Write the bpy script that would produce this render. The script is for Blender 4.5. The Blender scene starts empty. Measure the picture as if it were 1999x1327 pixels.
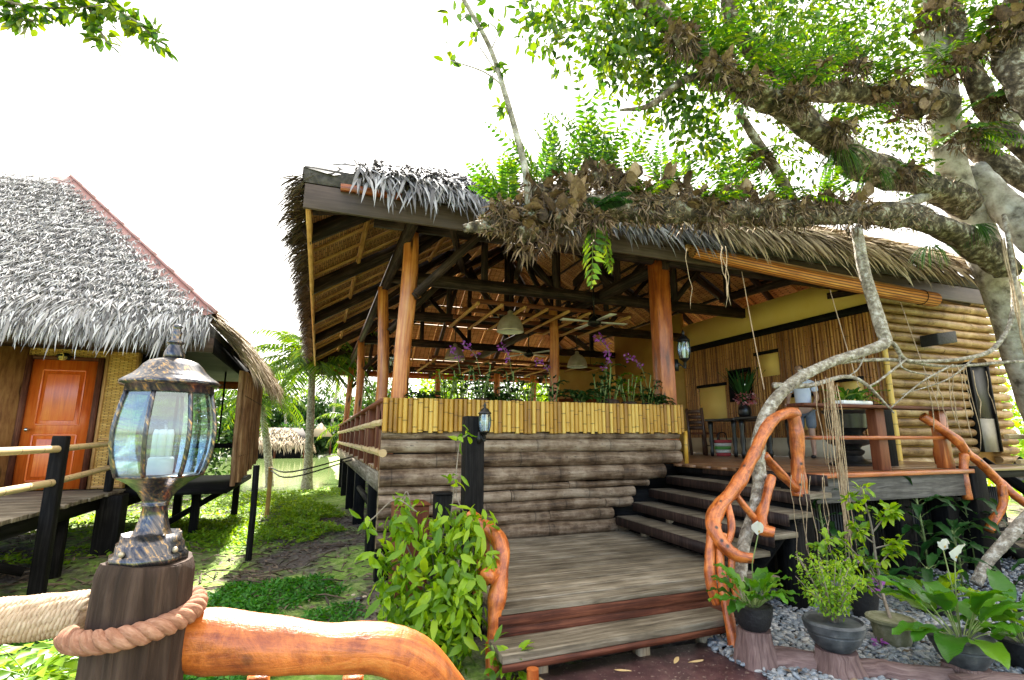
import bpy, math, random
import numpy as np
from mathutils import Vector, Matrix, Quaternion
R = math.radians
random.seed(7); rng = np.random.default_rng(7)
SC = bpy.context.scene
# ------------------------------------------------------------------ camera, sky, sun, exposure
EYE = 1.6; PITCH = R(10.8); YAW = R(20.4); FOC = 1000.0
cam = bpy.data.objects.new('camera', bpy.data.cameras.new('camera'))
SC.collection.objects.link(cam); SC.camera = cam
cam.location = (0, 0, EYE); cam.rotation_euler = (R(90) + PITCH, 0, -YAW)
cam.data.sensor_width = 36; cam.data.lens = 36 * FOC / 1999
cam.data.clip_start = 0.05; cam.data.clip_end = 2000
SUN_AZ = R(6); SUN_EL = R(47)
sdir = Vector((math.sin(SUN_AZ) * math.cos(SUN_EL), math.cos(SUN_AZ) * math.cos(SUN_EL), math.sin(SUN_EL)))
W = bpy.data.worlds.new('World'); SC.world = W; W.use_nodes = True
nt = W.node_tree; bg = nt.nodes['Background']
sky = nt.nodes.new('ShaderNodeTexSky'); sky.sky_type = 'NISHITA'; sky.sun_disc = False
sky.sun_elevation = SUN_EL; sky.sun_rotation = SUN_AZ; sky.dust_density = 2.5; sky.air_density = 1.0; sky.ozone_density = 1.0
tcw = nt.nodes.new('ShaderNodeTexCoord'); nzw = nt.nodes.new('ShaderNodeTexNoise'); nzw.inputs['Scale'].default_value = 1.3; nzw.inputs['Detail'].default_value = 6
nt.links.new(tcw.outputs['Generated'], nzw.inputs['Vector'])
dot = nt.nodes.new('ShaderNodeVectorMath'); dot.operation = 'DOT_PRODUCT'; dot.inputs[1].default_value = (.42, .75, .2); nt.links.new(tcw.outputs['Generated'], dot.inputs[0])
adw = nt.nodes.new('ShaderNodeMath'); adw.operation = 'MULTIPLY_ADD'; adw.inputs[1].default_value = .75; nt.links.new(dot.outputs['Value'], adw.inputs[0]); nt.links.new(nzw.outputs['Fac'], adw.inputs[2])
rw = nt.nodes.new('ShaderNodeMapRange'); rw.inputs[1].default_value = -.02; rw.inputs[2].default_value = .3; nt.links.new(adw.outputs[0], rw.inputs[0])
mw = nt.nodes.new('ShaderNodeMix'); mw.data_type = 'RGBA'; nt.links.new(rw.outputs[0], mw.inputs['Factor']); nt.links.new(sky.outputs[0], mw.inputs['A']); mw.inputs['B'].default_value = (3.55, 3.4, 3.15, 1)
nt.links.new(mw.outputs['Result'], bg.inputs[0]); bg.inputs[1].default_value = 0.15
sun = bpy.data.objects.new('sun', bpy.data.lights.new('sun', 'SUN')); SC.collection.objects.link(sun)
sun.data.energy = 4.2; sun.data.angle = R(0.5); sun.data.color = (1, .95, .86)
sun.rotation_euler = sdir.to_track_quat('Z', 'Y').to_euler()
vs = SC.view_settings; vs.view_transform = 'Standard'; vs.look = 'None'; vs.exposure = 2.52; vs.gamma = 1
SC.render.engine = 'CYCLES'
SC.cycles.use_denoising = True
SC.cycles.max_bounces = 8; SC.cycles.diffuse_bounces = 4; SC.cycles.transparent_max_bounces = 16
SC.cycles.sample_clamp_indirect = 8

# ------------------------------------------------------------------ placing helpers
FWD = np.array([math.sin(YAW) * math.cos(PITCH), math.cos(YAW) * math.cos(PITCH), math.sin(PITCH)])
RGT = np.array([math.cos(YAW), -math.sin(YAW), 0.0]); UPV = np.cross(RGT, FWD); EYEP = np.array([0, 0, EYE])
def ray(x, y): return FWD + RGT * (x - 999.5) / FOC - UPV * (y - 663.5) / FOC
def at(x, y, D): return EYEP + ray(x, y) * D                 # a point D metres ahead
def on_z(x, y, z): d = ray(x, y); return EYEP + d * (z - EYE) / d[2]
def on_y(x, y, Y): d = ray(x, y); return EYEP + d * Y / d[1]
def on_x(x, y, X): d = ray(x, y); return EYEP + d * X / d[0]
def nz(v): v = np.asarray(v, float); return v / (np.linalg.norm(v) + 1e-12)
def A(*v): return np.array(v, float)

# ------------------------------------------------------------------ object tree helpers
ORG = {}
def tag(o, label=None, cat=None, group=None, kind=None):
    if label: o['label'] = label
    if cat: o['category'] = cat
    if group: o['group'] = group
    if kind: o['kind'] = kind
    return o
def thing(name, label, cat, loc, group=None):
    o = bpy.data.objects.new(name, None); SC.collection.objects.link(o)
    o.empty_display_size = .1
    o.location = loc; ORG[o.name] = np.asarray(loc, float)
    return tag(o, label, cat, group)
def copy_tree(o, loc=None, rz=None, scale=None, label=None, parent=None):
    c = o.copy(); SC.collection.objects.link(c)
    if parent: c.parent = parent
    if loc is not None: c.location = loc
    if rz is not None: c.rotation_euler = (0, 0, rz)
    if scale is not None: c.scale = (scale,) * 3
    if label: c['label'] = label
    for ch in [x for x in SC.objects if x.parent == o]: copy_tree(ch, parent=c)
    return c

class MB:
    """collects shapes and links them as one mesh object"""
    def __init__(s): s.v = []; s.f = []; s.uv = []; s.n = 0; s.m = []; s.mi = 0
    def add(s, verts, faces, uvs=None):
        verts = np.asarray(verts, float)
        s.v.append(verts)
        for i, f in enumerate(faces):
            s.f.append([a + s.n for a in f]); s.m.append(s.mi)
            s.uv.append(uvs[i] if uvs is not None else [(0, 0)] * len(f))
        s.n += len(verts); return s
    def bulk(s, V, Fs):
        """V (k,n,3) copies of one template with faces Fs"""
        k, n = V.shape[:2]; b = s.n
        s.v.append(V.reshape(-1, 3))
        offs = (np.arange(k) * n + b)
        for f in Fs:
            for row in (np.asarray(f)[None, :] + offs[:, None]).tolist():
                s.f.append(row); s.m.append(s.mi); s.uv.append(None)
        s.n += k * n; return s
    def hexa(s, c8):
        """8 corners: bottom ring 0-3 ccw, top ring 4-7; length along edge 0->1"""
        c8 = np.asarray(c8, float)
        L = np.linalg.norm(c8[1] - c8[0]); w = np.linalg.norm(c8[3] - c8[0]); h = np.linalg.norm(c8[4] - c8[0])
        o = random.random() * 9; p = random.random() * 9
        F = [(3, 2, 1, 0), (4, 5, 6, 7), (0, 1, 5, 4), (2, 3, 7, 6), (1, 2, 6, 5), (3, 0, 4, 7)]
        U = [[(o, p + w), (o + L, p + w), (o + L, p), (o, p)], [(o, p), (o + L, p), (o + L, p + w), (o, p + w)],
             [(o, p), (o + L, p), (o + L, p + h), (o, p + h)], [(o + L, p), (o, p), (o, p + h), (o + L, p + h)],
             [(o, p), (o, p + w), (o + h, p + w), (o + h, p)], [(o, p), (o, p + w), (o + h, p + w), (o + h, p)]]
        return s.add(c8, F, U)
    def box(s, x0, y0, z0, x1, y1, z1, along='x'):
        c = [(x0, y0, z0), (x1, y0, z0), (x1, y1, z0), (x0, y1, z0)]
        if along == 'y': c = c[1:] + c[:1]
        if along == 'z':
            return s.beam(((x0 + x1) / 2, (y0 + y1) / 2, z0), ((x0 + x1) / 2, (y0 + y1) / 2, z1), x1 - x0, y1 - y0, (0, 1, 0))
        return s.hexa(c + [(a, b, z1) for a, b, _ in c])
    def beam(s, p0, p1, w, h, up=(0, 0, 1)):
        p0 = np.asarray(p0, float); p1 = np.asarray(p1, float); d = nz(p1 - p0)
        sd = nz(np.cross(d, up)); u = np.cross(sd, d); a = sd * w / 2; b = u * h / 2
        return s.hexa([p0 + a - b, p1 + a - b, p1 - a - b, p0 - a - b, p0 + a + b, p1 + a + b, p1 - a + b, p0 - a + b])
    def tube(s, pts, rad, n=8, cap=True, noise=0, sub=0, ell=1.0, lump=0):
        pts = np.asarray(pts, float)
        rad = np.full(len(pts), rad, float) if np.isscalar(rad) else np.asarray(rad, float)
        if sub: pts, rad = spline(pts, rad, sub)
        m = len(pts); T = np.gradient(pts, axis=0); T /= np.linalg.norm(T, axis=1)[:, None] + 1e-12
        ref = A(0, 0, 1) if abs(T[0][2]) < .9 else A(1, 0, 0)
        nrm = nz(np.cross(T[0], ref)); V = []; L = 0; ls = []
        an = np.arange(n) * 2 * math.pi / n
        ph = rng.uniform(0, 6.28, 4)
        for i in range(m):
            nrm = nz(nrm - T[i] * np.dot(nrm, T[i])); bn = np.cross(T[i], nrm)
            if i: L += np.linalg.norm(pts[i] - pts[i - 1])
            ls.append(L); r = rad[i] * np.ones(n)
            if noise: r = r * (1 + noise * (np.sin(2 * an + ph[0] + L * 3) * .5 + np.sin(3 * an + ph[1] - L * 7) * .3 + rng.normal(0, .25, n)))
            if lump: r = r * (1 + lump * (math.sin(L * 17 + ph[2]) * .5 + math.sin(L * 41 + ph[3]) * .35) + lump * np.sin(an * 2 + L * 11 + ph[0]) * .6 + lump * np.sin(an * 3 - L * 23 + ph[1]) * .4)
            V.append(pts[i] + nrm * (np.cos(an) * r)[:, None] + bn * (np.sin(an) * r * ell)[:, None])
        V = np.concatenate(V); F = []; U = []; o = random.random() * 9
        w = 2 * math.pi * rad.mean() / n
        for i in range(m - 1):
            for j in range(n):
                k = (j + 1) % n
                F.append((i * n + j, i * n + k, (i + 1) * n + k, (i + 1) * n + j))
                U.append([(o + ls[i], o + j * w), (o + ls[i], o + (j + 1) * w), (o + ls[i + 1], o + (j + 1) * w), (o + ls[i + 1], o + j * w)])
        if cap:
            rr = rad.mean()
            cu = [(o + .5 + math.cos(a) * .001, o + math.sin(a) * rr) for a in an]
            F.append(tuple(range(n))[::-1]); U.append(cu[::-1]); F.append(tuple((m - 1) * n + j for j in range(n))); U.append(cu)
        return s.add(V, F, U)
    def lathe(s, prof, c, n=16, rot=0.0, scale=1.0, cap=True):
        c = np.asarray(c, float); an = np.arange(n) * 2 * math.pi / n + rot; V = []
        for r, z in prof: V += [c + A(math.cos(a) * r * scale, math.sin(a) * r * scale, z * scale) for a in an]
        F = []; U = []
        for i in range(len(prof) - 1):
            for j in range(n):
                k = (j + 1) % n; F.append((i * n + j, i * n + k, (i + 1) * n + k, (i + 1) * n + j))
                U.append([(prof[i][1], j / n), (prof[i][1], (j + 1) / n), (prof[i + 1][1], (j + 1) / n), (prof[i + 1][1], j / n)])
        if cap:
            F.append(tuple(range(n))[::-1]); U.append([(0, 0)] * n)
            F.append(tuple((len(prof) - 1) * n + j for j in range(n))); U.append([(0, 0)] * n)
        return s.add(V, F, U)
    def ball(s, c, r, n=10, m=6, sq=1.0):
        return s.lathe([(max(1e-4, r * math.sin(math.pi * i / m)), -r * sq * math.cos(math.pi * i / m)) for i in range(m + 1)], c, n, cap=False)
    def prism(s, poly, z0, z1):
        n = len(poly); V = [(x, y, z0) for x, y in poly] + [(x, y, z1) for x, y in poly]
        F = [tuple(range(n))[::-1], tuple(range(n, 2 * n))]
        U = [[(poly[i][0], poly[i][1]) for i in F[0]], [(poly[i - n][0], poly[i - n][1]) for i in F[1]]]
        for i in range(n):
            k = (i + 1) % n; F.append((i, k, n + k, n + i)); U.append([(0, 0), (1, 0), (1, .1), (0, .1)])
        return s.add(V, F, U)
    def build(s, name, mats, parent=None, smooth=False, bevel=0, origin=None, auto=False):
        if not s.v: return None
        V = np.concatenate(s.v)
        if parent is not None: org = ORG[parent.name]
        else: org = A((V[:, 0].min() + V[:, 0].max()) / 2, (V[:, 1].min() + V[:, 1].max()) / 2, V[:, 2].min()) if origin is None else np.asarray(origin, float)
        me = bpy.data.meshes.new(name); ln = np.array([len(f) for f in s.f]); st = np.concatenate([[0], np.cumsum(ln)[:-1]])
        me.vertices.add(len(V)); me.vertices.foreach_set('co', (V - org).astype(np.float32).ravel())
        flat = np.concatenate([np.asarray(f) for f in s.f]) if len(set(ln)) > 1 else np.asarray(s.f).ravel()
        me.loops.add(len(flat)); me.loops.foreach_set('vertex_index', flat.astype(np.int32))
        me.polygons.add(len(ln)); me.polygons.foreach_set('loop_start', st.astype(np.int32))
        try: me.polygons.foreach_set('loop_total', ln.astype(np.int32))
        except Exception: pass
        if any(u is not None for u in s.uv):
            ul = me.uv_layers.new(name='UVMap')
            uu = np.array([p for u, f in zip(s.uv, s.f) for p in (u if u is not None else [(0, 0)] * len(f))], np.float32)
            ul.data.foreach_set('uv', uu.ravel())
        me.update(calc_edges=True); me.validate()
        o = bpy.data.objects.new(name, me); SC.collection.objects.link(o)
        for m in (mats if isinstance(mats, (list, tuple)) else [mats]): me.materials.append(m)
        if isinstance(mats, (list, tuple)) and len(me.polygons) == len(s.m): me.polygons.foreach_set('material_index', np.array(s.m, np.int32))
        if smooth: me.polygons.foreach_set('use_smooth', np.ones(len(me.polygons), bool))
        if auto: me.set_sharp_from_angle(angle=R(40))
        if parent is not None: o.parent = parent; ORG[o.name] = org
        else: o.location = org; ORG[o.name] = org
        if bevel:
            b = o.modifiers.new('bevel', 'BEVEL'); b.width = bevel; b.segments = 2; b.limit_method = 'ANGLE'; b.angle_limit = R(40)
        return o

def spline(pts, rad, sub):
    P = np.vstack([2 * pts[0] - pts[1], pts, 2 * pts[-1] - pts[-2]]); out = []; ro = []
    for i in range(1, len(P) - 2):
        for t in np.arange(sub) / sub:
            a, b, c, d = P[i - 1], P[i], P[i + 1], P[i + 2]
            out.append(.5 * ((2 * b) + (c - a) * t + (2 * a - 5 * b + 4 * c - d) * t * t + (3 * b - a - 3 * c + d) * t ** 3))
            ro.append(rad[i - 1] * (1 - t) + rad[i] * t)
    out.append(pts[-1]); ro.append(rad[-1]); return np.array(out), np.array(ro)

# ------------------------------------------------------------------ leaves
LEAF5 = (A([0, 0, 0], [.45, .5, .06], [.45, 0, -.04], [.45, -.5, .06], [1, 0, -.12]).reshape(5, 3), [(0, 3, 2), (0, 2, 1), (2, 3, 4), (1, 2, 4)])
LEAF9 = (np.array([[0, 0, 0], [.25, .4, .05], [.25, 0, .0], [.25, -.4, .05], [.6, .45, .03], [.6, 0, -.03], [.6, -.45, .03], [1, 0, -.2], [.85, .22, -.07], [.85, 0, -.12], [.85, -.22, -.07]], float),
         [(0, 3, 2), (0, 2, 1), (2, 3, 6, 5), (1, 2, 5, 4), (5, 6, 10, 9), (4, 5, 9, 8), (9, 10, 7), (8, 9, 7)])
def frames(D, N):
    D = D / (np.linalg.norm(D, axis=1)[:, None] + 1e-9)
    S = np.cross(N, D); S /= np.linalg.norm(S, axis=1)[:, None] + 1e-9
    return D, S, np.cross(D, S)
def leaves(mb, P, D, N, L, Wd, tmpl=LEAF5):
    T, Fs = tmpl; D, S, U = frames(np.asarray(D, float), np.asarray(N, float)); P = np.asarray(P, float)
    L = np.broadcast_to(L, len(P))[:, None, None]; Wd = np.broadcast_to(Wd, len(P))[:, None, None]
    V = P[:, None, :] + D[:, None, :] * T[None, :, 0:1] * L + S[:, None, :] * T[None, :, 1:2] * Wd + U[:, None, :] * T[None, :, 2:3] * L
    mb.bulk(V, Fs)
def rdir(n): v = rng.normal(size=(n, 3)); return v / np.linalg.norm(v, axis=1)[:, None]
def cloud(mb, c, r, n, L, asp=.5, droop=.4, tmpl=LEAF5, shell=.3):
    """leaf-sized faces through an ellipsoid volume"""
    r = np.asarray(r, float) * np.ones(3)
    d = rdir(n); q = (shell + (1 - shell) * rng.random(n)) ** .6
    P = np.asarray(c) + d * q[:, None] * r
    D = d * .6 + rdir(n) * .8; D[:, 2] -= droop
    N = rdir(n) * .7; N[:, 2] += 1
    leaves(mb, P, D, N, L * rng.uniform(.65, 1.25, n), L * asp * rng.uniform(.75, 1.2, n), tmpl)
def big_leaf(mb, base, yaw, pitch, L, w, droop=1.2, seg=7, pet=0.0, fold=.25):
    """one broad arching leaf on a petiole"""
    p = np.asarray(base, float); d = A(math.cos(yaw) * math.cos(pitch), math.sin(yaw) * math.cos(pitch), math.sin(pitch))
    if pet:
        q = p + d * pet; mb.mi = 1; mb.tube([p, (p + q) / 2 + A(0, 0, .01), q], [.004, .0035, .003], 5, cap=False); mb.mi = 0; p = q
    sd = A(-math.sin(yaw), math.cos(yaw), 0); V = []; pt = pitch - .1
    for i in range(seg + 1):
        t = i / seg; hw = w / 2 * (math.sin(math.pi * min(1, t ** .75)) ** .8 if 0 < t < 1 else .0) + .001
        d = A(math.cos(yaw) * math.cos(pt), math.sin(yaw) * math.cos(pt), math.sin(pt)); u = np.cross(sd, d) * -1
        u = u if u[2] > 0 else -u
        wob = .012 * math.sin(t * 17 + yaw * 5)
        V += [p + sd * hw + u * (fold * hw + wob), p + sd * hw * .5 + u * fold * hw * .35, p, p - sd * hw * .5 + u * fold * hw * .35, p - sd * hw + u * (fold * hw - wob)]
        p = p + d * L / seg; pt -= droop / seg
    F = []; U = []
    for i in range(seg):
        for j in range(4):
            F.append((i * 5 + j, i * 5 + j + 1, i * 5 + j + 6, i * 5 + j + 5))
            U.append([(i / seg, j / 4), (i / seg, (j + 1) / 4), ((i + 1) / seg, (j + 1) / 4), ((i + 1) / seg, j / 4)])
    mb.add(V, F, U)
def frond(mb, base, d, L, pw, n=14, droop=.9, pin_w=.03, curl=.25):
    """a fern or palm frond: rachis and paired pinnae"""
    p = np.asarray(base, float); d = nz(d); pts = [p]; dirs = [d]
    for i in range(n):
        d = nz(d + A(0, 0, -droop / n * (0.4 + i / n))); p = p + d * L / n; pts.append(p); dirs.append(d)
    pts = np.array(pts); mb.tube(pts, np.linspace(max(.003, L * .008), .0015, len(pts)), 4, cap=False)
    P = []; D = []; N = []; LL = []
    for i in range(1, n + 1):
        t = i / n; sd = nz(np.cross(dirs[i], A(0, 0, 1)) + A(1e-6, 0, 0)); u = np.cross(sd, dirs[i])
        l = pw * (math.sin(math.pi * min(1, .12 + .88 * t)) ** .6) * (1 - .25 * t) + .01
        for q in (1, -1):
            P.append(pts[i]); D.append(sd * q + dirs[i] * .55 - A(0, 0, curl) + rng.normal(0, .07, 3)); N.append(u + rng.normal(0, .12, 3)); LL.append(l)
    LL = np.array(LL); leaves(mb, np.array(P), np.array(D), np.array(N), LL, np.full(len(P), pin_w))

# ------------------------------------------------------------------ materials
def new_mat(name):
    m = bpy.data.materials.new(name); m.use_nodes = True; t = m.node_tree
    return m, t, t.nodes['Principled BSDF'], t.nodes['Material Output']
def ramp(t, fac, cols, pos=None):
    n = t.nodes.new('ShaderNodeValToRGB'); e = n.color_ramp.elements
    pos = pos or [i / (len(cols) - 1) for i in range(len(cols))]
    while len(e) < len(cols): e.new(.5)
    for k, (p, c) in enumerate(zip(pos, cols)): e[k].position = p; e[k].color = (*c, 1)
    t.links.new(fac, n.inputs[0]); return n.outputs[0]
def noise(t, vec, scale, detail=5, rough=.6, dist=0):
    n = t.nodes.new('ShaderNodeTexNoise'); n.inputs['Scale'].default_value = scale; n.inputs['Detail'].default_value = detail
    n.inputs['Roughness'].default_value = rough; n.inputs['Distortion'].default_value = dist
    if vec is not None: t.links.new(vec, n.inputs['Vector'])
    return n.outputs['Fac']
def mapping(t, src, scale):
    m = t.nodes.new('ShaderNodeMapping'); m.inputs['Scale'].default_value = scale; t.links.new(src, m.inputs['Vector']); return m.outputs[0]
def bump(t, b, h, s, d=.01):
    n = t.nodes.new('ShaderNodeBump'); n.inputs['Strength'].default_value = s; n.inputs['Distance'].default_value = d
    t.links.new(h, n.inputs['Height']); t.links.new(n.outputs[0], b.inputs['Normal'])
def math_n(t, op, a, b):
    n = t.nodes.new('ShaderNodeMath'); n.operation = op
    for i, x in enumerate((a, b)):
        if isinstance(x, (int, float)): n.inputs[i].default_value = x
        else: t.links.new(x, n.inputs[i])
    return n.outputs[0]
def mixc(t, fac, a, b, mode='MIX'):
    n = t.nodes.new('ShaderNodeMix'); n.data_type = 'RGBA'; n.blend_type = mode
    for sock, x in ((n.inputs['Factor'], fac), (n.inputs['A'], a), (n.inputs['B'], b)):
        if isinstance(x, (int, float)): sock.default_value = x
        elif isinstance(x, tuple): sock.default_value = (*x, 1)
        else: t.links.new(x, sock)
    return n.outputs['Result']
def wood(name, dark, mid, light, rough=.55, along=1.5, across=26, b=.35, coat=0, var=.45, knots=0):
    m, t, p, _ = new_mat(name); tc = t.nodes.new('ShaderNodeTexCoord'); g = t.nodes.new('ShaderNodeNewGeometry')
    v = mapping(t, tc.outputs['UV'], (along, across, 1)); n1 = noise(t, v, 1.6, 8, .65, .6)
    n2 = noise(t, tc.outputs['Object'], 2.3, 4, .6); f = math_n(t, 'ADD', math_n(t, 'MULTIPLY', n1, .72), math_n(t, 'MULTIPLY', n2, .36))
    c = ramp(t, f, [dark, mid, light], [.33, .52, .72])
    rv = math_n(t, 'ADD', math_n(t, 'MULTIPLY', g.outputs['Random Per Island'], var), 1 - var * .5)
    c = mixc(t, 1.0, c, rv, 'MULTIPLY')
    if knots:
        kn = noise(t, mapping(t, tc.outputs['UV'], (1.3, 6, 1)), 1.5, 1, .3)
        c = mixc(t, ramp(t, kn, [(0, 0, 0), (0, 0, 0), (1, 1, 1)], [0, .66, .74]), c, tuple(x * .35 for x in dark))
    t.links.new(c, p.inputs['Base Color']); p.inputs['Roughness'].default_value = rough
    p.inputs['Specular IOR Level'].default_value = .5 if coat else (.08 if max(light) < .1 else .22)
    if coat: p.inputs['Coat Weight'].default_value = coat; p.inputs['Coat Roughness'].default_value = .18
    bump(t, p, n1, min(1, b), .006 if b <= .9 else .014); return m
def plain(name, cols, scale=6, rough=.7, b=.2, metal=0, spec=None, detail=6, pos=None):
    m, t, p, _ = new_mat(name); tc = t.nodes.new('ShaderNodeTexCoord'); n = noise(t, tc.outputs['Object'], scale, detail, .62)
    c = ramp(t, n, cols, pos or [.3 + .4 * i / max(1, len(cols) - 1) for i in range(len(cols))])
    t.links.new(c, p.inputs['Base Color']); p.inputs['Roughness'].default_value = rough; p.inputs['Metallic'].default_value = metal
    if spec is not None: p.inputs['Specular IOR Level'].default_value = spec
    if b: bump(t, p, n, b, .06 if b > .85 else .02)
    return m
def leafm(name, cols, trans=.45, rough=.42, tint=1.6, vein=False):
    m, t, p, out = new_mat(name); g = t.nodes.new('ShaderNodeNewGeometry'); tc = t.nodes.new('ShaderNodeTexCoord')
    n2 = noise(t, tc.outputs['Object'], 1.4, 3, .6)
    f = math_n(t, 'ADD', math_n(t, 'MULTIPLY', g.outputs['Random Per Island'], .65), math_n(t, 'MULTIPLY', n2, .35))
    c = ramp(t, f, cols)
    if vein:
        w = t.nodes.new('ShaderNodeTexWave'); w.inputs['Scale'].default_value = 3.2; w.inputs['Distortion'].default_value = .6
        t.links.new(mapping(t, tc.outputs['UV'], (3, .6, 1)), w.inputs['Vector'])
        c = mixc(t, math_n(t, 'MULTIPLY', w.outputs['Fac'], .14), c, tuple(min(1, x * 1.4) for x in cols[-1]))
        bump(t, p, w.outputs['Fac'], .2, .003)
    t.links.new(c, p.inputs['Base Color']); p.inputs['Roughness'].default_value = rough; p.inputs['Specular IOR Level'].default_value = .4
    tr = t.nodes.new('ShaderNodeBsdfTranslucent'); hs = t.nodes.new('ShaderNodeHueSaturation'); hs.inputs['Value'].default_value = tint; hs.inputs['Hue'].default_value = .478
    hs.inputs['Saturation'].default_value = 1.1
    t.links.new(c, hs.inputs['Color']); t.links.new(hs.outputs[0], tr.inputs['Color'])
    mx = t.nodes.new('ShaderNodeMixShader'); mx.inputs[0].default_value = trans
    t.links.new(p.outputs[0], mx.inputs[1]); t.links.new(tr.outputs[0], mx.inputs[2]); t.links.new(mx.outputs[0], out.inputs['Surface']); return m
def strawm(name, cols, trans=.15):
    m, t, p, out = new_mat(name); g = t.nodes.new('ShaderNodeNewGeometry'); tc = t.nodes.new('ShaderNodeTexCoord')
    n2 = noise(t, tc.outputs['Object'], 1.1, 4, .6)
    f = math_n(t, 'ADD', math_n(t, 'MULTIPLY', g.outputs['Random Per Island'], .7), math_n(t, 'MULTIPLY', n2, .3))
    t.links.new(ramp(t, f, cols), p.inputs['Base Color']); p.inputs['Roughness'].default_value = .75; return m
def bamboo(name, cols, node_len=.3, rough=.4):
    """culms with node rings along u"""
    m, t, p, _ = new_mat(name); tc = t.nodes.new('ShaderNodeTexCoord'); g = t.nodes.new('ShaderNodeNewGeometry')
    s = t.nodes.new('ShaderNodeSeparateXYZ'); t.links.new(tc.outputs['UV'], s.inputs[0])
    u = math_n(t, 'ADD', math_n(t, 'DIVIDE', s.outputs[0], node_len), math_n(t, 'MULTIPLY', g.outputs['Random Per Island'], 7.3))
    fr = math_n(t, 'FRACT', u, 0); ring = math_n(t, 'LESS_THAN', fr, .035)
    n1 = noise(t, mapping(t, tc.outputs['UV'], (2, 30, 1)), 1.5, 6, .6); n2 = noise(t, tc.outputs['Object'], 3, 3)
    f = math_n(t, 'ADD', math_n(t, 'ADD', math_n(t, 'MULTIPLY', n1, .3), math_n(t, 'MULTIPLY', n2, .3)), math_n(t, 'MULTIPLY', g.outputs['Random Per Island'], .45))
    c = ramp(t, f, cols, [.25 + .5 * i / (len(cols) - 1) for i in range(len(cols))])
    c = mixc(t, math_n(t, 'MULTIPLY', ring, .75), c, tuple(x * .35 for x in cols[0]))
    t.links.new(c, p.inputs['Base Color']); p.inputs['Roughness'].default_value = rough
    bump(t, p, math_n(t, 'SUBTRACT', n1, math_n(t, 'MULTIPLY', ring, .8)), .4, .006); return m
def woven(name, c0, c1, sx=30, sy=55, mode='uv', rough=.7, b=.6):
    """herringbone-like mat: brick texture with strands"""
    m, t, p, _ = new_mat(name); tc = t.nodes.new('ShaderNodeTexCoord')
    br = t.nodes.new('ShaderNodeTexBrick'); br.inputs['Scale'].default_value = 1; br.offset = .5; br.squash = 1
    br.inputs['Mortar Size'].default_value = .06; br.inputs['Brick Width'].default_value = 1; br.inputs['Row Height'].default_value = .45; br.inputs['Bias'].default_value = 0
    br.inputs['Color1'].default_value = (1, 1, 1, 1); br.inputs['Color2'].default_value = (.45, .45, .45, 1); br.inputs['Mortar'].default_value = (0, 0, 0, 1)
    t.links.new(mapping(t, tc.outputs['UV'], (sx, sy, 1)), br.inputs['Vector'])
    n = noise(t, tc.outputs['UV'], 3, 4); f = math_n(t, 'ADD', math_n(t, 'MULTIPLY', br.outputs['Color'], .75), math_n(t, 'MULTIPLY', n, .3))
    t.links.new(ramp(t, f, [tuple(x * .25 for x in c0), c0, c1], [.1, .5, .95]), p.inputs['Base Color']); p.inputs['Roughness'].default_value = rough
    bump(t, p, br.outputs['Color'], b, .01); return m

M = {}
M['orange_wood'] = wood('orange_wood', (.05, .008, .002), (.32, .07, .01), (.58, .18, .035), .38, 1.1, 8, 1.0, .3, .2, knots=1)
M['post_wood'] = wood('post_wood', (.12, .02, .004), (.5, .155, .032), (.74, .35, .1), .42, .7, 14, .25, .25, .3, knots=1)
def varnished():
    m, t, p, _ = new_mat('varnished_branch'); tc = t.nodes.new('ShaderNodeTexCoord')
    n1 = noise(t, mapping(t, tc.outputs['UV'], (2.2, 14, 1)), 1.5, 8, .7, 1.2); n2 = noise(t, tc.outputs['Object'], 9, 7, .72, .6); vo = t.nodes.new('ShaderNodeTexVoronoi'); vo.inputs['Scale'].default_value = 7.5
    t.links.new(tc.outputs['Object'], vo.inputs['Vector'])
    f = math_n(t, 'ADD', math_n(t, 'MULTIPLY', n1, .5), math_n(t, 'MULTIPLY', n2, .55)); c = ramp(t, f, [(.03, .006, .002), (.26, .05, .007), (.58, .155, .025), (.7, .27, .06)], [.34, .46, .58, .7])
    c = mixc(t, ramp(t, vo.outputs['Distance'], [(1, 1, 1), (0, 0, 0)], [.06, .16]), c, (.022, .006, .002))
    t.links.new(c, p.inputs['Base Color']); p.inputs['Roughness'].default_value = .36; p.inputs['Coat Weight'].default_value = .35; p.inputs['Coat Roughness'].default_value = .2
    bump(t, p, f, .9, .012); return m
M['varnish'] = varnished()
M['grey_plank'] = wood('grey_plank', (.016, .012, .008), (.165, .133, .09), (.38, .325, .24), .7, 1.1, 13, 1.0, 0, .6)
M['red_plank'] = wood('red_plank', (.012, .004, .003), (.09, .026, .013), (.22, .075, .038), .6, 1.4, 30, .5, 0, .4)
M['dark_wood'] = wood('dark_wood', (.003, .0028, .003), (.007, .0065, .0066), (.022, .02, .019), .65, 1.2, 24, .6, 0, .4)
M['roof_beam'] = wood('roof_beam', (.005, .003, .003), (.022, .012, .01), (.1, .06, .045), .6, 1.2, 20, .4, 0, .5)
M['batten'] = wood('batten', (.2, .08, .02), (.55, .29, .1), (.74, .46, .2), .6, 1.2, 20, .3, 0, .4)
M['fascia'] = wood('fascia', (.04, .026, .02), (.08, .055, .044), (.13, .09, .072), .5, .8, 16, .2, 0, .1)
M['brown_paint'] = wood('brown_paint', (.06, .015, .008), (.15, .045, .02), (.24, .085, .035), .5, 1, 18, .25, 0, .35)
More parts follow.
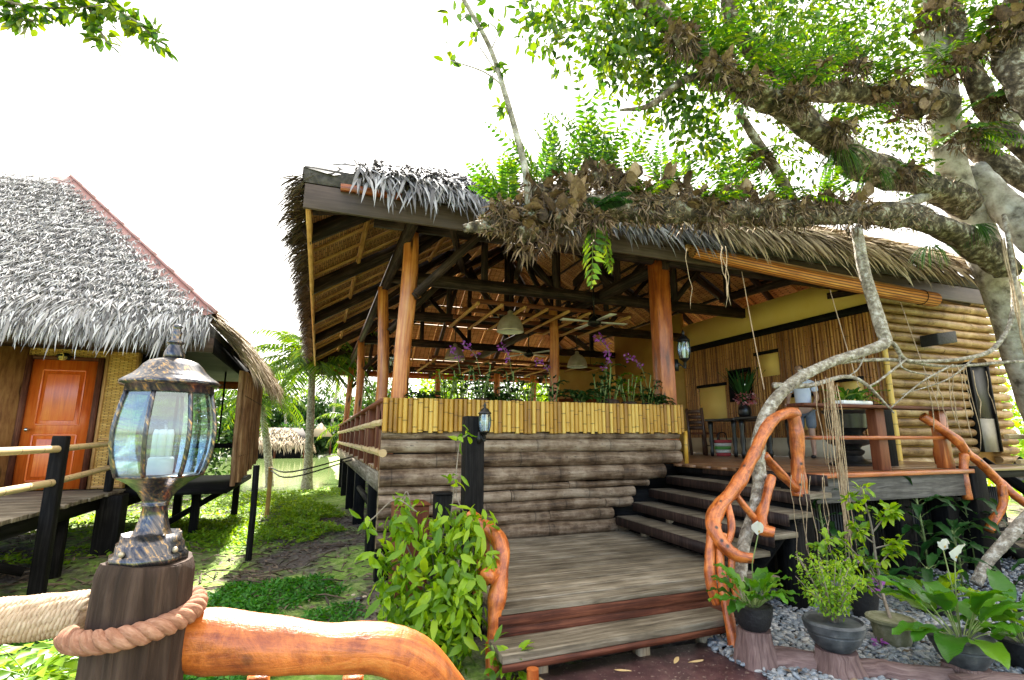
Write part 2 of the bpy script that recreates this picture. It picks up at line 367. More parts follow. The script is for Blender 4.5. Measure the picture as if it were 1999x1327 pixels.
def giant_culm(name, cols, node_len):
    m, t, p, _ = new_mat(name); tc = t.nodes.new('ShaderNodeTexCoord'); g = t.nodes.new('ShaderNodeNewGeometry'); s = t.nodes.new('ShaderNodeSeparateXYZ'); t.links.new(tc.outputs['UV'], s.inputs[0])
    fr = math_n(t, 'FRACT', math_n(t, 'ADD', math_n(t, 'DIVIDE', s.outputs[0], node_len), math_n(t, 'MULTIPLY', g.outputs['Random Per Island'], 7.3)), 0)
    ring = ramp(t, fr, [(1, 1, 1), (.35, .35, .35), (0, 0, 0), (0, 0, 0), (.3, .3, .3)], [0, .02, .12, .9, 1])
    n1 = noise(t, mapping(t, tc.outputs['UV'], (1.5, 16, 1)), 1.6, 8, .7, .5); n2 = noise(t, tc.outputs['Object'], 3.2, 7, .7); n3 = noise(t, mapping(t, tc.outputs['UV'], (2, 5, 1)), 4, 6, .7)
    f = math_n(t, 'ADD', math_n(t, 'ADD', math_n(t, 'MULTIPLY', n1, .4), math_n(t, 'MULTIPLY', n2, .55)), math_n(t, 'MULTIPLY', g.outputs['Random Per Island'], .1))
    c = ramp(t, f, cols, [.36, .47, .56, .68]); c = mixc(t, math_n(t, 'MULTIPLY', ring, .75), c, tuple(x * .5 for x in cols[0]))
    c = mixc(t, ramp(t, n3, [(1, 1, 1), (0, 0, 0)], [.3, .42]), c, tuple(x * .7 for x in cols[0]))
    t.links.new(c, p.inputs['Base Color']); p.inputs['Roughness'].default_value = .5; p.inputs['Specular IOR Level'].default_value = .3
    bump(t, p, f, .6, .008); return m
M['log'] = giant_culm('log', [(.018, .01, .006), (.13, .08, .045), (.28, .2, .13), (.46, .37, .265)], 1.1)
M['pale_log'] = giant_culm('pale_log', [(.05, .024, .008), (.24, .13, .045), (.42, .27, .12), (.56, .41, .23)], 1.3)
M['culm'] = bamboo('culm', [(.24, .1, .006), (.5, .26, .02), (.72, .47, .09)], .33)
M['brown_culm'] = bamboo('brown_culm', [(.1, .03, .006), (.36, .14, .03), (.6, .3, .08)], .42)
M['rail_culm'] = bamboo('rail_culm', [(.3, .17, .06), (.52, .34, .15), (.66, .5, .27)], .45)
M['black_culm'] = bamboo('black_culm', [(.002, .002, .002), (.007, .006, .005), (.05, .035, .025)], .5, .6)
M['blind'] = wood('blind', (.3, .08, .012), (.62, .23, .045), (.76, .36, .09), .45, .6, 90, .8, 0, .1)
def blindm():
    m, t, p, _ = new_mat('blind_reed'); tc = t.nodes.new('ShaderNodeTexCoord'); s = t.nodes.new('ShaderNodeSeparateXYZ'); t.links.new(tc.outputs['UV'], s.inputs[0])
    fr = math_n(t, 'FRACT', math_n(t, 'DIVIDE', s.outputs[1], .04), 0); n1 = noise(t, mapping(t, tc.outputs['UV'], (1.5, 40, 1)), 1.5, 5, .7)
    c = ramp(t, n1, [(.3, .07, .01), (.62, .22, .04), (.76, .38, .1)], [.35, .5, .66]); c = mixc(t, ramp(t, fr, [(1, 1, 1), (0, 0, 0), (0, 0, 0), (1, 1, 1)], [.08, .3, .75, .95]), c, (.1, .022, .004))
    t.links.new(c, p.inputs['Base Color']); p.inputs['Roughness'].default_value = .5; bump(t, p, fr, .5, .01); return m
M['blind'] = blindm()
M['screen_slat'] = wood('screen_slat', (.04, .014, .006), (.28, .14, .06), (.55, .35, .17), .6, 1.2, 10, .4, 0, .7)
M['thatch'] = strawm('thatch', [(.04, .035, .035), (.13, .12, .12), (.3, .29, .3), (.5, .49, .49)])
M['thatch_tan'] = strawm('thatch_tan', [(.07, .045, .025), (.24, .17, .095), (.44, .34, .2), (.56, .47, .32)])
M['thatch_base'] = plain('thatch_base', [(.03, .026, .024), (.11, .095, .085)], 14, .9, .8)
M['ceil'] = woven('ceil', (.46, .21, .07), (.78, .46, .2), 3, 14, b=.9)
M['amakan'] = woven('amakan', (.5, .25, .04), (.82, .52, .15), 9, 20)
M['yellow'] = plain('yellow', [(.92, .62, .15), (.94, .66, .19)], 3, .7, .03)
M['ochre'] = plain('ochre', [(.42, .22, .04), (.52, .3, .07)], 2, .7, .03)
M['cream'] = plain('cream', [(.5, .4, .25), (.6, .5, .33)], 3, .7, .05)
M['door'] = wood('door', (.42, .05, .005), (.68, .12, .012), (.78, .2, .03), .35, 1, 14, .12, .4, .1)
M['pink_metal'] = plain('pink_metal', [(.27, .13, .115), (.4, .21, .19)], 3, .5, .05)
M['bark'] = plain('bark', [(.05, .04, .03), (.3, .27, .22), (.6, .57, .51)], 9, .85, 1.0, pos=[.32, .5, .68])
M['trunk'] = plain('trunk', [(.1, .085, .065), (.4, .365, .315), (.66, .63, .58)], 5, .85, 1.0, pos=[.32, .48, .66])
M['mossy'] = plain('mossy', [(.012, .009, .006), (.06, .045, .028), (.18, .14, .09), (.42, .4, .33), (.09, .11, .03)], 11, .95, 1.0, pos=[.3, .45, .56, .64, .72])
M['root_bark'] = plain('root_bark', [(.09, .07, .05), (.33, .28, .21), (.62, .58, .5)], 17, .8, 1.0, pos=[.3, .5, .66])
M['stump_bark'] = wood('stump_bark', (.002, .0012, .001), (.04, .024, .017), (.12, .078, .058), .85, 1.2, 11, 1.0, 0, .1)
M['rope'] = wood('rope', (.13, .05, .03), (.32, .15, .09), (.48, .27, .18), .85, 30, 60, .8, 0, .1)
M['rope_pale'] = wood('rope_pale', (.28, .16, .09), (.52, .37, .24), (.66, .52, .37), .85, 40, 60, .8, 0, .2)
M['fibre'] = strawm('fibre', [(.1, .055, .03), (.27, .17, .1), (.4, .28, .18), (.5, .4, .28)])
M['pond_leaf'] = None
def bronze():
    m, t, p, _ = new_mat('bronze'); tc = t.nodes.new('ShaderNodeTexCoord'); v = mapping(t, tc.outputs['Object'], (90, 90, 14))
    v2 = t.nodes.new('ShaderNodeVectorRotate'); v2.inputs['Angle'].default_value = .6; v2.rotation_type = 'Y_AXIS'; t.links.new(tc.outputs['Object'], v2.inputs[0])
    n = noise(t, mapping(t, v2.outputs[0], (140, 140, 9)), 1, 5, .7)
    t.links.new(ramp(t, n, [(.04, .045, .06), (.12, .115, .12), (.5, .31, .12)], [.4, .54, .66]), p.inputs['Base Color'])
    p.inputs['Metallic'].default_value = .85; p.inputs['Roughness'].default_value = .26; bump(t, p, n, .15, .002); return m
M['bronze'] = bronze()
M['black_metal'] = plain('black_metal', [(.012, .012, .013), (.03, .028, .026)], 20, .35, .1, .6)
M['pewter'] = plain('pewter', [(.34, .28, .2), (.5, .43, .33)], 8, .35, .03, .4)
M['white'] = plain('white', [(.78, .78, .76), (.82, .82, .8)], 4, .4, 0)
M['white_cloth'] = plain('white_cloth', [(.55, .6, .74), (.7, .73, .82)], 6, .85, .1)
M['grey_cloth'] = plain('grey_cloth', [(.08, .1, .13), (.15, .17, .2)], 9, .9, .2)
M['skin'] = plain('skin', [(.36, .2, .13), (.43, .25, .17)], 5, .5, 0)
M['hair'] = plain('hair', [(.01, .008, .007), (.03, .022, .018)], 30, .5, .3)
def glassm(name, tint=(.86, .95, 1)):
    m, t, p, out = new_mat(name); t.nodes.remove(p)
    tr = t.nodes.new('ShaderNodeBsdfTransparent'); tr.inputs[0].default_value = (*tint, 1)
    gl = t.nodes.new('ShaderNodeBsdfGlossy'); gl.inputs['Roughness'].default_value = .015; gl.inputs['Color'].default_value = (.9, .96, 1, 1)
    lw = t.nodes.new('ShaderNodeLayerWeight'); lw.inputs[0].default_value = .35
    f = math_n(t, 'ADD', math_n(t, 'MULTIPLY', lw.outputs['Fresnel'], .5), .13)
    mx = t.nodes.new('ShaderNodeMixShader'); t.links.new(f, mx.inputs[0]); t.links.new(tr.outputs[0], mx.inputs[1]); t.links.new(gl.outputs[0], mx.inputs[2])
    t.links.new(mx.outputs[0], out.inputs['Surface']); return m
M['glass'] = glassm('glass', (.72, .85, .92))
M['mirror'] = plain('mirror', [(.7, .75, .75), (.75, .8, .8)], 2, .03, 0, 1)
M['soil'] = None
def soilm():
    m, t, p, _ = new_mat('soil'); tc = t.nodes.new('ShaderNodeTexCoord'); n = noise(t, tc.outputs['Object'], .55, 8, .7); n2 = noise(t, tc.outputs['Object'], 9, 8, .75)
    n3 = noise(t, tc.outputs['Object'], .23, 4, .6)
    c = ramp(t, n2, [(.035, .027, .02), (.13, .105, .085), (.3, .26, .22)], [.33, .52, .7])
    gcol = ramp(t, n2, [(.06, .16, .012), (.23, .38, .045), (.5, .57, .2)], [.3, .5, .7])
    c = mixc(t, ramp(t, n, [(0, 0, 0), (1, 1, 1)], [.46, .56]), c, gcol)
    t.links.new(c, p.inputs['Base Color']); p.inputs['Roughness'].default_value = .95; bump(t, p, n2, 1, .05); return m
M['soil'] = soilm()
def pathm():
    m, t, p, _ = new_mat('path'); tc = t.nodes.new('ShaderNodeTexCoord'); n = noise(t, tc.outputs['Object'], 5, 8, .7); n2 = noise(t, tc.outputs['Object'], 34, 4, .7)
    c = ramp(t, n, [(.045, .015, .02), (.12, .05, .058), (.24, .13, .125)], [.3, .5, .72])
    c = mixc(t, ramp(t, n2, [(0, 0, 0), (1, 1, 1)], [.6, .68]), c, (.5, .42, .36))
    t.links.new(c, p.inputs['Base Color']); p.inputs['Roughness'].default_value = .5; bump(t, p, n2, .6, .01); return m
M['path'] = pathm()
def waterm():
    m, t, p, _ = new_mat('pond_water'); tc = t.nodes.new('ShaderNodeTexCoord')
    p.inputs['Base Color'].default_value = (.17, .24, .08, 1); p.inputs['Roughness'].default_value = .06; p.inputs['IOR'].default_value = 1.33
    bump(t, p, noise(t, mapping(t, tc.outputs['Object'], (1, .35, 1)), 3, 4, .6), .12, .05); return m
M['water'] = waterm()
def pebm():
    m, t, p, _ = new_mat('pebble'); g = t.nodes.new('ShaderNodeNewGeometry'); tc = t.nodes.new('ShaderNodeTexCoord')
    c = ramp(t, g.outputs['Random Per Island'], [(.05, .06, .075), (.12, .15, .18), (.2, .235, .27), (.3, .3, .3), (.44, .42, .39), (.13, .1, .08)], [0, .25, .5, .72, .9, 1])
    n = noise(t, tc.outputs['Object'], 60, 3); c = mixc(t, .35, c, ramp(t, n, [(.08, .09, .1), (.4, .42, .44)], [.35, .65]))
    t.links.new(c, p.inputs['Base Color']); p.inputs['Roughness'].default_value = .5; return m
M['pebble'] = pebm()
M['faux_log'] = wood('faux_log', (.05, .03, .027), (.16, .1, .09), (.29, .2, .175), .75, 3, 22, 1.0, 0, .2)
M['pot_grey'] = plain('pot_grey', [(.02, .024, .028), (.07, .075, .08), (.2, .19, .17)], 7, .6, .3, pos=[.35, .55, .75])
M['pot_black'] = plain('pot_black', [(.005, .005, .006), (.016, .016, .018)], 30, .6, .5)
M['pot_moss'] = plain('pot_moss', [(.07, .075, .03), (.16, .16, .09), (.3, .28, .22)], 9, .9, .4)
M['urn'] = plain('urn', [(.003, .003, .003), (.014, .012, .011)], 12, .3, .2)
M['compost'] = plain('compost', [(.015, .01, .007), (.05, .035, .025)], 40, .95, .8)
M['leaf_tree'] = leafm('leaf_tree', [(.008, .03, .004), (.022, .075, .007), (.055, .14, .01), (.14, .22, .018), (.24, .23, .03)], .3, .4, 1.5)
M['leaf_shrub'] = leafm('leaf_shrub', [(.014, .06, .002), (.11, .24, .006), (.25, .42, .014), (.44, .52, .035)], .45, .35, 1.6)
M['leaf_fern'] = leafm('leaf_fern', [(.01, .05, .008), (.03, .11, .012), (.09, .2, .015), (.24, .31, .03)], .36, .45, 1.6)
M['leaf_lily'] = leafm('leaf_lily', [(.006, .05, .006), (.02, .12, .01), (.06, .21, .012), (.2, .32, .02)], .35, .28, 1.6, vein=True)
M['leaf_dark'] = leafm('leaf_dark', [(.006, .034, .008), (.016, .07, .015), (.045, .13, .025)], .3, .3, 1.5, vein=True)
M['leaf_ground'] = leafm('leaf_ground', [(.006, .06, .004), (.03, .18, .008), (.1, .32, .02)], .35, .5, 1.5)
M['leaf_lime'] = leafm('leaf_lime', [(.05, .16, .006), (.19, .37, .02), (.42, .53, .07)], .45, .5, 1.5)
M['leaf_far'] = leafm('leaf_far', [(.006, .03, .008), (.018, .065, .012), (.045, .11, .018), (.11, .17, .03)], .3, .6, 1.5)
M['leaf_palm'] = leafm('leaf_palm', [(.02, .07, .008), (.05, .13, .012), (.11, .2, .018), (.25, .3, .03)], .4, .4, 1.5)
M['petal_white'] = leafm('petal_white', [(.75, .78, .72), (.82, .84, .8)], .3, .5, 1.0)
M['petal_purple'] = leafm('petal_purple', [(.2, .03, .25), (.35, .08, .4), (.5, .2, .5)], .35, .5, 1.4)
M['petal_red'] = leafm('petal_red', [(.5, .05, .06), (.6, .2, .2), (.7, .5, .45)], .3, .5, 1.1)
M['stem'] = plain('stem', [(.09, .14, .03), (.2, .25, .07)], 12, .6, .1)
M['root_tan'] = plain('root_tan', [(.2, .13, .07), (.4, .29, .17), (.55, .42, .27)], 20, .85, .3)
M['twig'] = plain('twig', [(.13, .1, .075), (.3, .25, .19)], 20, .8, .3)
M['stain'] = plain('stain', [(.45, .3, .12), (.55, .4, .2)], 5, .7, .1)
# ================================================================== ground, pond, path
def gz(x, y):
    x = np.asarray(x, float); y = np.asarray(y, float)
    d = np.clip((y - 18.6 - .8 * np.sin(x * .35)) / 2.2, 0, 1) * np.clip((58 - y) / 3, 0, 1) * np.clip((x + 60) / 4, 0, 1) * np.clip((1.5 - x) / 3, 0, 1)
    near = .03 * np.sin(x * 2.1 + y * .7) + .03 * np.sin(y * 1.9 - x) + .015 * np.sin(x * 5.3) * np.sin(y * 4.7)
    k = np.clip((2.0 - x) / 1.2, 0, 1)
    return near * k - .02 - .09 * np.clip((y - 2) / 5, 0, 1) * np.clip((1 - x) / 1.5, 0, 1) - .7 * d + 1.2 * np.clip((y - 62) / 40, 0, 1)
def grid_axis(a, b, fine0, fine1, st):
    l = [x for x in (fine0 - np.geomspace(.5, fine0 - a, 18))][::-1]; r = [x for x in (fine1 + np.geomspace(.5, b - fine1, 18))]
    return np.array(l + list(np.arange(fine0, fine1 + 1e-6, st)) + r)
gx = grid_axis(-600, 600, -12, 14, .25); gy = grid_axis(-300, 900, -2, 24, .25)
GX, GY = np.meshgrid(gx, gy); GZ = gz(GX, GY) + np.random.default_rng(2).normal(0, .012, GX.shape) * (GX < 1.2)
V = np.stack([GX, GY, GZ], -1).reshape(-1, 3); nx = len(gx)
mb = MB(); mb.add(V, []); idx = np.arange(len(gy) * nx).reshape(len(gy), nx)
Fq = np.stack([idx[:-1, :-1], idx[:-1, 1:], idx[1:, 1:], idx[1:, :-1]], -1).reshape(-1, 4).tolist()
mb.f = Fq; mb.uv = [None] * len(Fq); mb.m = [0] * len(Fq)
tag(mb.build('ground', M['soil'], smooth=True), kind='structure')
mb = MB(); mb.add([(-62, 17, -.16), (32, 17, -.16), (32, 60, -.16), (-62, 60, -.16)], [(0, 1, 2, 3)])
tag(mb.build('pond', M['water']), kind='structure')
mb = MB(); pl = [(.9, 3.62), (1.6, 3.6), (2.3, 3.66), (2.95, 3.62), (3.12, 3.35), (2.85, 2.7), (2.8, 1.5), (3.2, -2), (-1.6, -2), (-.6, .4), (.35, 2.3), (.75, 3.2)]
mb.prism(pl, -.2, .012); tag(mb.build('path', M['path']), kind='structure')
mb = MB()
for (a, b) in ((1215, 1308), (1320, 1288), (1060, 1330), (1360, 1290)):
    p = on_z(a, b, .0165); c, s_ = math.cos(.3 + a), math.sin(.3 + a); n_ = 9
    mb.add([p] + [p + A(math.cos(q) * .07 * c - math.sin(q) * .02 * s_, math.cos(q) * .07 * s_ + math.sin(q) * .02 * c, 0) * random.uniform(.7, 1.2) for q in np.arange(n_) * 2 * math.pi / n_], [(0, i + 1, (i + 1) % n_ + 1) for i in range(n_)])
tag(mb.build('path_stains', M['stain']), kind='structure')

mb = MB(); mb.prism([(1.2, 20.9), (6, 20.6), (15, 20.8), (16, 26), (12, 31), (6, 32), (2.4, 30), (1.6, 25)], -.3, .03)
tag(mb.build('added_bounce_ground', plain('pale_bounce', [(.5, .42, .28), (.66, .58, .42)], 2, .95, .3)), kind='structure')  # unseen pale ground, added to bounce sunlight up onto the roof underside
# ground cover: small leaves in patches (stuff)
def ground_leaves(name, mat, patches, L, droop=.1):
    mb = MB()
    for (cx, cy, rx, ry, n, h) in patches:
        a = rng.uniform(0, 6.283, n); q = np.sqrt(rng.random(n)); q *= 1 - .25 * (np.sin(a * 5) * .5 + .5)
        x = cx + np.cos(a) * q * rx; y = cy + np.sin(a) * q * ry; hh = h * (1 - q ** 2 * .7) * rng.uniform(.3, 1, n) * (.75 + .25 * np.sin(x * 7 + y * 5))
        P = np.stack([x, y, gz(x, y) + hh], -1); D = rdir(n); D[:, 2] = np.abs(D[:, 2]) * .5; N = rdir(n) * .6; N[:, 2] += 1
        leaves(mb, P, D, N, L * rng.uniform(.6, 1.3, n), L * .55 * rng.uniform(.7, 1.2, n))
    return tag(mb.build(name, mat), kind='stuff')
ground_leaves('ground_cover', M['leaf_ground'], [(-1.35, 5.7, 1.35, 1.0, 9000, .16), (-.55, 4.6, .9, .7, 4000, .14), (-.3, 6.6, .8, .6, 2500, .1), (.35, 4.55, .3, .3, 800, .13), (.25, 5.6, .35, .4, 500, .1), (-2.6, 3.4, 1.2, .9, 4500, .2), (-1.2, 2.9, 1.3, .7, 5000, .14), (-.2, 2.6, .6, .7, 2500, .12)], .055)
ground_leaves('sunlit_tone_cover', M['leaf_lime'], [(-.1, 12.3, .75, 1.6, 4200, .3), (-1.0, 13, .9, 2.5, 1500, .12), (-3.2, 13, 1.8, 2.2, 2500, .14), (-2.6, 9.6, 2.5, .7, 900, .12), (-1.2, 10.4, 1.1, .9, 1500, .2), (-.7, 16.8, 1.8, 1.2, 2600, .2), (-5, 15, 3, 3, 2500, .15), (-1.6, 15.5, 1.5, 1.4, 1400, .3), (-5.5, 9.5, 2.2, 1.4, 1200, .1), (-.1, 10.2, .7, .7, 1500, .16), (-2.0, 11.8, 1.2, 1.2, 2200, .14), (-.9, 14.6, 1.2, 1.6, 2600, .22)], .075)  # sunlight put into the leaf colour: paler lime where the bank lies lit
mb = MB(); n = 3800
x = rng.uniform(-6, .9, n); y = rng.uniform(4.5, 12, n); D = rdir(n); D[:, 2] *= .25; N = rdir(n) * .5; N[:, 2] += 1
leaves(mb, np.stack([x, y, gz(x, y) + rng.uniform(.0, .03, n)], -1), D, N, rng.uniform(.05, .13, n), rng.uniform(.02, .05, n))
for i in range(260):
    x, y = rng.uniform(-5, .7), rng.uniform(6.2, 11.5); a = rng.uniform(0, 6.28); l = rng.uniform(.15, .5); z = float(gz(x, y)) + .02
    mb.tube([(x, y, z), (x + math.cos(a) * l / 2, y + math.sin(a) * l / 2, z + rng.uniform(0, .05)), (x + math.cos(a) * l, y + math.sin(a) * l, z)], .008, 4)
tag(mb.build('leaf_litter', strawm('litter', [(.04, .028, .018), (.12, .08, .05), (.26, .19, .12)])), kind='stuff')

# ================================================================== thatch
def hip_planes(X0, Y0, X1, Y1, Ze, s):
    w = min(X1 - X0, Y1 - Y0) / 2
    return w, [(A(X0, Y0, Ze), A(1, 0, 0), A(0, 1, 0), X1 - X0), (A(X1, Y0, Ze), A(0, 1, 0), A(-1, 0, 0), Y1 - Y0),
               (A(X1, Y1, Ze), A(-1, 0, 0), A(0, -1, 0), X1 - X0), (A(X0, Y1, Ze), A(0, -1, 0), A(1, 0, 0), Y1 - Y0)]
def plane_poly(o, e, i, L, w, s, up=0.0, v0=0.0):
    def pt(u, v): return o + e * u + i * v + A(0, 0, s * v + up)
    if L > 2 * w + 1e-6: return [pt(v0, v0), pt(L - v0, v0), pt(L - w, w), pt(w, w)]
    return [pt(v0, v0), pt(L - v0, v0), pt(L / 2, w)]
def thatch_blades(mb, o, e, i, L, w, s, n, vmax=99, thick=.25, over=.22, ll=(.28, .55), ww=(.02, .045), tip=1.0, ragged=1.0, umin=None, umax=None):
    dn = nz(-i - A(0, 0, s)); nr = nz(np.cross(e, nz(i + A(0, 0, s)))); nr = nr if nr[2] > 0 else -nr
    U = rng.uniform(-.1 if umin is None else umin, (L + .1) if umax is None else umax, n * 2)
    Vv = rng.uniform(0, min(vmax, w), n * 2); ok = Vv < np.minimum(U, L - U) + .1
    U, Vv = U[ok][:n], Vv[ok][:n]; k = len(U)
    Vv = np.where(rng.random(k) < .18, rng.uniform(-over * .4, .35, k), np.round(Vv / .16) * .16 + rng.normal(0, .03, k))
    hang = np.clip(1 - (Vv + over) / .5, 0, 1)
    P = o + e * U[:, None] + i * Vv[:, None]; P[:, 2] += s * Vv; P += nr * (thick + rng.uniform(-.06, .05, k) - .1 * hang)[:, None]
    D = dn + e * rng.normal(0, .24 * ragged, k)[:, None] + nr * rng.uniform(-.06, .22, k)[:, None]; D[:, 2] -= hang * .9 * tip
    S = np.cross(D, nr); S /= np.linalg.norm(S, axis=1)[:, None]; D /= np.linalg.norm(D, axis=1)[:, None]
    Nn = nr + S * rng.normal(0, .5, k)[:, None]; D, S, Uu = frames(D, Nn)
    l = rng.uniform(*ll, k) * (1 + .25 * hang); wd = rng.uniform(*ww, k)
    T = np.array([[0, .35, 0], [0, -.35, 0], [.45, .5, .03], [.45, -.5, .03], [.8, .3, .0], [.8, -.3, .0], [1, 0, -.06]])
    V = P[:, None, :] + D[:, None] * T[None, :, 0:1] * l[:, None, None] + S[:, None] * T[None, :, 1:2] * wd[:, None, None] + Uu[:, None] * T[None, :, 2:3] * l[:, None, None]
    V[:, 4:, 2] -= (hang * .07 * tip)[:, None]; V[:, 6, 2] -= hang * .05 * tip
    mb.bulk(V, [(0, 1, 3, 2), (2, 3, 5, 4), (4, 5, 6)])
def shell(mb, X0, Y0, X1, Y1, Ze, s, lo, hi):
    """solid bed of thatch between two hip surfaces"""
    w, P = hip_planes(X0, Y0, X1, Y1, Ze, s)
    for (o, e, i, L) in P:
        a = plane_poly(o, e, i, L, w, s, lo); b = plane_poly(o, e, i, L, w, s, hi, 0)
        n = len(a); mb.add(a + b, [tuple(range(n))[::-1], tuple(range(n, 2 * n)), (0, 1, n + 1, n)])

# ================================================================== the pavilion
X0, Y0, X1, Y1, ZE, SL = -.3, 5.4, 11.0, 20.7, 4.2, .62
DK = 1.23; WY = 6.36; HW = (X1 - X0) / 2
pav = thing('thatched_pavilion', 'large open sided pavilion on stilts with thatched hip roof and log and bamboo front wall', 'pavilion', (5, 12, 0))
def part(mb, name, mat, parent=pav, **k): return mb.build(name, mat, parent, **k)
def roof_z(x, y): return ZE + SL * min(x - X0, X1 - x, y - Y0, Y1 - y)
w_, planes = hip_planes(X0, Y0, X1, Y1, ZE, SL)
mb = MB()
for (o, e, i, L) in planes:
    P = plane_poly(o, e, i, L, w_, SL, 0); sl = math.hypot(1, SL)
    uv = [(float(np.dot(p - o, e)), float(np.dot(p - o, i)) * sl) for p in P]
    mb.add(P, [tuple(range(len(P)))[::-1]], [uv[::-1]])
roof = part(mb, 'roof', M['ceil'])
mb = MB(); shell(mb, X0 - .02, Y0 - .02, X1 + .02, Y1 + .02, ZE, SL, .02, .2); part(mb, 'thatch_bed', M['thatch_base'], roof)
mb = MB(); o, e, i, L = planes[0]
thatch_blades(mb, o, e, i, L, w_, SL, 4200, vmax=1.6, umin=.5, umax=5.2, over=.3, ll=(.25, .55), ww=(.018, .042))
thatch_blades(mb, o, e, i, L, w_, SL, 1400, vmax=w_, umin=1.0, umax=6, ll=(.15, .3))
part(mb, 'grey_thatch', M['thatch'], roof)
mb = MB(); thatch_blades(mb, o, e, i, L, w_, SL, 5200, vmax=1.9, umin=4.9, over=.3, thick=.42, ll=(.35, .7), ww=(.02, .045))
thatch_blades(mb, o, e, i, L, w_, SL, 2600, vmax=3.6, umin=5, thick=.45, ww=(.03, .06))
o, e, i, L = planes[1]; thatch_blades(mb, o, e, i, L, w_, SL, 2200, vmax=4, thick=.4, ww=(.03, .06))
o, e, i, L = planes[2]; thatch_blades(mb, o, e, i, L, w_, SL, 1600, vmax=2, ww=(.04, .07))
part(mb, 'tan_thatch', M['thatch_tan'], roof)
mb = MB(); o, e, i, L = planes[3]; thatch_blades(mb, o, e, i, L, w_, SL, 16000, vmax=1.0, over=.3, thick=.1, ll=(.1, .24), ww=(.01, .02), tip=.25, ragged=2.2)
thatch_blades(mb, o, e, i, L, w_, SL, 12000, vmax=.3, over=.3, thick=.1, ll=(.12, .3), ww=(.01, .022), tip=.5, ragged=1.6)
thatch_blades(mb, o, e, i, L, w_, SL, 2500, umax=L - 1.0, ll=(.15, .3), ww=(.02, .04))
part(mb, 'dark_thatch', strawm('thatch_dark', [(.02, .014, .01), (.08, .06, .045), (.26, .21, .17)]), roof)
# metal hip cap at the near left corner
mb = MB()
for t0, t1 in ((-.03, .6),):
    a = A(X0 + t0, Y0 + t0, ZE + SL * t0 + .2); b = A(X0 + t1, Y0 + t1, ZE + SL * t1 + .26)
    mb.add([a, b, b + A(.45, -.35, -.1), a + A(.3, -.02, -.05), b + A(-.35, .45, -.1), a + A(-.02, .3, -.05)], [(0, 3, 2, 1), (0, 1, 4, 5)])
part(mb, 'hip_cap', M['black_metal'], roof)
# fascia boards
FZ0, FZ1 = 3.93, 4.2
mb = MB(); mb.box(X0, Y0 - .04, FZ0, X1, Y0, FZ1); part(mb, 'front_fascia', M['fascia'], roof, bevel=.006)
mb = MB(); mb.beam((X0 + .35, Y0 - .07, FZ1 - .0), (X0 + 1.0, Y0 - .07, FZ1 - .0), .05, .07); part(mb, 'eave_batten', M['orange_wood'], roof)
mb = MB(); mb.box(X0 + .02, Y0 + .01, FZ0 + .02, X0 + .07, Y1, FZ1 - .04, 'y'); part(mb, 'side_fascia', M['batten'], roof)
mb = MB(); mb.box(X0 + .08, Y1 - .05, FZ0 + .02, X1, Y1, FZ1 - .02); part(mb, 'rear_fascia', M['orange_wood'], roof)
# rafters, battens, purlins under each slope
for k, (o, e, i, L) in enumerate(planes):
    step = 2.45; us = np.arange(2.0, L - .5, step)
    for u in us:
        vm = min(u, L - u, w_)
        if vm < .6: continue
        a = o + e * u + A(0, 0, -.17); b = o + e * u + i * vm + A(0, 0, SL * vm - .17)
        mb = MB(); mb.beam(a, b, .09, .2); part(mb, 'rafter', M['roof_beam'], roof)
    for u in np.arange(.3, L, .62):
        vm = min(u, L - u, w_)
        if vm < .15: continue
        mb = MB(); mb.beam(o + e * u + i * .06 + A(0, 0, -.022), o + e * u + i * vm + A(0, 0, SL * vm - .022), .045, .04); part(mb, 'batten', M['batten'], roof)
    for v in np.arange(.75, w_, .85):
        mb = MB(); mb.beam(o + e * v + i * v + A(0, 0, SL * v - .075), o + e * (L - v) + i * v + A(0, 0, SL * v - .075), .05, .065, nz(np.cross(e, i + A(0, 0, SL))))
        part(mb, 'purlin', M['batten'] if k in (2, 3) else M['roof_beam'], roof)
for (cx, cy, sx, sy) in ((X0, Y0, 1, 1), (X0, Y1, 1, -1), (X1, Y0, -1, 1), (X1, Y1, -1, -1)):
    mb = MB(); mb.beam((cx + .1 * sx, cy + .1 * sy, ZE - .16), (cx + sx * w_, cy + sy * w_, ZE + SL * w_ - .2), .1, .22); part(mb, 'hip_rafter', M['roof_beam'], roof)
mb = MB(); mb.beam((X0 + w_, Y0 + w_, ZE + SL * w_ - .2), (X0 + w_, Y1 - w_, ZE + SL * w_ - .2), .1, .25); part(mb, 'ridge_beam', M['roof_beam'], roof)
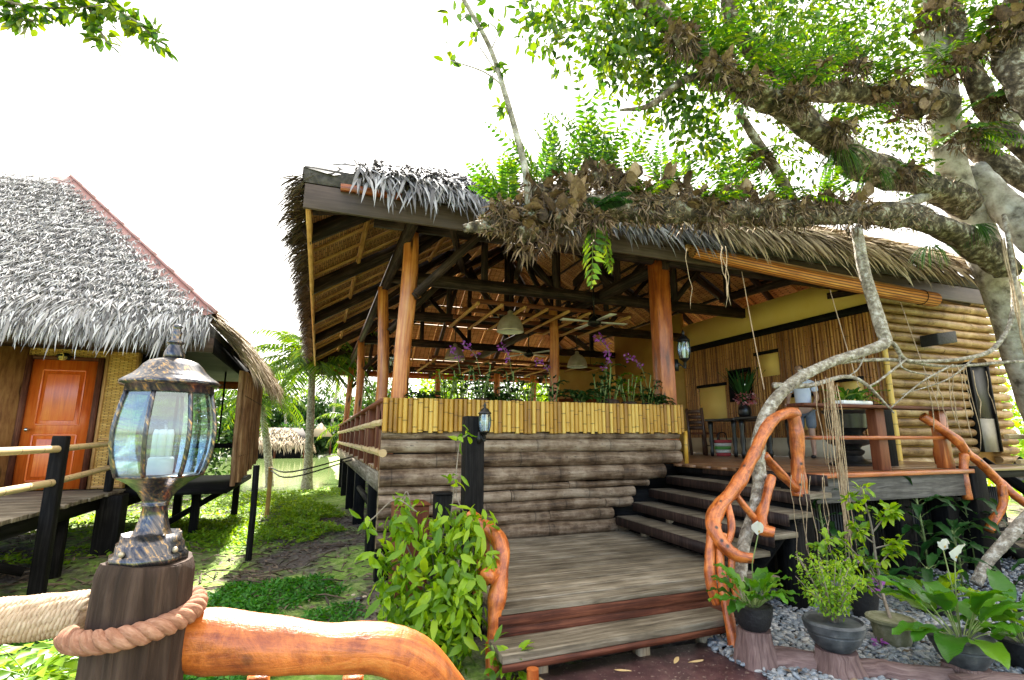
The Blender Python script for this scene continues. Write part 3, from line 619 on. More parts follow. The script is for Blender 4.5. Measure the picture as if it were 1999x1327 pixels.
# plates, tie beams and trusses
for (a, b) in (((.93, Y0 + .5, 4.24), (.93, Y1 - .6, 4.24)), ((9.75, Y0 + .5, 4.24), (9.75, Y1 - .6, 4.24)), ((.5, WY + .12, 4.4), (10.2, WY + .12, 4.4)), ((4.95, WY, 4.3), (4.95, 20, 4.3)), ((.6, 19.8, 4.2), (10, 19.8, 4.2))):
    mb = MB(); mb.beam(a, b, .1, .2); part(mb, 'plate_beam', M['roof_beam'])
for y in (8.4, 11.1, 14.4):
    mb = MB(); mb.beam((.9, y, 4.25), (9.8 if y > 11.05 else 8.5, y, 4.25), .1, .2); part(mb, 'tie_beam', M['roof_beam'])
    tr = MB(); xc = 5.35
    for x in (2.6, 4.0, xc, 6.7, 8.1): tr.beam((x, y, 4.35), (x, y, roof_z(x, y) - .15), .1, .1, (0, 1, 0))
    for sgn in (1, -1):
        tr.beam((xc, y + .06, 4.35), (xc + sgn * 1.35, y + .06, roof_z(xc + sgn * 1.35, y) - .15), .09, .1)
        tr.beam((xc + sgn * 1.35, y + .06, 4.35), (xc + sgn * 2.75, y + .06, roof_z(xc + sgn * 2.75, y) - .15), .09, .1)
        tr.beam((xc + sgn * 4.4, y + .06, 4.35), (xc + sgn * 2.75, y + .06, roof_z(xc + sgn * 2.75, y) - .15), .09, .1)
    part(tr, 'truss_web', M['roof_beam'])
for x in (1.3, 2.3, 3.5, 7, 8.6):
    mb = MB(); mb.beam((x, Y0 + .15, 4.08), (x + .9, 8.4, 4.5), .07, .12); part(mb, 'brace', M['roof_beam'])
for (x, y) in ((.95, 6.4), (.93, 8.9), (.93, 14.3), (.93, 19.4)):
    for q in (-.09, .09):
        mb = MB(); mb.beam((x + .1, y + q, 3.4), (x + 1.5, y + q, 4.95), .06, .1); part(mb, 'post_brace', M['roof_beam'])
# posts
def wavy_post(x, y, z0, z1, r, amp=.03, flat=1.0, lean=(0, 0)):
    pts = []; rad = []
    for k in range(9):
        t = k / 8; pts.append((x + amp * math.sin(t * 5 + x * 3 + y) + lean[0] * t, y + amp * math.cos(t * 4 + y) + lean[1] * t, z0 + (z1 - z0) * t)); rad.append(r * (1.08 - .14 * t + .04 * math.sin(t * 9 + y)))
    mb = MB(); mb.tube(pts, rad, 14, noise=.05, sub=2, ell=flat); return mb
for (x, y, r, zt) in ((.97, 6.6, .105, 4.35), (.93, 8.9, .095, 4.2), (.93, 14.3, .1, 4.2), (.93, 19.4, .1, 4.1), (4.5, 9.6, .1, 4.3), (6.55, 19.3, .13, 4.2), (4.2, 19.4, .11, 4.2)):
    part(wavy_post(x, y, DK, zt, r, .035), 'post', M['post_wood'], smooth=True)
mb = MB(); mb.box(4.78, 6.4, DK, 5.04, 6.62, 4.35, 'z'); part(mb, 'square_post', M['orange_wood'], bevel=.02)
mb = MB(); mb.box(8.0, 19.2, DK, 8.2, 19.4, 4.2, 'z'); part(mb, 'square_post', M['post_wood'], bevel=.02)
# deck: frame, floor boards and stilts
mb = MB()
for k in range(46): mb.box(.72, 6.52 + k * .312, DK - .04, 12.2, 6.52 + k * .312 + .305, DK)
for k in range(8): mb.box(4.86 + .01 * k, 4.1 + k * .306, DK - .04, 8.9, 4.1 + k * .306 + .3, DK)
part(mb, 'deck_floor', wood('deck_floor', (.09, .035, .015), (.22, .1, .045), (.36, .2, .1), .28, 1.2, 20, .2, .3, .3))
mb = MB(); mb.box(.78, 6.5, 1.1, 12, 20.45, 1.184); mb.box(4.96, 4.15, 1.1, 8.9, 6.49, 1.184); part(mb, 'sub_floor', M['dark_wood'])
mb = MB(); mb.box(.7, 6.5, DK - .26, .76, 20.6, DK - .04, 'y'); mb.box(.78, 20.5, DK - .26, 12, 20.58, DK - .05); part(mb, 'deck_frame', M['grey_plank'])
mb = MB(); mb.box(4.84, 4.04, DK - .3, 7.34, 4.1, DK - .045); part(mb, 'front_beam', wood('weathered_beam', (.02, .018, .016), (.085, .078, .07), (.2, .185, .165), .7, 1.4, 20, .6, 0, .2), bevel=.006)
mb = MB(); mb.box(4.8, 3.98, DK - .045, 7.38, 4.1, DK + .004); part(mb, 'edge_board', M['orange_wood'], bevel=.006)
for (x, y) in [(.82, 6.6), (.82, 7.85), (.82, 10.7), (.82, 13.4), (.82, 16.2), (.82, 18.2), (2.6, 9.6), (3.6, 12.4), (2.5, 15), (4.4, 8), (5, 6.9), (6.5, 6.6), (8, 6.6), (5, 11), (6.5, 15), (8.8, 9), (4.8, 4.25), (6.4, 4.3), (7.25, 4.3)]:
    mb = MB(); mb.box(x - .1, y - .1, -.5, x + .1, y + .1, DK - .045, 'z'); part(mb, 'stilt', M['dark_wood'], bevel=.012)
mb = MB(); mb.tube([(.8, 7.9, .62), (.8, 10.7, .66)], .05, 8); mb.beam((.86, 7.85, .2), (2.6, 9.6, .9), .06, .1); part(mb, 'under_brace', M['dark_wood'])
# front wall of half logs
zs = [1.69, 1.578, 1.415, 1.231, 1.024, .935, .8, .665, .52, .335]
mb = MB()
for k in range(len(zs) - 1):
    zc = (zs[k] + zs[k + 1]) / 2; r = (zs[k] - zs[k + 1]) / 2 - .001; xr = (5.02, 5.02, 5.02, 4.72, 4.45, 4.2, 4.15, 3.85, 3.8)[k]
    joints = [.7] + ([2.1 + (k * 1.37) % 2.2] if k > 2 else []) + [xr]
    for a, b in zip(joints[:-1], joints[1:]):
        pts = [(a + .004 + (b - a - .008) * t, WY + .05 + .012 * math.sin(t * 7 + k), zc + .006 * math.sin(t * 9 + k * 2)) for t in np.linspace(0, 1, 9)]
        mb.tube(pts, [r * (1.02 - .04 * math.sin(t * 5 + k)) for t in np.linspace(0, 1, 9)], 14, noise=.012, ell=1.0)
part(mb, 'log_wall', M['log'], smooth=True, auto=True)
mb = MB(); mb.box(.72, WY + .08, .3, 3.8, WY + .12, 1.7); mb.box(3.8, WY + .08, .9, 5.0, WY + .12, 1.7); mb.box(3.9, WY + .17, .25, 6.4, WY + .2, 1.095); part(mb, 'wall_backing', M['dark_wood'])
mb = MB(); x = .735
while x < 5.08:
    r = random.uniform(.026, .034); z1 = 2.075 + random.uniform(-.004, .004); mb.tube([(x, WY - .045, 1.672 + random.uniform(-.02, .01)), (x, WY - .045, 1.85), (x, WY - .045, z1)], r, 10); x += r * 2 + .001
part(mb, 'bamboo_panel', M['culm'], smooth=True, auto=True)
mb = MB(); mb.box(.7, WY - .01, 1.7, 5.1, WY + .2, 1.93); part(mb, 'planter_box', M['brown_paint'])
mb = MB(); mb.tube([(5.09, WY - .02, DK), (5.1, WY - .02, 1.7)], .03, 8); part(mb, 'corner_culm', M['culm'], smooth=True)
# side railing
for y in (6.42, 6.9, 8.1, 8.55, 9.8, 11.2, 12.7, 14.3, 16, 17.8, 19.8):
    mb = MB(); mb.box(.7, y, DK - .02, .86, y + .16, 2.02, 'z'); part(mb, 'rail_post', M['brown_paint'], bevel=.008)
mb = MB(); mb.box(.68, 6.4, 2.02, .88, 20.4, 2.07, 'y'); part(mb, 'top_rail', M['brown_paint'])
for z in (1.42, 1.78):
    for y in np.arange(6.35, 20, 1.35):
        mb = MB(); mb.tube([(.73, y, z), (.73, y + 1.2, z + .01)], .05, 8); part(mb, 'rail_culm', M['rail_culm'], smooth=True, auto=True)
# entrance wing: log clad room at the right
AX, AY, AR = 8.95, 5.9, 12.22
wing = MB(); z = 1.12; k = 0
while z < 4.2:
    r = (.082, .09, .078, .086)[k % 4]
    cut = [(AX + .02, 11.02), (11.66, AR + random.uniform(-.06, .06))] if z < 2.95 else [(AX + .02, AX + 1.2 + (k * .83) % 1.6), (AX + 1.2 + (k * .83) % 1.6, AR)]
    for a, b in cut: wing.tube([(a + .004 + (b - a - .008) * t, AY, z + r + .006 * math.sin(9 * t + k)) for t in np.linspace(0, 1, 6)], r, 12, noise=.02, ell=.85)
    z += 2 * r - .004; k += 1
part(wing, 'log_cladding', M['pale_log'], smooth=True, auto=True)
mb = MB(); mb.box(AX + .02, AY + .05, 1.0, AR - .05, AY + .15, 4.3); mb.box(AR - .15, AY + .16, 1.0, AR - .05, 10.8, 4.3, 'y'); part(mb, 'room_wall', M['ochre'])
mb = MB(); mb.box(AX - .05, AY - .02, 4.16, AR, AY + .04, 4.42); part(mb, 'head_board', M['ochre'])
YF = 11.0
mb = MB(); mb.box(AX, AY + .05, 3.93, AX + .1, YF, 4.52, 'y'); part(mb, 'yellow_frieze', M['yellow'])
mb = MB(); mb.box(AX - .03, AY + .05, 3.78, AX + .1, YF, 3.926, 'y'); part(mb, 'dark_lintel', M['dark_wood'])
mb = MB(); mb.box(AX + .04, AY + .06, 1.62, AX + .12, YF, 3.775, 'y'); part(mb, 'wall_core', M['brown_paint'])
NI = [(9.57, 10.5, 2.0, 2.82), (8.03, 8.6, 2.89, 3.37), (7.3, 7.95, 1.75, 2.4), (6.3, 6.75, 1.75, 2.6)]
mb = MB(); y = AY + .1
while y < YF:
    r = random.uniform(.024, .036); segs = [(1.4, 3.78)]
    for (a, b, c, d) in NI:
        if a < y < b: segs = [q for s0, s1 in segs for q in ((s0, min(s1, c)), (max(s0, d), s1)) if q[1] - q[0] > .02]
    for s0, s1 in segs: mb.tube([(AX + .01, y, s0), (AX + .01, y, (s0 + s1) / 2), (AX + .01, y, s1)], r, 8)
    y += 2 * r + .004
part(mb, 'bamboo_wall', M['brown_culm'], smooth=True, auto=True)
for (a, b, c, d) in NI:
    mb = MB(); mb.box(AX + .01, a, c, AX + .035, b, d, 'y'); nn = part(mb, 'niche_panel', M['yellow'])
    mb = MB(); mb.box(AX - .04, a - .04, d + .002, AX + .03, b + .04, d + .07, 'y'); part(mb, 'niche_head', M['dark_wood'], nn)
mb = MB(); mb.box(AX - .1, AY + .3, DK + .005, AX + .05, YF, 1.6, 'y'); part(mb, 'plinth', M['cream'])
mb = MB(); mb.tube([(AX - .02, AY - .06, DK), (AX - .02, AY - .06, 2.6), (AX - .02, AY - .06, 3.8)], .045, 10); part(mb, 'corner_culm', M['culm'], smooth=True, auto=True)
mb = MB(); mb.box(11.05, AY - .12, 1.35, 11.1, AY + .05, 2.97, 'z'); mb.box(11.58, AY - .12, 1.35, 11.63, AY + .05, 2.97, 'z'); mb.box(11.03, AY - .12, 2.9, 11.65, AY + .05, 2.96)
dr = part(mb, 'door', M['dark_wood'])
mb = MB(); mb.box(11.1, AY - .08, 1.95, 11.58, AY - .05, 2.9); part(mb, 'screen', plain('door_screen', [(.012, .012, .012), (.03, .03, .03)], 40, .5, .2), dr)
mb = MB(); mb.box(11.1, AY - .09, 1.35, 11.58, AY - .05, 1.94); part(mb, 'kick_panel', plain('kick_panel', [(.27, .25, .2), (.36, .33, .27)], 9, .6, .1), dr)
# rooms at the back right of the dining floor
mb = MB(); mb.box(8.95, YF + .05, DK, 9.05, 14.4, 4.9, 'y'); mb.box(7.0, 14.5, 2.95, 10.6, 14.6, 4.15); part(mb, 'rear_room_wall', M['ochre'])
mb = MB(); mb.box(7.2, 15.0, DK, 10.6, 15.1, 2.94); part(mb, 'bar_front', M['brown_paint'])
mb = MB(); mb.beam((6.4, 13.6, 2.78), (9.9, 13.6, 2.95), 1.0, .07); part(mb, 'bar_roof', M['batten'])
# dark skirt of slats under the entrance deck
mb = MB(); x = 4.75
while x < 8.95:
    mb.tube([(x, 4.55, -.02), (x + .01, 4.55, .5), (x, 4.55, .94)], .016, 6); x += .045
part(mb, 'slat_skirt', M['black_culm'])
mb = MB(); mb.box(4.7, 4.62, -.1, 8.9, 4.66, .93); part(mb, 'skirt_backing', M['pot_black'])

# railing at the entrance deck
er = thing('deck_railing', 'straight brown wooden railing with dark top board along the entrance deck edge', 'railing', (6.1, 4.12, DK + .004))
mb = MB(); mb.box(4.78, 4.02, 1.93, 7.42, 4.24, 1.965); mb.build('top_board', M['red_plank'], er, bevel=.005)
mb = MB(); mb.box(4.82, 4.1, 1.58, 7.36, 4.14, 1.62); mb.build('mid_rail', M['orange_wood'], er)
for (x, mat) in ((4.79, 'post_wood'), (6.03, 'brown_paint'), (7.16, 'orange_wood')):
    mb = MB(); mb.box(x, 4.142, DK + .004, x + (.15 if x > 5 else .06), 4.26, 1.93, 'z'); mb.build('rail_post', M[mat], er, bevel=.008)
mb = MB(); mb.box(7.05, 4.75, DK, 7.24, 4.95, 2.05, 'z'); tag(mb.build('black_post', M['dark_wood'], bevel=.01), 'thick black wooden post standing behind the entrance deck railing', 'post')

# ================================================================== main staircase
st = thing('wooden_staircase', 'weathered wooden staircase with wide landing rising to the pavilion entrance', 'staircase', (2.6, 4.6, 0))
mb = MB(); n = 13; ya, yb = 3.8, 6.3
for k in range(n):
    y = ya + (yb - ya) * k / n; mb.box(1.3, y, .33, 4.0, y + (yb - ya) / n - .026, .37 + random.uniform(-.003, .003))
mb.build('landing', M['grey_plank'], st, bevel=.004)
mb = MB(); mb.box(1.3, 3.79, .255, 3.42, 3.83, .328); mb.box(1.3, 3.81, .1, 3.42, 3.86, .25); mb.build('landing_beam', M['red_plank'], st, bevel=.005)
def slab(c, z0, z1): return MB().hexa([(x, y, z0) for x, y in c] + [(x, y, z1) for x, y in c])
slab([(1.22, 3.46), (3.2, 3.52), (3.2, 3.8), (1.22, 3.76)], .145, .2).build('tread', M['grey_plank'], st, bevel=.006)
slab([(1.22, 3.452), (3.2, 3.512), (3.2, 3.53), (1.22, 3.47)], .1, .144).build('tread_edge', M['red_plank'], st)
TR = [(3.88, 3.72, .555), (4.16, 3.98, .725), (4.43, 4.18, .895), (4.73, 4.47, 1.065), (5.03, 4.78, 1.234)]
YN = (3.9, 3.8, 3.8, 3.8, 3.84)
for k, (xa, xb, z) in enumerate(TR):
    yn = YN[k]; wd = .33
    if k < 4: slab([(xb, yn), (xb + wd, yn + .03), (xa + wd, 6.34), (xa, 6.34)], z - .05, z).build('tread', M['grey_plank'], st, bevel=.006)
    slab([(xb - .022, yn), (xb - .002, yn), (xa - .002, 6.34), (xa - .022, 6.34)], z - .11, z - .004).build('tread_edge', M['roof_beam'], st)
for (x, y, z) in ((2.33, 3.56, .1), (2.95, 3.6, .1), (1.5, 3.56, .1), (3.95, 5.8, .5), (3.8, 4.3, .5), (4.2, 5.6, .67), (4.05, 4.3, .67), (4.5, 5.4, .84)):
    mb = MB(); mb.box(x, y, -.05 if z < .2 else z - .17, x + .09, y + .1, z, 'z'); mb.build('block', wood('pale_block', (.1, .07, .04), (.3, .23, .15), (.45, .37, .26), .8) if 'pale_block' not in bpy.data.materials else bpy.data.materials['pale_block'], st)
mb = MB(); slab2 = mb.hexa([(3.95, 6.3, .3), (3.8, 3.95, .3), (3.86, 3.95, .3), (4.01, 6.3, .3), (5.1, 6.3, 1.15), (4.86, 3.95, 1.15), (4.9, 3.95, 1.15), (5.15, 6.3, 1.15)]); mb.build('stringer', M['dark_wood'], st)
for (a, b, c, d, h) in ((3.55, 3.92, 3.75, 4.1, .33), (4.3, 3.9, 4.5, 4.1, .78), (1.34, 3.9, 1.5, 4.05, .325), (1.34, 6.0, 1.5, 6.2, .325)):
    mb = MB(); mb.box(a, b, -.1, c, d, h, 'z'); mb.build('support_post', M['dark_wood'], st)

# second staircase at the right and the small steps of the log room door
s2 = thing('side_staircase', 'dark open steps going down from the right end of the entrance deck', 'staircase', (7.9, 4.9, 0))
for k in range(6): mb = MB(); mb.box(7.2 + .3 * k, 4.2, 1.0 - .17 * k, 7.5 + .3 * k, 5.4, 1.045 - .17 * k, 'y'); mb.build('tread', M['grey_plank'], s2, bevel=.005)
for y in (4.3, 5.3): mb = MB(); mb.beam((7.2, y, .93), (9.0, y, -.1), .05, .14); mb.build('stringer', M['dark_wood'], s2)
s3 = thing('door_steps', 'short flight of black steps below the door of the log clad room', 'steps', (11.35, 5.0, 0))
for k in range(5): mb = MB(); mb.box(11.0, 5.5 - .26 * k, 1.1 - .2 * k, 11.95, 5.74 - .26 * k, 1.14 - .2 * k); mb.build('tread', M['grey_plank'], s3)
for x in (10.95, 11.98): mb = MB(); mb.beam((x, 5.78, 1.2), (x, 4.3, .0), .05, .16); mb.build('stringer', M['dark_wood'], s3)
mb = MB()
for k in range(14): mb.box(9.1 + .0 * k, 3.2 + k * .15, .1, 13.5, 3.34 + k * .15, .14)
tag(mb.build('boardwalk_deck', M['grey_plank']), 'low grey plank walkway at the far right below the log clad room', 'walkway')
for z, y0 in ((1.62, 5.2), (1.22, 5.1), (.72, 4.5)):
    mb = MB(); mb.tube([(10.6, y0, z), (12, y0, z - .01), (13.6, y0, z)], .04, 8)
    tag(mb.build('bamboo_rail', M['rail_culm'], smooth=True, auto=True), {1.62: 'topmost horizontal bamboo rail crossing in front of the log room door', 1.22: 'second bamboo rail in front of the foot of the log room door', .72: 'lowest bamboo rail beside the black door steps'}[z], 'rail', 'bamboo rails at the door steps')
# ================================================================== the thatched cottage at the left
CE = (-1.55, 8.6); CS = .97; CZ = 3.0; CF = .82; CW = 10.0
cot = thing('thatched_cottage', 'stilted cottage with steep silver grey thatch, woven bamboo walls and an orange wooden door', 'cottage', (-4, 11, 0))
cx0, cy1 = -10.5, 15.6
w2, pl2 = hip_planes(cx0, CE[1], CE[0], cy1, CZ, CS)
mb = MB(); shell(mb, cx0, CE[1], CE[0], cy1, CZ, CS, 0, .2); croof = mb.build('roof', M['thatch_base'], cot)
mb = MB(); o, e, i, L = pl2[0]
thatch_blades(mb, o, e, i, L, w2, CS, 56000, umin=3.6, umax=8.9, thick=.28, over=.2, ll=(.09, .2), ww=(.009, .02), ragged=1.9)
thatch_blades(mb, o, e, i, L, w2, CS, 1500, vmax=.3, umin=3.8, umax=8.75, thick=.28, over=.22, ll=(.2, .4), ww=(.015, .035))
mb.build('front_thatch', strawm('thatch_silver', [(.016, .014, .014), (.13, .122, .12), (.45, .43, .42), (.82, .8, .78)]), croof)
mb = MB(); o, e, i, L = pl2[1]
thatch_blades(mb, o, e, i, L, w2, CS, 8000, thick=.26, over=.42, ll=(.35, .65), ww=(.014, .03), umin=.05, tip=1.2)
thatch_blades(mb, o, e, i, L, w2, CS, 2600, vmax=.4, thick=.22, over=.45, ll=(.4, .75), ww=(.014, .03), tip=1.3, umin=.1)
mb.build('side_thatch', M['thatch_tan'], croof)
# metal ridge cap running up the hip
hd = A(-1, 1, CS); hp0 = A(CE[0] - .02, CE[1] + .02, CZ + .3); nseg = 9
for k in range(nseg):
    t0 = w2 * k / nseg * .985; t1 = w2 * (k + 1.06) / nseg * .985; lift = .15 + .004 * (k % 2)
    a = hp0 + hd * t0 + A(0, 0, lift); b = hp0 + hd * t1 + A(0, 0, lift + .006)
    f_ = A(-.38, -.06, -.13); r_ = A(.03, .32, -.16); j0, j1 = random.uniform(.85, 1.1), random.uniform(.7, .9)
    mb = MB(); mb.add([a, b, b + f_ * j1, a + f_ * j0, b + r_ * .8, a + r_ * .8], [(0, 3, 2, 1), (0, 1, 4, 5)])
    mb.tube([a + A(0, 0, .01), b + A(0, 0, .01)], .03, 6); mb.build('hip_cap', M['pink_metal'], croof)
mb = MB(); mb.box(cx0, CE[1] - .04, CZ - .16, CE[0], CE[1], CZ + .06); mb.build('front_fascia', M['fascia'], croof)
mb = MB(); mb.box(CE[0] - .02, CE[1], CZ - .16, CE[0] + .02, cy1, CZ + .06, 'y'); mb.build('side_fascia', M['dark_wood'], croof)
mb = MB(); mb.add([(cx0, CE[1], CZ - .02), (CE[0], CE[1], CZ - .02), (CE[0], cy1, CZ - .02), (cx0, cy1, CZ - .02)], [(0, 3, 2, 1)], [[(0, 0), (0, 5), (9, 5), (9, 0)]]); mb.build('soffit', M['roof_beam'], croof)
# walls: woven front with framed panels
WX = -2.84; DX0, DX1 = -4.22, -3.38
def wallq(mb, x0, x1, z0, z1, y=CW): mb.add([(x0, y, z0), (x1, y, z0), (x1, y, z1), (x0, y, z1)], [(0, 1, 2, 3)], [[(x0, z0), (x1, z0), (x1, z1), (x0, z1)]])
mb = MB(); wallq(mb, DX1 + .08, WX, CF, CZ); wallq(mb, DX0 - .1, DX1 + .08, 2.84, CZ); wallq(mb, -5.2, DX0 - .09, CF, CZ)
mb.box(-9, CW + .02, CF, WX, CW + .1, CZ); mb.build('front_wall', M['amakan'], cot)
mb = MB(); mb.box(WX - .06, CW + .1, CF, WX, 13.4, CZ, 'y'); mb.build('side_wall', M['dark_wood'], cot)
for (a, b) in (((DX1 + .1, CF), (DX1 + .1, CZ)), ((WX - .02, CF), (WX - .02, CZ))):
    mb = MB(); mb.beam((a[0], CW - .015, a[1]), (b[0], CW - .015, b[1]), .04, .028, (0, 1, 0)); mb.build('wall_batten', M['batten'], cot)
for z in (1.58, CF + .03): mb = MB(); mb.beam((DX1 + .13, CW - .014, z), (WX - .05, CW - .014, z), .026, .035); mb.build('wall_batten', M['batten'], cot)
mb = MB(); mb.box(-4.95, CW - .06, CF, DX0 - .08, CW - .004, CZ, 'z'); mb.build('brown_panel', wood('bark_panel', (.09, .03, .008), (.24, .1, .03), (.36, .18, .06), .7, 2, 12, .5, 0, .1, knots=1), cot)
mb = MB(); mb.box(-5.3, 9.2, CF, -5.08, 9.4, CZ, 'z'); mb.build('porch_post', M['orange_wood'], cot)
DZ1 = CF + 1.98
mb = MB()
for x in (DX0 - .07, DX1): mb.box(x, CW - .07, CF, x + .07, CW + .02, DZ1 + .06, 'z')
mb.box(DX0 + .001, CW - .07, DZ1 + .002, DX1 - .001, CW + .02, DZ1 + .06); mb.build('door_frame', M['red_plank'], cot)
mb = MB(); mb.box(DX0 + .002, CW - .03, CF + .01, DX1 - .002, CW + .01, DZ1, 'z'); door = mb.build('door', M['door'], cot)
for (z0, z1) in ((.14, .82), (.98, 1.82)):
    mb = MB(); x0, x1 = DX0 + .15, DX1 - .15; y = CW - .033
    for (a, b) in (((x0, z0), (x1, z0)), ((x0, z1), (x1, z1)), ((x0, z0), (x0, z1)), ((x1, z0), (x1, z1))): mb.beam((a[0], y, CF + a[1]), (b[0], y, CF + b[1]), .022, .02, (0, 1, 0))
    mb.box(x0 + .06, y - .012, CF + z0 + .06, x1 - .06, y + .002, CF + z1 - .06, 'z'); mb.build('door_panel', M['door'], door, bevel=.004)
mb = MB(); mb.tube([(DX0 + .09, CW - .03, CF + .9), (DX0 + .09, CW - .09, CF + .9)], .014, 8); mb.ball((DX0 + .09, CW - .1, CF + .9), .03, 12, 8); mb.build('knob', plain('steel', [(.55, .55, .55), (.6, .6, .6)], 3, .25, 0, 1), door, smooth=True)
mb = MB(); mb.box(-4.62, CW - .08, CF + 1.02, -4.55, CW - .061, CF + 1.2, 'z'); mb.build('light_switch', M['white'], cot, bevel=.004)
# floor frame and stilts
mb = MB(); mb.box(-9, 9.75, CF - .3, WX + .05, 13.4, CF - .02); mb.build('floor_frame', M['dark_wood'], cot)
mb = MB(); mb.box(WX + .06, 9.8, CF - .12, -1.35, 13.2, CF - .03); mb.build('side_porch_floor', M['dark_wood'], cot)
for (x, y, h, w) in ((-2.75, 9.35, .78, .3), (-1.95, 10.8, .7, .13), (-1.6, 13.0, .7, .12), (-2.6, 12.6, .7, .14), (-5.2, 9.9, .7, .16), (-2.4, 10.6, .7, .12)):
    mb = MB(); mb.box(x - w / 2, y - w / 2, -.6, x + w / 2, y + w / 2, h, 'z'); mb.build('stilt', M['dark_wood'], cot, bevel=.01)
mb = MB(); mb.beam((-2.4, 10.7, .12), (-1.45, 11.0, .72), .07, .09); mb.build('brace', M['dark_wood'], cot)
for z in (CF + .62, ): mb = MB(); mb.beam((WX, 12.2, z), (-1.4, 12.2, z), .08, .1); mb.build('porch_rail', M['dark_wood'], cot)
mb = MB(); mb.box(-1.5, 12.15, CF - .03, -1.42, 12.25, CZ, 'z'); mb.box(-1.95, 12.3, CF + .7, -1.92, 12.33, CZ, 'z'); mb.build('porch_post', M['dark_wood'], cot)
mb = MB(); mb.beam((WX, 12.6, CZ - .28), (-1.5, 12.6, CZ - .28), .1, .16); mb.build('porch_beam', M['orange_wood'], cot)
# number lamp over the door
nl = thing('door_lamp', 'small brass lamp with the number 3 above the orange cottage door', 'lamp', (-3.82, CW - .03, DZ1 + .02))
mb = MB(); mb.lathe([(.001, -.0), (.1, .0), (.1, .012), (.06, .05), (.001, .06)], (-3.82, CW - .1, DZ1 + .05), 14); mb.box(-3.9, CW - .1, DZ1 + .0, -3.74, CW - .075, DZ1 + .05); mb.build('shade', M['urn'], nl, smooth=False)
mb = MB(); mb.ball((-3.82, CW - .13, DZ1 + .04), .055, 12, 8); mb.build('globe', plain('lamp_globe', [(.5, .38, .12), (.6, .48, .2)], 3, .3, 0), nl, smooth=True)
mb = MB()
for zc, a0, a1 in ((.028, R(140), R(-90)), (-.022, R(90), R(-140))):
    mb.tube([A(-3.82 + .026 * math.cos(q), CW - .192, DZ1 + .038 + zc + .026 * math.sin(q)) for q in np.linspace(a0, a1, 12)], .0075, 6)
mb.build('numeral', plain('numeral_gold', [(.75, .55, .12), (.8, .6, .15)], 3, .4, 0), nl)
# hanging slat screen beside the cottage
def qd(y, z, x=-1.27): return (x, y, z)
hs = thing('bamboo_screen', 'tall hanging screen of brown bamboo slats under the right eave of the cottage', 'screen', (-1.27, 10.9, 1.0))
mb = MB(); n = 25
for k in range(n):
    t = k / n; y = 9.75 + 2.9 * t; zt = 2.72; zb = .82 + .28 * t + (.04 if k % 3 else 0)
    q_ = .05 * (k % 2); mb.tube([(-1.27 + q_, y, zb), (-1.27 - .02 + q_, y, (zb + zt) / 2), (-1.29 + q_, y, zt)], .04, 8)
mb.build('slats', M['screen_slat'], hs, smooth=True, auto=True)
mb = MB()
for z in (1.3, 2.3): mb.tube([(-1.21, 9.8, z), (-1.21, 12.6, z)], .008, 4)
mb.build('lashing', M['dark_wood'], hs)

# boardwalk and its railing
bw = thing('boardwalk', 'raised grey plank boardwalk leading to the orange cottage door', 'boardwalk', (-3.6, 7.5, 0))
mb = MB(); y = 2.0
while y < 9.9: mb.box(-5.1, y, CF - .05, -2.78 + random.uniform(-.02, .02), y + .145, CF - .005 + random.uniform(-.004, .004)); y += .152
mb.build('planks', M['grey_plank'], bw, bevel=.004)
mb = MB(); mb.box(-2.95, 2.0, CF - .22, -2.86, 9.9, CF - .055, 'y'); mb.box(-5.0, 2.0, CF - .22, -4.9, 9.9, CF - .055, 'y'); mb.build('bearers', M['dark_wood'], bw)
for (x, y) in ((-2.98, 5.4), (-3.0, 8.4), (-4.9, 7), (-2.98, 2.4), (-4.9, 2.4)): mb = MB(); mb.box(x - .07, y - .07, -.3, x + .07, y + .07, CF - .23, 'z'); mb.build('stilt', M['dark_wood'], bw)
mb = MB(); mb.beam((-2.75, 7.0, .25), (-3.6, 6.2, .75), .06, .09); mb.build('brace', M['dark_wood'], bw)
br = thing('bamboo_railing', 'two bamboo rails on black posts along the near edge of the boardwalk', 'railing', (-2.6, 7, CF))
for (x, y, z0, z1, w) in ((-2.62, 7.04, -.25, 1.62, .13), (-2.86, 9.45, CF, 1.56, .1)):
    mb = MB(); mb.box(x - w / 2, y - w / 2, z0, x + w / 2, y + w / 2, z1, 'z'); mb.build('post', M['dark_wood'], br, bevel=.015)
for (z, z2) in ((1.48, 1.52), (1.13, 1.17)):
    mb = MB(); mb.tube([(-2.6, 2.2, z - .04), (-2.56, 4.6, z), (-2.62, 7.04, z)], .038, 10); mb.build('rail', M['rail_culm'], br, smooth=True, auto=True)
    mb = MB(); mb.tube([(-2.64, 7.1, z), (-2.86, 9.4, z2)], .036, 10); mb.build('rail', M['rail_culm'], br, smooth=True, auto=True)
br2 = thing('porch_railing', 'short pair of reddish rails at the far left of the cottage porch', 'railing', (-5.0, 9, CF))
for z in (1.2, 1.55): mb = MB(); mb.tube([(-5.6, 8.9, z), (-4.75, 9.35, z + .02)], .045, 8); mb.build('rail', M['orange_wood'], br2, smooth=True, auto=True)
mb = MB(); mb.box(-4.8, 9.3, CF, -4.7, 9.4, 1.62, 'z'); mb.build('post', M['red_plank'], br2)

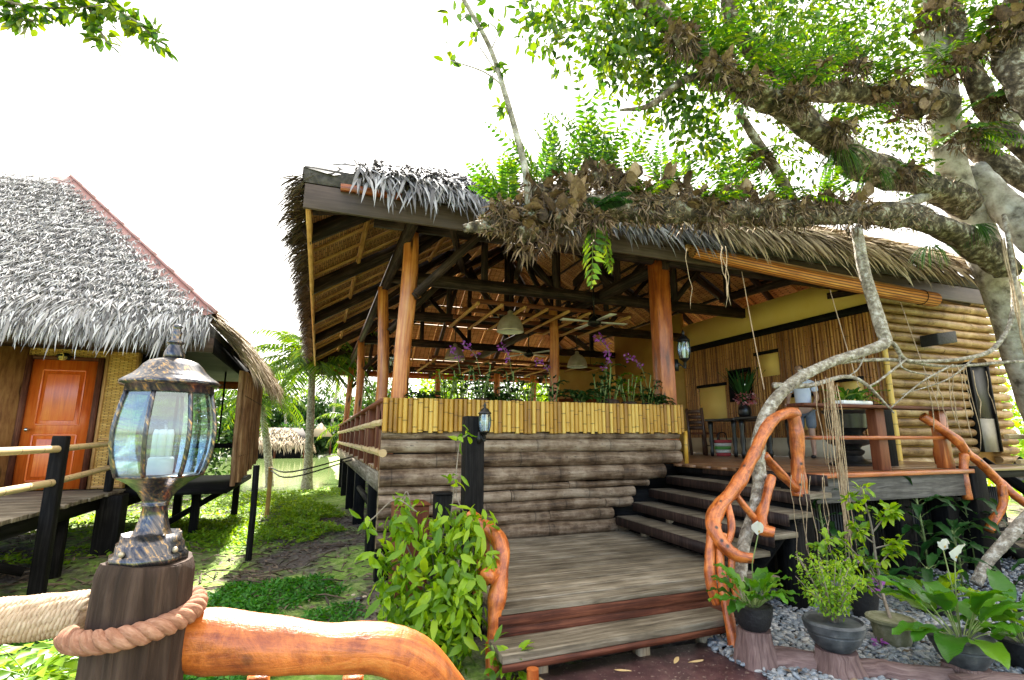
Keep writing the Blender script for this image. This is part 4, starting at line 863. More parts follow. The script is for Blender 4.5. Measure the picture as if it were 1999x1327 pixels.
# stakes, cable and brown box pillars between the buildings
def stake(x, y, z1, w, mat, label, group='thin stakes on the bank'):
    mb = MB(); z = float(gz(x, y)); mb.tube([(x, y, z - .2), (x + .01, y, (z + z1) / 2), (x, y, z1)], w, 8); tag(mb.build('stake', mat, smooth=True, auto=True), label, 'stake', group)
p = on_z(485, 1083, -.09); stake(p[0], p[1], on_y(496, 908, p[1])[2], .045, M['dark_wood'], 'black upright stake on the litter below the hanging slat screen')
p = on_z(520, 1010, -.1); stake(p[0], p[1], on_y(520, 912, p[1])[2], .045, M['batten'], 'brown upright stake further back than the black one')
ca = MB()
for q in (0, .06): ca.tube([on_z(520, 1010, -.1) * A(1, 1, 0) + A(0, 0, .95 - q), A(-.4, 10.6, .98 - q * 1.6), A(.75, 11.5, 1.22 - q)], .014, 5, sub=5)
tag(ca.build('cable', M['black_metal'], smooth=True), 'sagging black cables strung from the brown stake to the pavilion deck', 'cable')
for (px, py, pt, Y, w, mat, lb) in ((797, 1085, 985, 5.9, .36, 'brown_paint', 'square brown box pillar behind the leafy shrub'), (862, 1060, 965, 5.4, .17, 'dark_wood', 'short black timber stub between the brown box and the lantern post')):
    a = on_y(px, py, Y); zt = on_y(px, pt, Y)[2]
    mb = MB(); mb.box(a[0] - w / 2, Y - w / 2, -.12, a[0] + w / 2, Y + w / 2, zt, 'z'); mb.box(a[0] - w / 2 - .015, Y - w / 2 - .015, zt + .001, a[0] + w / 2 + .015, Y + w / 2 + .015, zt + .025); tag(mb.build('box_pillar', M[mat], bevel=.01), lb, 'pillar')

# ================================================================== foreground: stump post, pier lantern, rope and log rail
B = at(290, 1093, 1.1); BX, BY, BZ = B
sp = MB(); NS = 56; sa = np.arange(NS) * 2 * math.pi / NS; ph_ = rng.uniform(0, 6.28, 6); lv = np.concatenate([np.linspace(-.1, BZ - .02, 60), [BZ - .006, BZ, BZ + .001]])
rel = sum(np.sin(sa * k + p_) * w for k, p_, w in ((2, ph_[0], .02), (5, ph_[1], .012), (11, ph_[2], .012), (17, ph_[3], .016), (26, ph_[4], .018)))
rings = []
for z in lv:
    h = z / BZ; r = .1 - .014 * h; r = r * (1 + rel + rng.normal(0, .006, NS) + .01 * np.sin(sa * 3 + z * 9)) if z < BZ - .01 else r * (.965 if z < BZ - .003 else .93) * (1 + rel * .7)
    rings.append(np.stack([BX - .016 + .016 * h + np.cos(sa) * r, BY + np.sin(sa) * r, np.full(NS, z)], -1))
    if z >= BZ: rings[-1][:, 2] += .004 * np.sin(sa * 2)
nl_ = len(lv); VV = np.vstack(rings + [[[BX, BY, BZ + .004]]]); FF = []; UU = []
for i_ in range(nl_ - 1):
    for j in range(NS):
        k = (j + 1) % NS; FF.append((i_ * NS + j, i_ * NS + k, (i_ + 1) * NS + k, (i_ + 1) * NS + j)); UU.append([(lv[i_], j * .012), (lv[i_], (j + 1) * .012), (lv[i_ + 1], (j + 1) * .012), (lv[i_ + 1], j * .012)])
for j in range(NS): FF.append(((nl_ - 1) * NS + j, (nl_ - 1) * NS + (j + 1) % NS, nl_ * NS)); UU.append([(math.cos(sa[j]) * .1, math.sin(sa[j]) * .1), (math.cos(sa[j]) * .1, math.sin(sa[j]) * .1), (0, 0)])
sp.add(VV, FF, UU)
tag(sp.build('stump_post', M['stump_bark'], smooth=True, auto=True), 'thick dark brown bark covered post carrying the large foreground lantern', 'post')
def zpx(py, px=300): return on_y(px, py, BY)[2] - BZ
pxm = BY / ray(300, 850)[1] / 1000 * .875 / 3.318   # metres per zoomed pixel
lan = thing('pier_lantern', 'large octagonal bronze lantern with curved glass panes standing on the stump post', 'lantern', (BX, BY, BZ))
z2 = lambda v: float(zpx(620 + v / 3.318)); z3 = lambda v: float(zpx(927 + v / 3.318))
RT = R(22.5 + 17)
def lath(name, prof, mat, parent=lan, n=8, rot=RT, smooth=False, cap=True):
    mb = MB(); mb.lathe([(r * pxm, z) for r, z in prof], B, n, rot, cap=cap); return mb.build(name, mat, parent, smooth=smooth)
lath('base', [(250, .0), (250, .014), (222, .018), (218, .036), (200, .04), (192, .056), (150, z3(420)), (112, z3(345)), (92, z3(270)), (80, z3(205)), (88, z3(198)), (88, z3(188)), (84, z2(1205)), (100, z2(1170)), (135, z2(1120)), (205, z2(1065)), (275, z2(1030)), (292, z2(1022)), (286, z2(1016))], M['bronze'])
for q in range(4):
    mb = MB(); a_ = RT + q * math.pi / 2 + .3; c_ = B + A(math.cos(a_) * 215 * pxm, math.sin(a_) * 215 * pxm, .024); mb.ball(c_, .006, 8, 6); mb.build('bolt', M['pewter'], lan, smooth=True)
GP = [(276, z2(1018)), (300, z2(960)), (322, z2(880)), (333, z2(790)), (333, z2(720)), (322, z2(640)), (305, z2(560)), (286, z2(488))]
for k in range(8):
    a0, a1 = RT + k * math.pi / 4, RT + (k + 1) * math.pi / 4; mb = MB(); V = []
    for r, z in GP:
        for s_ in (0.04, .5, .96):
            p0 = A(math.cos(a0), math.sin(a0), 0); p1 = A(math.cos(a1), math.sin(a1), 0); V.append(B + (p0 * (1 - s_) + p1 * s_) * r * pxm * .985 + A(0, 0, z))
    mb.add(V, [(j * 3 + m_, j * 3 + m_ + 1, j * 3 + m_ + 4, j * 3 + m_ + 3) for j in range(len(GP) - 1) for m_ in (0, 1)])
    pn = mb.build('pane', M['glass'], lan, smooth=True)
    mb = MB(); mb.tube([B + A(math.cos(a0) * r * pxm, math.sin(a0) * r * pxm, z) for r, z in GP], 16 * pxm, 8, sub=2); mb.build('rib', M['bronze'], lan, smooth=True)
lath('crown', [(292, z2(492)), (306, z2(486)), (300, z2(445)), (338, z2(436)), (345, z2(424)), (322, z2(408)), (268, z2(376)), (232, z2(345)), (205, z2(312)), (170, z2(285)), (118, z2(268)), (72, z2(260)), (68, z2(255))], M['bronze'])
fin = lath('finial', [(66, z2(258)), (72, z2(245)), (66, z2(215)), (48, z2(180)), (44, z2(168)), (58, z2(160)), (60, z2(150)), (34, z2(140)), (30, z2(110)), (38, z2(90)), (30, z2(78)), (26, z2(62)), (36, z2(52)), (28, z2(40)), (3, z2(30))], M['bronze'], n=14, smooth=True)
mb = MB(); c = B + A(0, 0, z2(1015)); pb = pxm
mb.lathe([(80, 0), (84, .01), (82, .034), (70, .038)], c, 16); mb.v = [(v - c) * A(pb, pb, 1) + c for v in mb.v]; mb.build('bulb_base', M['white'], lan, smooth=True, auto=True)
for (dx, dy) in ((-.012, -.006), (.0, -.011), (.012, -.004), (.004, .01)):
    mb = MB(); mb.tube([c + A(dx, dy, .034), c + A(dx, dy, .088), c + A(dx * .8, dy * .8, .096)], .0085, 8); mb.build('bulb_tube', M['white'], lan, smooth=True)

# rope round the post
def twist_rope(mb, path, r, turns, n=6):
    path = np.asarray(path, float); T = np.gradient(path, axis=0); T /= np.linalg.norm(T, axis=1)[:, None]
    ref = nz(np.cross(T[0], A(.1, .2, 1))); fr = []
    for tt in T: ref = nz(ref - tt * np.dot(ref, tt)); fr.append((ref, np.cross(tt, ref)))
    for q in range(3):
        pts = [path[k] + (fr[k][0] * math.cos(6.283 * (turns * k / len(path) + q / 3)) + fr[k][1] * math.sin(6.283 * (turns * k / len(path) + q / 3))) * r * .52 for k in range(len(path))]
        mb.tube(pts, r * .56, n + 2)
zr = zpx(1190) + BZ; ang = np.linspace(R(200), R(395), 90)
rp = [A(BX - .009 + math.cos(a) * .107, BY + math.sin(a) * .107, zr - .026 + .036 * np.clip((a - R(200)) / R(195), 0, 1) ** 1.5) for a in ang]
mb = MB(); twist_rope(mb, rp, .021, 5.5)
tag(mb.build('twisted_rope', M['rope'], smooth=True), 'thick twisted pinkish rope tied around the stump post below the lantern', 'rope')
# rope-bound rail to the left
lr = thing('rope_bound_rail', 'horizontal rail wound tightly with pale rope left of the stump post', 'rail', at(80, 1240, 1.12))
a = at(-900, 1300, .9); b = at(172, 1195, 1.14); core = [a + (b - a) * t for t in np.linspace(0, 1, 24)]
mb = MB(); mb.tube(core, .036, 14); mb.build('rail', M['rope_pale'], lr, smooth=True)
d = nz(b - a); e1 = nz(np.cross(d, (0, 0, 1))); e2 = np.cross(d, e1); n = 84 * 16
hel = [a + (b - a) * t / n + (e1 * math.cos(t * 6.283 / 16) + e2 * math.sin(t * 6.283 / 16)) * .038 for t in range(n)]
mb = MB(); twist_rope(mb, hel, .0095, 340, 3); mb.build('binding', M['rope_pale'], lr, smooth=True)
# orange log rail to the right, bending down at its end
og = thing('log_rail', 'smooth varnished orange log rail bending down at its right end in the foreground', 'rail', at(600, 1300, 1.2))
mb = MB(); path = [at(352, 1246, 1.13), at(420, 1250, 1.14), at(520, 1258, 1.15), at(640, 1264, 1.17), at(740, 1266, 1.19), at(810, 1292, 1.22), at(865, 1345, 1.25), at(930, 1450, 1.3), at(985, 1600, 1.36)]
mb.tube(path, [.062, .064, .056, .053, .056, .054, .05, .05, .05], 40, noise=.02, sub=14, lump=.05)
mb.build('beam', M['varnish'], og, smooth=True, auto=True)
for (px, D) in ((505, 1.16), (690, 1.2)):
    p = at(px, 1318, D); mb = MB(); mb.tube([p, p + A(0, 0, -.3), A(p[0] + .03, p[1], 0)], [.024, .026, .03], 12, noise=.05, sub=4); mb.build('leg', M['varnish'], og, smooth=True)
tag(MB().tube([on_z(1040, 1345, .0) , on_z(1040, 1345, .0) + A(0, 0, .12)], .04, 12).build('short_peg', M['orange_wood'], smooth=True, auto=True), 'stubby orange wooden peg at the bottom edge beside the path', 'peg')
M['leaf_moss'] = leafm('leaf_moss', [(.012, .014, .006), (.03, .035, .012), (.07, .08, .02), (.12, .16, .03)], .3, .7, 1.4)
# ================================================================== the big tree over the deck, its limbs, ferns and roots
tree = thing('spreading_tree', 'huge old tree with pale trunk and mossy limbs reaching over the pavilion eave', 'tree', (9.4, 4.4, 0))
def limb(pp, name, mat, sub=6, n=14, nz_=.1, parent=tree):
    pts = [at(x, y, D) for x, y, D, r in pp]; mb = MB(); mb.tube(pts, [r for *_, r in pp], n, noise=nz_, sub=sub); return mb.build(name, M[mat], parent, smooth=True)
tk = [at(2110, 1020, 8.3) * A(1, 1, 0) + A(0, 0, -.2), at(2075, 900, 8.3), at(2010, 720, 8.2), at(1950, 560, 8.1), at(1900, 440, 8.0), at(1855, 330, 7.9), at(1842, 220, 7.8), at(1830, 100, 7.7), at(1815, -60, 7.6)]
mb = MB(); mb.tube(tk, [.42, .34, .27, .24, .235, .225, .2, .19, .18], 24, noise=.07, sub=6); trunk = mb.build('trunk', M['trunk'], tree, smooth=True)
limb([(1900, 330, 8.0, .17), (1950, 390, 7.7, .2), (2010, 450, 7.4, .22), (2120, 560, 7.2, .24), (2190, 760, 7.6, .27), (2170, 1010, 8.1, .32)], 'limb', 'trunk')
limb([(2420, 420, 7.2, .03), (2260, 450, 7.4, .12), (2100, 400, 7.6, .18), (1990, 345, 7.8, .17), (1900, 285, 8.0, .15), (1850, 250, 8, .13)], 'limb', 'mossy', nz_=.25)
limb([(2200, 560, 7.5, .2), (2150, 450, 7.1, .16), (2080, 360, 7, .13), (1960, 250, 7.2, .13), (1900, 150, 7.3, .12), (1870, 50, 7.4, .11), (1850, -60, 7.4, .1)], 'limb', 'mossy', nz_=.25)
limb([(2200, 660, 7.5, .24), (2180, 420, 6.4, .22), (2100, 250, 6, .2), (2020, 200, 6.2, .2), (1985, 140, 6.4, .19), (1975, 60, 6.6, .16), (1990, -80, 6.9, .12), (1960, -220, 7.2, .05)], 'limb', 'mossy', nz_=.25)
# mossy limb along the eave
EV = [(1960, 520, 7.7, .2), (1890, 470, 7.2, .17), (1800, 428, 6.7, .145), (1700, 418, 6.2, .13), (1580, 418, 5.7, .115), (1450, 415, 5.3, .12), (1330, 410, 5.0, .12), (1220, 405, 4.75, .12), (1120, 410, 4.55, .12), (1020, 425, 4.4, .09), (940, 440, 4.3, .05), (905, 446, 4.3, .03)]
limb(EV, 'eave_limb', 'mossy', n=22, nz_=.3)
# big limb going up to the left
UP = [(1890, 400, 7.6, .19), (1790, 355, 7.0, .17), (1680, 320, 6.5, .17), (1590, 250, 6.1, .17), (1520, 200, 5.8, .13), (1440, 165, 5.5, .13), (1350, 90, 5.2, .1), (1260, 0, 5.0, .09), (1200, -70, 4.9, .08)]
limb(UP, 'upper_limb', 'mossy', n=22, nz_=.3)
limb([(1850, 205, 7.6, .16), (1760, 190, 7.1, .15), (1660, 180, 6.6, .13), (1550, 165, 6.3, .12), (1440, 60, 6.1, .1), (1420, -50, 6, .09)], 'upper_limb', 'mossy', nz_=.2)
limb([(1420, 145, 5.4, .05), (1340, 155, 5.1, .04), (1270, 205, 4.9, .03), (1210, 215, 4.8, .012)], 'branch', 'mossy', n=8)
limb([(1560, 420, 5.8, .07), (1520, 340, 5.7, .06), (1480, 280, 5.6, .05), (1440, 215, 5.6, .04)], 'branch', 'mossy', n=8)
limb([(1840, 360, 7.3, .1), (1800, 385, 7, .08), (1740, 405, 6.5, .06)], 'branch', 'bark', n=8)
limb([(1035, 420, 4.35, .035), (1025, 330, 4.35, .03), (1005, 250, 4.35, .026), (985, 180, 4.35, .024), (955, 90, 4.35, .02), (900, -10, 4.3, .017), (870, -60, 4.3, .015)], 'upright_branch', 'bark', n=10, nz_=.06)
for pp in ([(985, 170, 4.35, .009), (945, 140, 4.3, .006), (880, 118, 4.25, .004)], [(975, 150, 4.35, .007), (935, 90, 4.3, .004), (905, 60, 4.3, .003)], [(960, 95, 4.35, .006), (975, 60, 4.3, .004)], [(918, 25, 4.3, .005), (900, 40, 4.3, .004)]): limb(pp, 'twig', 'bark', n=6, sub=3)
# pale aerial roots
limb([(1672, 445, 6.0, .06), (1685, 520, 5.95, .062), (1705, 590, 5.85, .062), (1722, 645, 5.75, .066), (1728, 668, 5.7, .06), (1690, 685, 5.6, .052), (1620, 708, 5.45, .052), (1550, 745, 5.25, .058), (1500, 800, 5.1, .06), (1480, 870, 5.0, .066), (1482, 940, 4.9, .062), (1472, 1000, 4.75, .06), (1455, 1050, 4.6, .055), (1448, 1100, 4.4, .05), (1440, 1180, 4.2, .05)], 'aerial_root', 'root_bark', n=14, nz_=.08)
limb([(1485, 900, 4.95, .03), (1495, 960, 4.85, .03), (1482, 1010, 4.72, .03)], 'aerial_root', 'root_bark', n=8)
limb([(1720, 662, 5.72, .04), (1745, 672, 5.75, .025), (1765, 700, 5.8, .022), (1800, 705, 5.9, .02), (1880, 700, 6.2, .022), (1940, 680, 6.5, .028), (1975, 620, 6.7, .03), (1978, 540, 6.8, .03), (1970, 470, 6.9, .03), (1960, 420, 7.2, .03)], 'aerial_root', 'root_bark', n=10, nz_=.08)
limb([(1510, 752, 5.2, .03), (1580, 752, 5.3, .026), (1650, 735, 5.45, .022), (1690, 750, 5.5, .018), (1730, 790, 5.6, .012), (1745, 806, 5.6, .008)], 'aerial_root', 'root_bark', n=8)
limb([(1560, 725, 5.3, .02), (1640, 708, 5.5, .018), (1740, 702, 5.8, .02), (1850, 715, 6.2, .016), (1999, 705, 6.7, .02), (2080, 715, 6.9, .02)], 'aerial_root', 'root_bark', n=8)
for pp in ([(1770, 700, 5.8, .014), (1720, 740, 5.6, .012), (1695, 755, 5.5, .01)], [(1860, 712, 6.1, .012), (1800, 745, 5.8, .01), (1740, 795, 5.6, .006)], [(1690, 690, 5.6, .01), (1675, 720, 5.5, .008), (1655, 735, 5.45, .006)], [(1755, 690, 5.78, .012), (1765, 720, 5.75, .01), (1830, 735, 6, .008)], [(1900, 700, 6.2, .012), (1850, 740, 6, .008), (1760, 770, 5.7, .005)]): limb(pp, 'rootlet', 'root_bark', n=6)
limb([(2080, 960, 5.4, .06), (2010, 1005, 5.3, .06), (1960, 1060, 5.2, .055), (1925, 1100, 5.15, .05), (1905, 1140, 5.1, .05)], 'aerial_root', 'root_bark', n=12, nz_=.08)
# hanging root strands
def strands(name, px, y0, y1, D, n, spread, r=.006, mat='root_tan'):
    mb = MB()
    for k in range(n):
        x = px + random.gauss(0, spread); a = at(x, y0 + random.uniform(-8, 8), D + random.uniform(-.1, .1)); z = at(px, y1 + random.uniform(-70, 30), D)[2]
        w = [a + A(.02 * math.sin(q * 1.1 + x) + random.gauss(0, .006), random.gauss(0, .008), (z - a[2]) * q / 6) for q in range(7)]; mb.tube(w, [r * random.uniform(.6, 1.3)] * 6 + [.002], 5, sub=2)
    return mb.build(name, M[mat], tree, smooth=True)
strands('hanging_roots', 1622, 745, 1080, 5.1, 15, 8, .0045)
strands('hanging_roots', 1612, 740, 960, 5.15, 5, 14, .0035); strands('hanging_roots', 1580, 930, 1110, 4.9, 6, 22, .0035)
strands('hanging_roots', 1408, 480, 640, 5.2, 4, 26, .0035); strands('hanging_roots', 1850, 720, 850, 6.1, 10, 45, .005); strands('hanging_roots', 1965, 470, 760, 6.8, 4, 8, .008)
# moss, litter and shaggy fibre on the limbs
mb = MB(); mg = MB()
for E_, dn in ((EV[2:-1], 1.0), (UP[:7], .55)):
    for k in range(len(E_) - 1):
        for t in np.linspace(0, 1, 26):
            q = [E_[k][j] * (1 - t) + E_[k + 1][j] * t for j in range(4)]; c = at(*q[:3]); n = int(27 * dn); d = rdir(n); d[:, 2] += .1
            d /= np.linalg.norm(d, axis=1)[:, None]; P = c + d * q[3] * rng.uniform(.8, 1.35, n)[:, None]; D = d * .5 + rdir(n); D[:, 2] -= .45
            leaves(mb if rng.random() < .72 else mg, P, D, d + rdir(n) * .5, rng.uniform(.02, .12, n), rng.uniform(.003, .022, n))
mb.build('shaggy_bark', M['fibre'], tree); mg.build('moss', M['leaf_moss'], tree)
# leafy crown
clusters = []
def cl(x, y, D, r, n): clusters.append((at(x, y, D), r, n))
for (x, y, D, r, n) in [(1110, 40, 5.2, .5, 300), (1180, 90, 5.2, .5, 330), (1230, 30, 5.6, .6, 360), (1270, 110, 5.4, .5, 320), (1300, 170, 5.5, .4, 200), (1330, 40, 6.2, .7, 420), (1330, 215, 5.3, .38, 220), (1370, 250, 5.4, .4, 240), (1400, 60, 6.4, .7, 380), (1450, 20, 6.8, .8, 420), (1090, 90, 5.0, .3, 130), (1420, 180, 6.6, .4, 150), (1470, 110, 7.2, .8, 420), (1560, 60, 7.4, .9, 520), (1640, 100, 7.8, .9, 520), (1700, 30, 8.2, 1.0, 560), (1770, 110, 8.6, .9, 460), (1680, 250, 7.6, .5, 260), (1740, 270, 7.8, .5, 240), (1560, 290, 6.5, .45, 170), (1470, 290, 6.2, .45, 170), (1400, 310, 6.0, .4, 120), (1900, 90, 8.6, .8, 320), (1970, 50, 9, 1.0, 380), (1960, 200, 9, .7, 260), (1990, 330, 9, .6, 200), (1890, 230, 9, .5, 170), (1590, 150, 7.5, .6, 280), (1520, 20, 7.5, .8, 380), (1240, -40, 6, .8, 300), (1400, -60, 6.5, .9, 300), (1650, -60, 8, 1, 300), (1850, -50, 8.5, 1, 300), (1310, 120, 5.8, .5, 260), (1180, 20, 6, .6, 260), (1780, 345, 7.6, .3, 70), (1690, 200, 7, .4, 160)]: cl(x, y, D, r, n)
cm = MB()
for k, (c, r, n) in enumerate(clusters):
    n = int(n * .92)
    for q in range(6): cc = c + rdir(1)[0] * r * .65; cloud(cm, cc, r * .55, n // 6, .105, .52, .25, LEAF9 if k < 8 else LEAF5)
cm.build('crown', M['leaf_tree'], tree)
# limbs above and to the right of the frame that shade the deck
mb = MB()
for (x, y, z, r, n) in [(8.2, 2.2, 8.2, 1.6, 700), (9.8, 3.4, 8, 1.5, 700), (7.4, 4.4, 8, 1.3, 600), (10, 1.2, 7.4, 1.4, 500)]: cloud(mb, (x, y, z), (r, r, r * .6), n, .16, .6, .2)
mb.build('upper_crown', M['leaf_tree'], tree)
mb = MB(); mb.tube([A(9.3, 4.2, 6), A(9.2, 3, 7), A(8.6, 2.2, 7.8)], [.2, .13, .05], 10, noise=.1, sub=5); mb.build('limb', M['bark'], tree, smooth=True)
# leaves on the upright branch
mb = MB()
for (x, y, n, r) in [(880, 30, 5, .05), (900, 25, 4, .04), (945, 45, 5, .05), (935, 60, 4, .05), (885, 95, 6, .06), (875, 118, 4, .05), (925, 65, 5, .05), (965, 140, 8, .07), (975, 130, 5, .05), (985, 205, 6, .05), (975, 215, 3, .04), (980, 45, 4, .04), (1030, 105, 2, .05), (950, 8, 5, .05)]: cloud(mb, at(x, y, 4.33), r, n, .1, .5, .3, LEAF9)
mb.build('branch_leaves', M['leaf_tree'], tree)

def nestm():
    m, t, p, _ = new_mat('nest'); tc = t.nodes.new('ShaderNodeTexCoord'); g = t.nodes.new('ShaderNodeNewGeometry'); n = noise(t, tc.outputs['Object'], 34, 6, .7); n2 = noise(t, mapping(t, tc.outputs['UV'], (3, 22, 1)), 2, 3)
    f = math_n(t, 'ADD', math_n(t, 'ADD', math_n(t, 'MULTIPLY', n, .45), math_n(t, 'MULTIPLY', n2, .25)), math_n(t, 'MULTIPLY', g.outputs['Random Per Island'], .35))
    t.links.new(ramp(t, f, [(.02, .012, .007), (.12, .07, .038), (.3, .2, .115), (.5, .38, .25)], [.3, .48, .64, .85]), p.inputs['Base Color']); p.inputs['Roughness'].default_value = .85; bump(t, p, n, .8, .01); return m
M['nest'] = nestm()
# ---- basket ferns growing on the limbs: each a thing with its nest and fronds
def fern(px, py, D, n, L, pw, label, cat='fern', updir=(0, 0, 1), spread=.9, nest=.16, mat='leaf_fern', nl=16, droop=1.0, npin=13, group=None, pin=.032):
    c = at(px, py, D); t = thing('basket_fern', label, cat, c, group); mb = MB()
    for k in range(n):
        a = k * 2.4 + random.random(); e = random.uniform(.1, spread); d = nz(np.array(updir) * (1.1 - e * .5) + A(math.cos(a), math.sin(a), 0) * e)
        frond(mb, c + A(math.cos(a), math.sin(a), 0) * .04, d, L * random.uniform(.7, 1.15), pw, npin, droop, pin)
    mb.build('fronds', M[mat], t)
    if nest:
        mb = MB()
        for k in range(int(nl * 2.6)):
            a = k * 2.4; q = random.uniform(.15, .85) * nest; l = nest * random.uniform(.35, .8); yw = a + random.uniform(-1.2, 1.2)
            big_leaf(mb, c + A(math.cos(a) * q, math.sin(a) * q, -random.uniform(.15, 1.0) * nest), yw, random.uniform(.3, 1.5), l, l * random.uniform(.4, .75), random.uniform(-.8, 1.1), 5, fold=random.uniform(-.3, .6))
        core = MB(); core.ball(c - A(0, 0, nest * .45), nest * .5, 12, 8, .8); v = core.v[0]; core.v[0] = v + rng.normal(0, nest * .05, v.shape); core.build('root_ball', M['mossy'], t, smooth=True)
        n2 = 180; dd = rdir(n2); leaves(mb, c + dd * nest * .7 - A(0, 0, nest * .5), dd * .5 + rdir(n2) * .6 + A(0, 0, -.8), rdir(n2), rng.uniform(.04, .2, n2), rng.uniform(.002, .008, n2))
        mb.build('nest', M['nest'], t)
    return t
FG = 'basket ferns growing on the mossy limbs'
fern(985, 395, 4.3, 9, .42, .1, 'yellow green fern at the left tip of the mossy eave limb', updir=(-.35, -.2, .9), group=FG, nest=.13)
fern(1055, 360, 4.45, 10, .6, .12, 'bushy fern rising around the foot of the upright bare branch', group=FG, spread=.7, nest=.2)
fern(1100, 350, 4.6, 11, .66, .12, 'tall dense fern just right of the upright bare branch', group=FG, spread=.6, nest=.2)
fern(1165, 330, 4.7, 12, .82, .13, 'tallest fern standing over the middle of the pavilion eave', group=FG, spread=.55, nest=.2)
fern(1215, 345, 4.8, 10, .6, .11, 'feathery fern right of the tallest fern on the eave limb', group=FG, spread=.8, nest=.2)
fern(1290, 355, 5.0, 7, .45, .1, 'sparse fern over the brown nests left of the rolled blind end', group=FG, nest=.24)
fern(1340, 375, 5.1, 5, .5, .1, 'thin fern growing from the widest brown nest on the eave limb', group=FG, nest=.27)
fern(1430, 370, 5.3, 6, .45, .1, 'small fern over the reddish brown nest above the blind', group=FG, nest=.24)
fern(1545, 395, 5.6, 7, .45, .09, 'drooping bright fern where the limb crosses above the rolled blind', group=FG, updir=(.1, -.3, .6), nest=.2, droop=1.6)
fern(1660, 390, 6.0, 3, .4, .09, 'few fronds on the fork where the pale root drops down', group=FG, nest=.27)
fern(1168, 420, 4.4, 2, .62, .17, 'large pale frond hanging straight down from the eave limb', updir=(.05, -.1, -1), spread=.25, nest=.1, droop=.1, group=FG, pin=.045, npin=12, mat='leaf_palm')
fern(1160, 405, 4.45, 6, .3, .09, 'dark green fern beside the hanging pale frond', updir=(.3, -.3, .3), nest=.0, group=FG, mat='leaf_dark')
fern(1095, 395, 4.45, 2, .3, .08, 'flat low fern lying across the large pinkish brown nest', updir=(.6, -.3, .25), nest=.3, group=FG, droop=.4)
fern(1030, 430, 4.35, 2, .2, .06, 'shaggy brown nest with two tiny fronds under the left ferns', updir=(.2, -.2, .5), nest=.22, group=FG)
fern(1560, 170, 5.6, 12, .6, .12, 'grey green fern lying along the upper limb bend', updir=(0, -.4, .4), group=FG, nest=.2, droop=.7)
fern(1600, 130, 6.2, 12, 1.0, .16, 'upright fern behind the bend of the upper limb', group=FG, nest=.2)
fern(1500, 115, 5.9, 12, .95, .16, 'fern clump at the left fork of the upper limbs', group=FG, nest=.2)
fern(1670, 120, 6.3, 12, 1.0, .16, 'fern clump in the gap left of the pale trunk', group=FG)
fern(1740, 160, 6.5, 10, .75, .15, 'fern with hanging dark fronds beside the green nest', updir=(-.2, -.4, .2), group=FG, nest=.25)
fern(1790, 200, 6.9, 2, .2, .05, 'rounded green and ochre nest joined to the pale trunk', nest=.26, group=FG, nl=24)
fern(1850, 125, 7.2, 5, .75, .15, 'long bright frond reaching left across the pale trunk', updir=(-.7, -.6, .1), group=FG, nest=.22, droop=.5, pin=.05)
fern(1900, 90, 6.6, 6, .8, .14, 'bright ferns in the upper right corner beside the trunk', updir=(.1, -.5, .5), group=FG, nest=.22, pin=.05)
fern(1940, 190, 6.8, 8, .62, .14, 'broad hanging fern right of the pale trunk', updir=(.1, -.5, -.1), group=FG, nest=.2, droop=1.3, pin=.05)
fern(1880, 255, 6.9, 9, .65, .15, 'drooping fern low on the right of the trunk fork', updir=(.2, -.5, -.2), group=FG, nest=.2)
fern(1480, 300, 5.6, 9, .6, .13, 'dark fern drooping off the thin branch below the bend', updir=(-.3, -.2, .0), group=FG, nest=.1, droop=1.5)
fern(1985, 15, 6.2, 4, .5, .12, 'orange brown nest at the very top right corner', nest=.3, group=FG, nl=24)
fern(1830, 15, 7.0, 3, .4, .1, 'brown nest at the top of the pale trunk', nest=.26, group=FG, nl=24)
for k, (px, py, D, n, L, up, lb) in enumerate([(1255, 385, 4.8, 5, .3, (0, -.5, .5), 'small dark fern between the two biggest brown nests'), (1385, 395, 5.0, 5, .32, (.1, -.6, .3), 'small fern hanging in front of the middle of the eave limb'), (1490, 390, 5.3, 5, .4, (0, -.4, .7), 'light fern over the limb just left of the drooping bright fern'), (1610, 380, 5.7, 5, .36, (.2, -.3, .8), 'small fern right of the drooping bright fern'), (1400, 120, 5.0, 8, .6, (-.2, -.3, .6), 'fern on the upper limb near the top of the frame'), (1330, 60, 4.9, 6, .5, (0, -.4, .5), 'fern high on the thin end of the upper limb'), (1640, 240, 5.9, 6, .5, (.1, -.6, .2), 'fern on the near face of the upper limb'), (1450, 150, 5.3, 8, .5, (0, -.5, .4), 'shaggy fern at the knee of the upper limb'), (1770, 330, 6.6, 6, .45, (0, -.5, .4), 'small fern close to where the upper limb joins the trunk')]):
    fern(px, py, D, n, L, .11, lb, updir=up, group=FG, nest=.17, pin=.035)
def tuft(px, py, D, L, n, label):
    c = at(px, py, D); mb = MB()
    for k in range(n):
        a = random.uniform(0, 6.28); d = A(math.cos(a) * .5, math.sin(a) * .5, random.uniform(-.6, .4)); p = [c + A(math.cos(a), math.sin(a), 0) * .05]
        for q in range(5): d = nz(d + A(0, 0, -.45)); p.append(p[-1] + d * L / 5)
        mb.tube(p, [.004, .004, .004, .003, .002, .001], 3, cap=False)
    tag(mb.build('grass_tuft', M['leaf_fern']), label, 'epiphyte', 'grassy tufts hanging on the limbs')
tuft(1640, 290, 6.2, .42, 120, 'grassy tuft hanging below the bend of the upper limb')
tuft(1705, 330, 6.6, .36, 110, 'darker grassy tuft right of the first tuft on the limb')
tuft(1905, 440, 7.0, .32, 90, 'grassy tuft on the lower trunk near the limb joint')
tuft(1818, 480, 6.7, .32, 50, 'thin dangling tuft under the eave limb by the roof end')
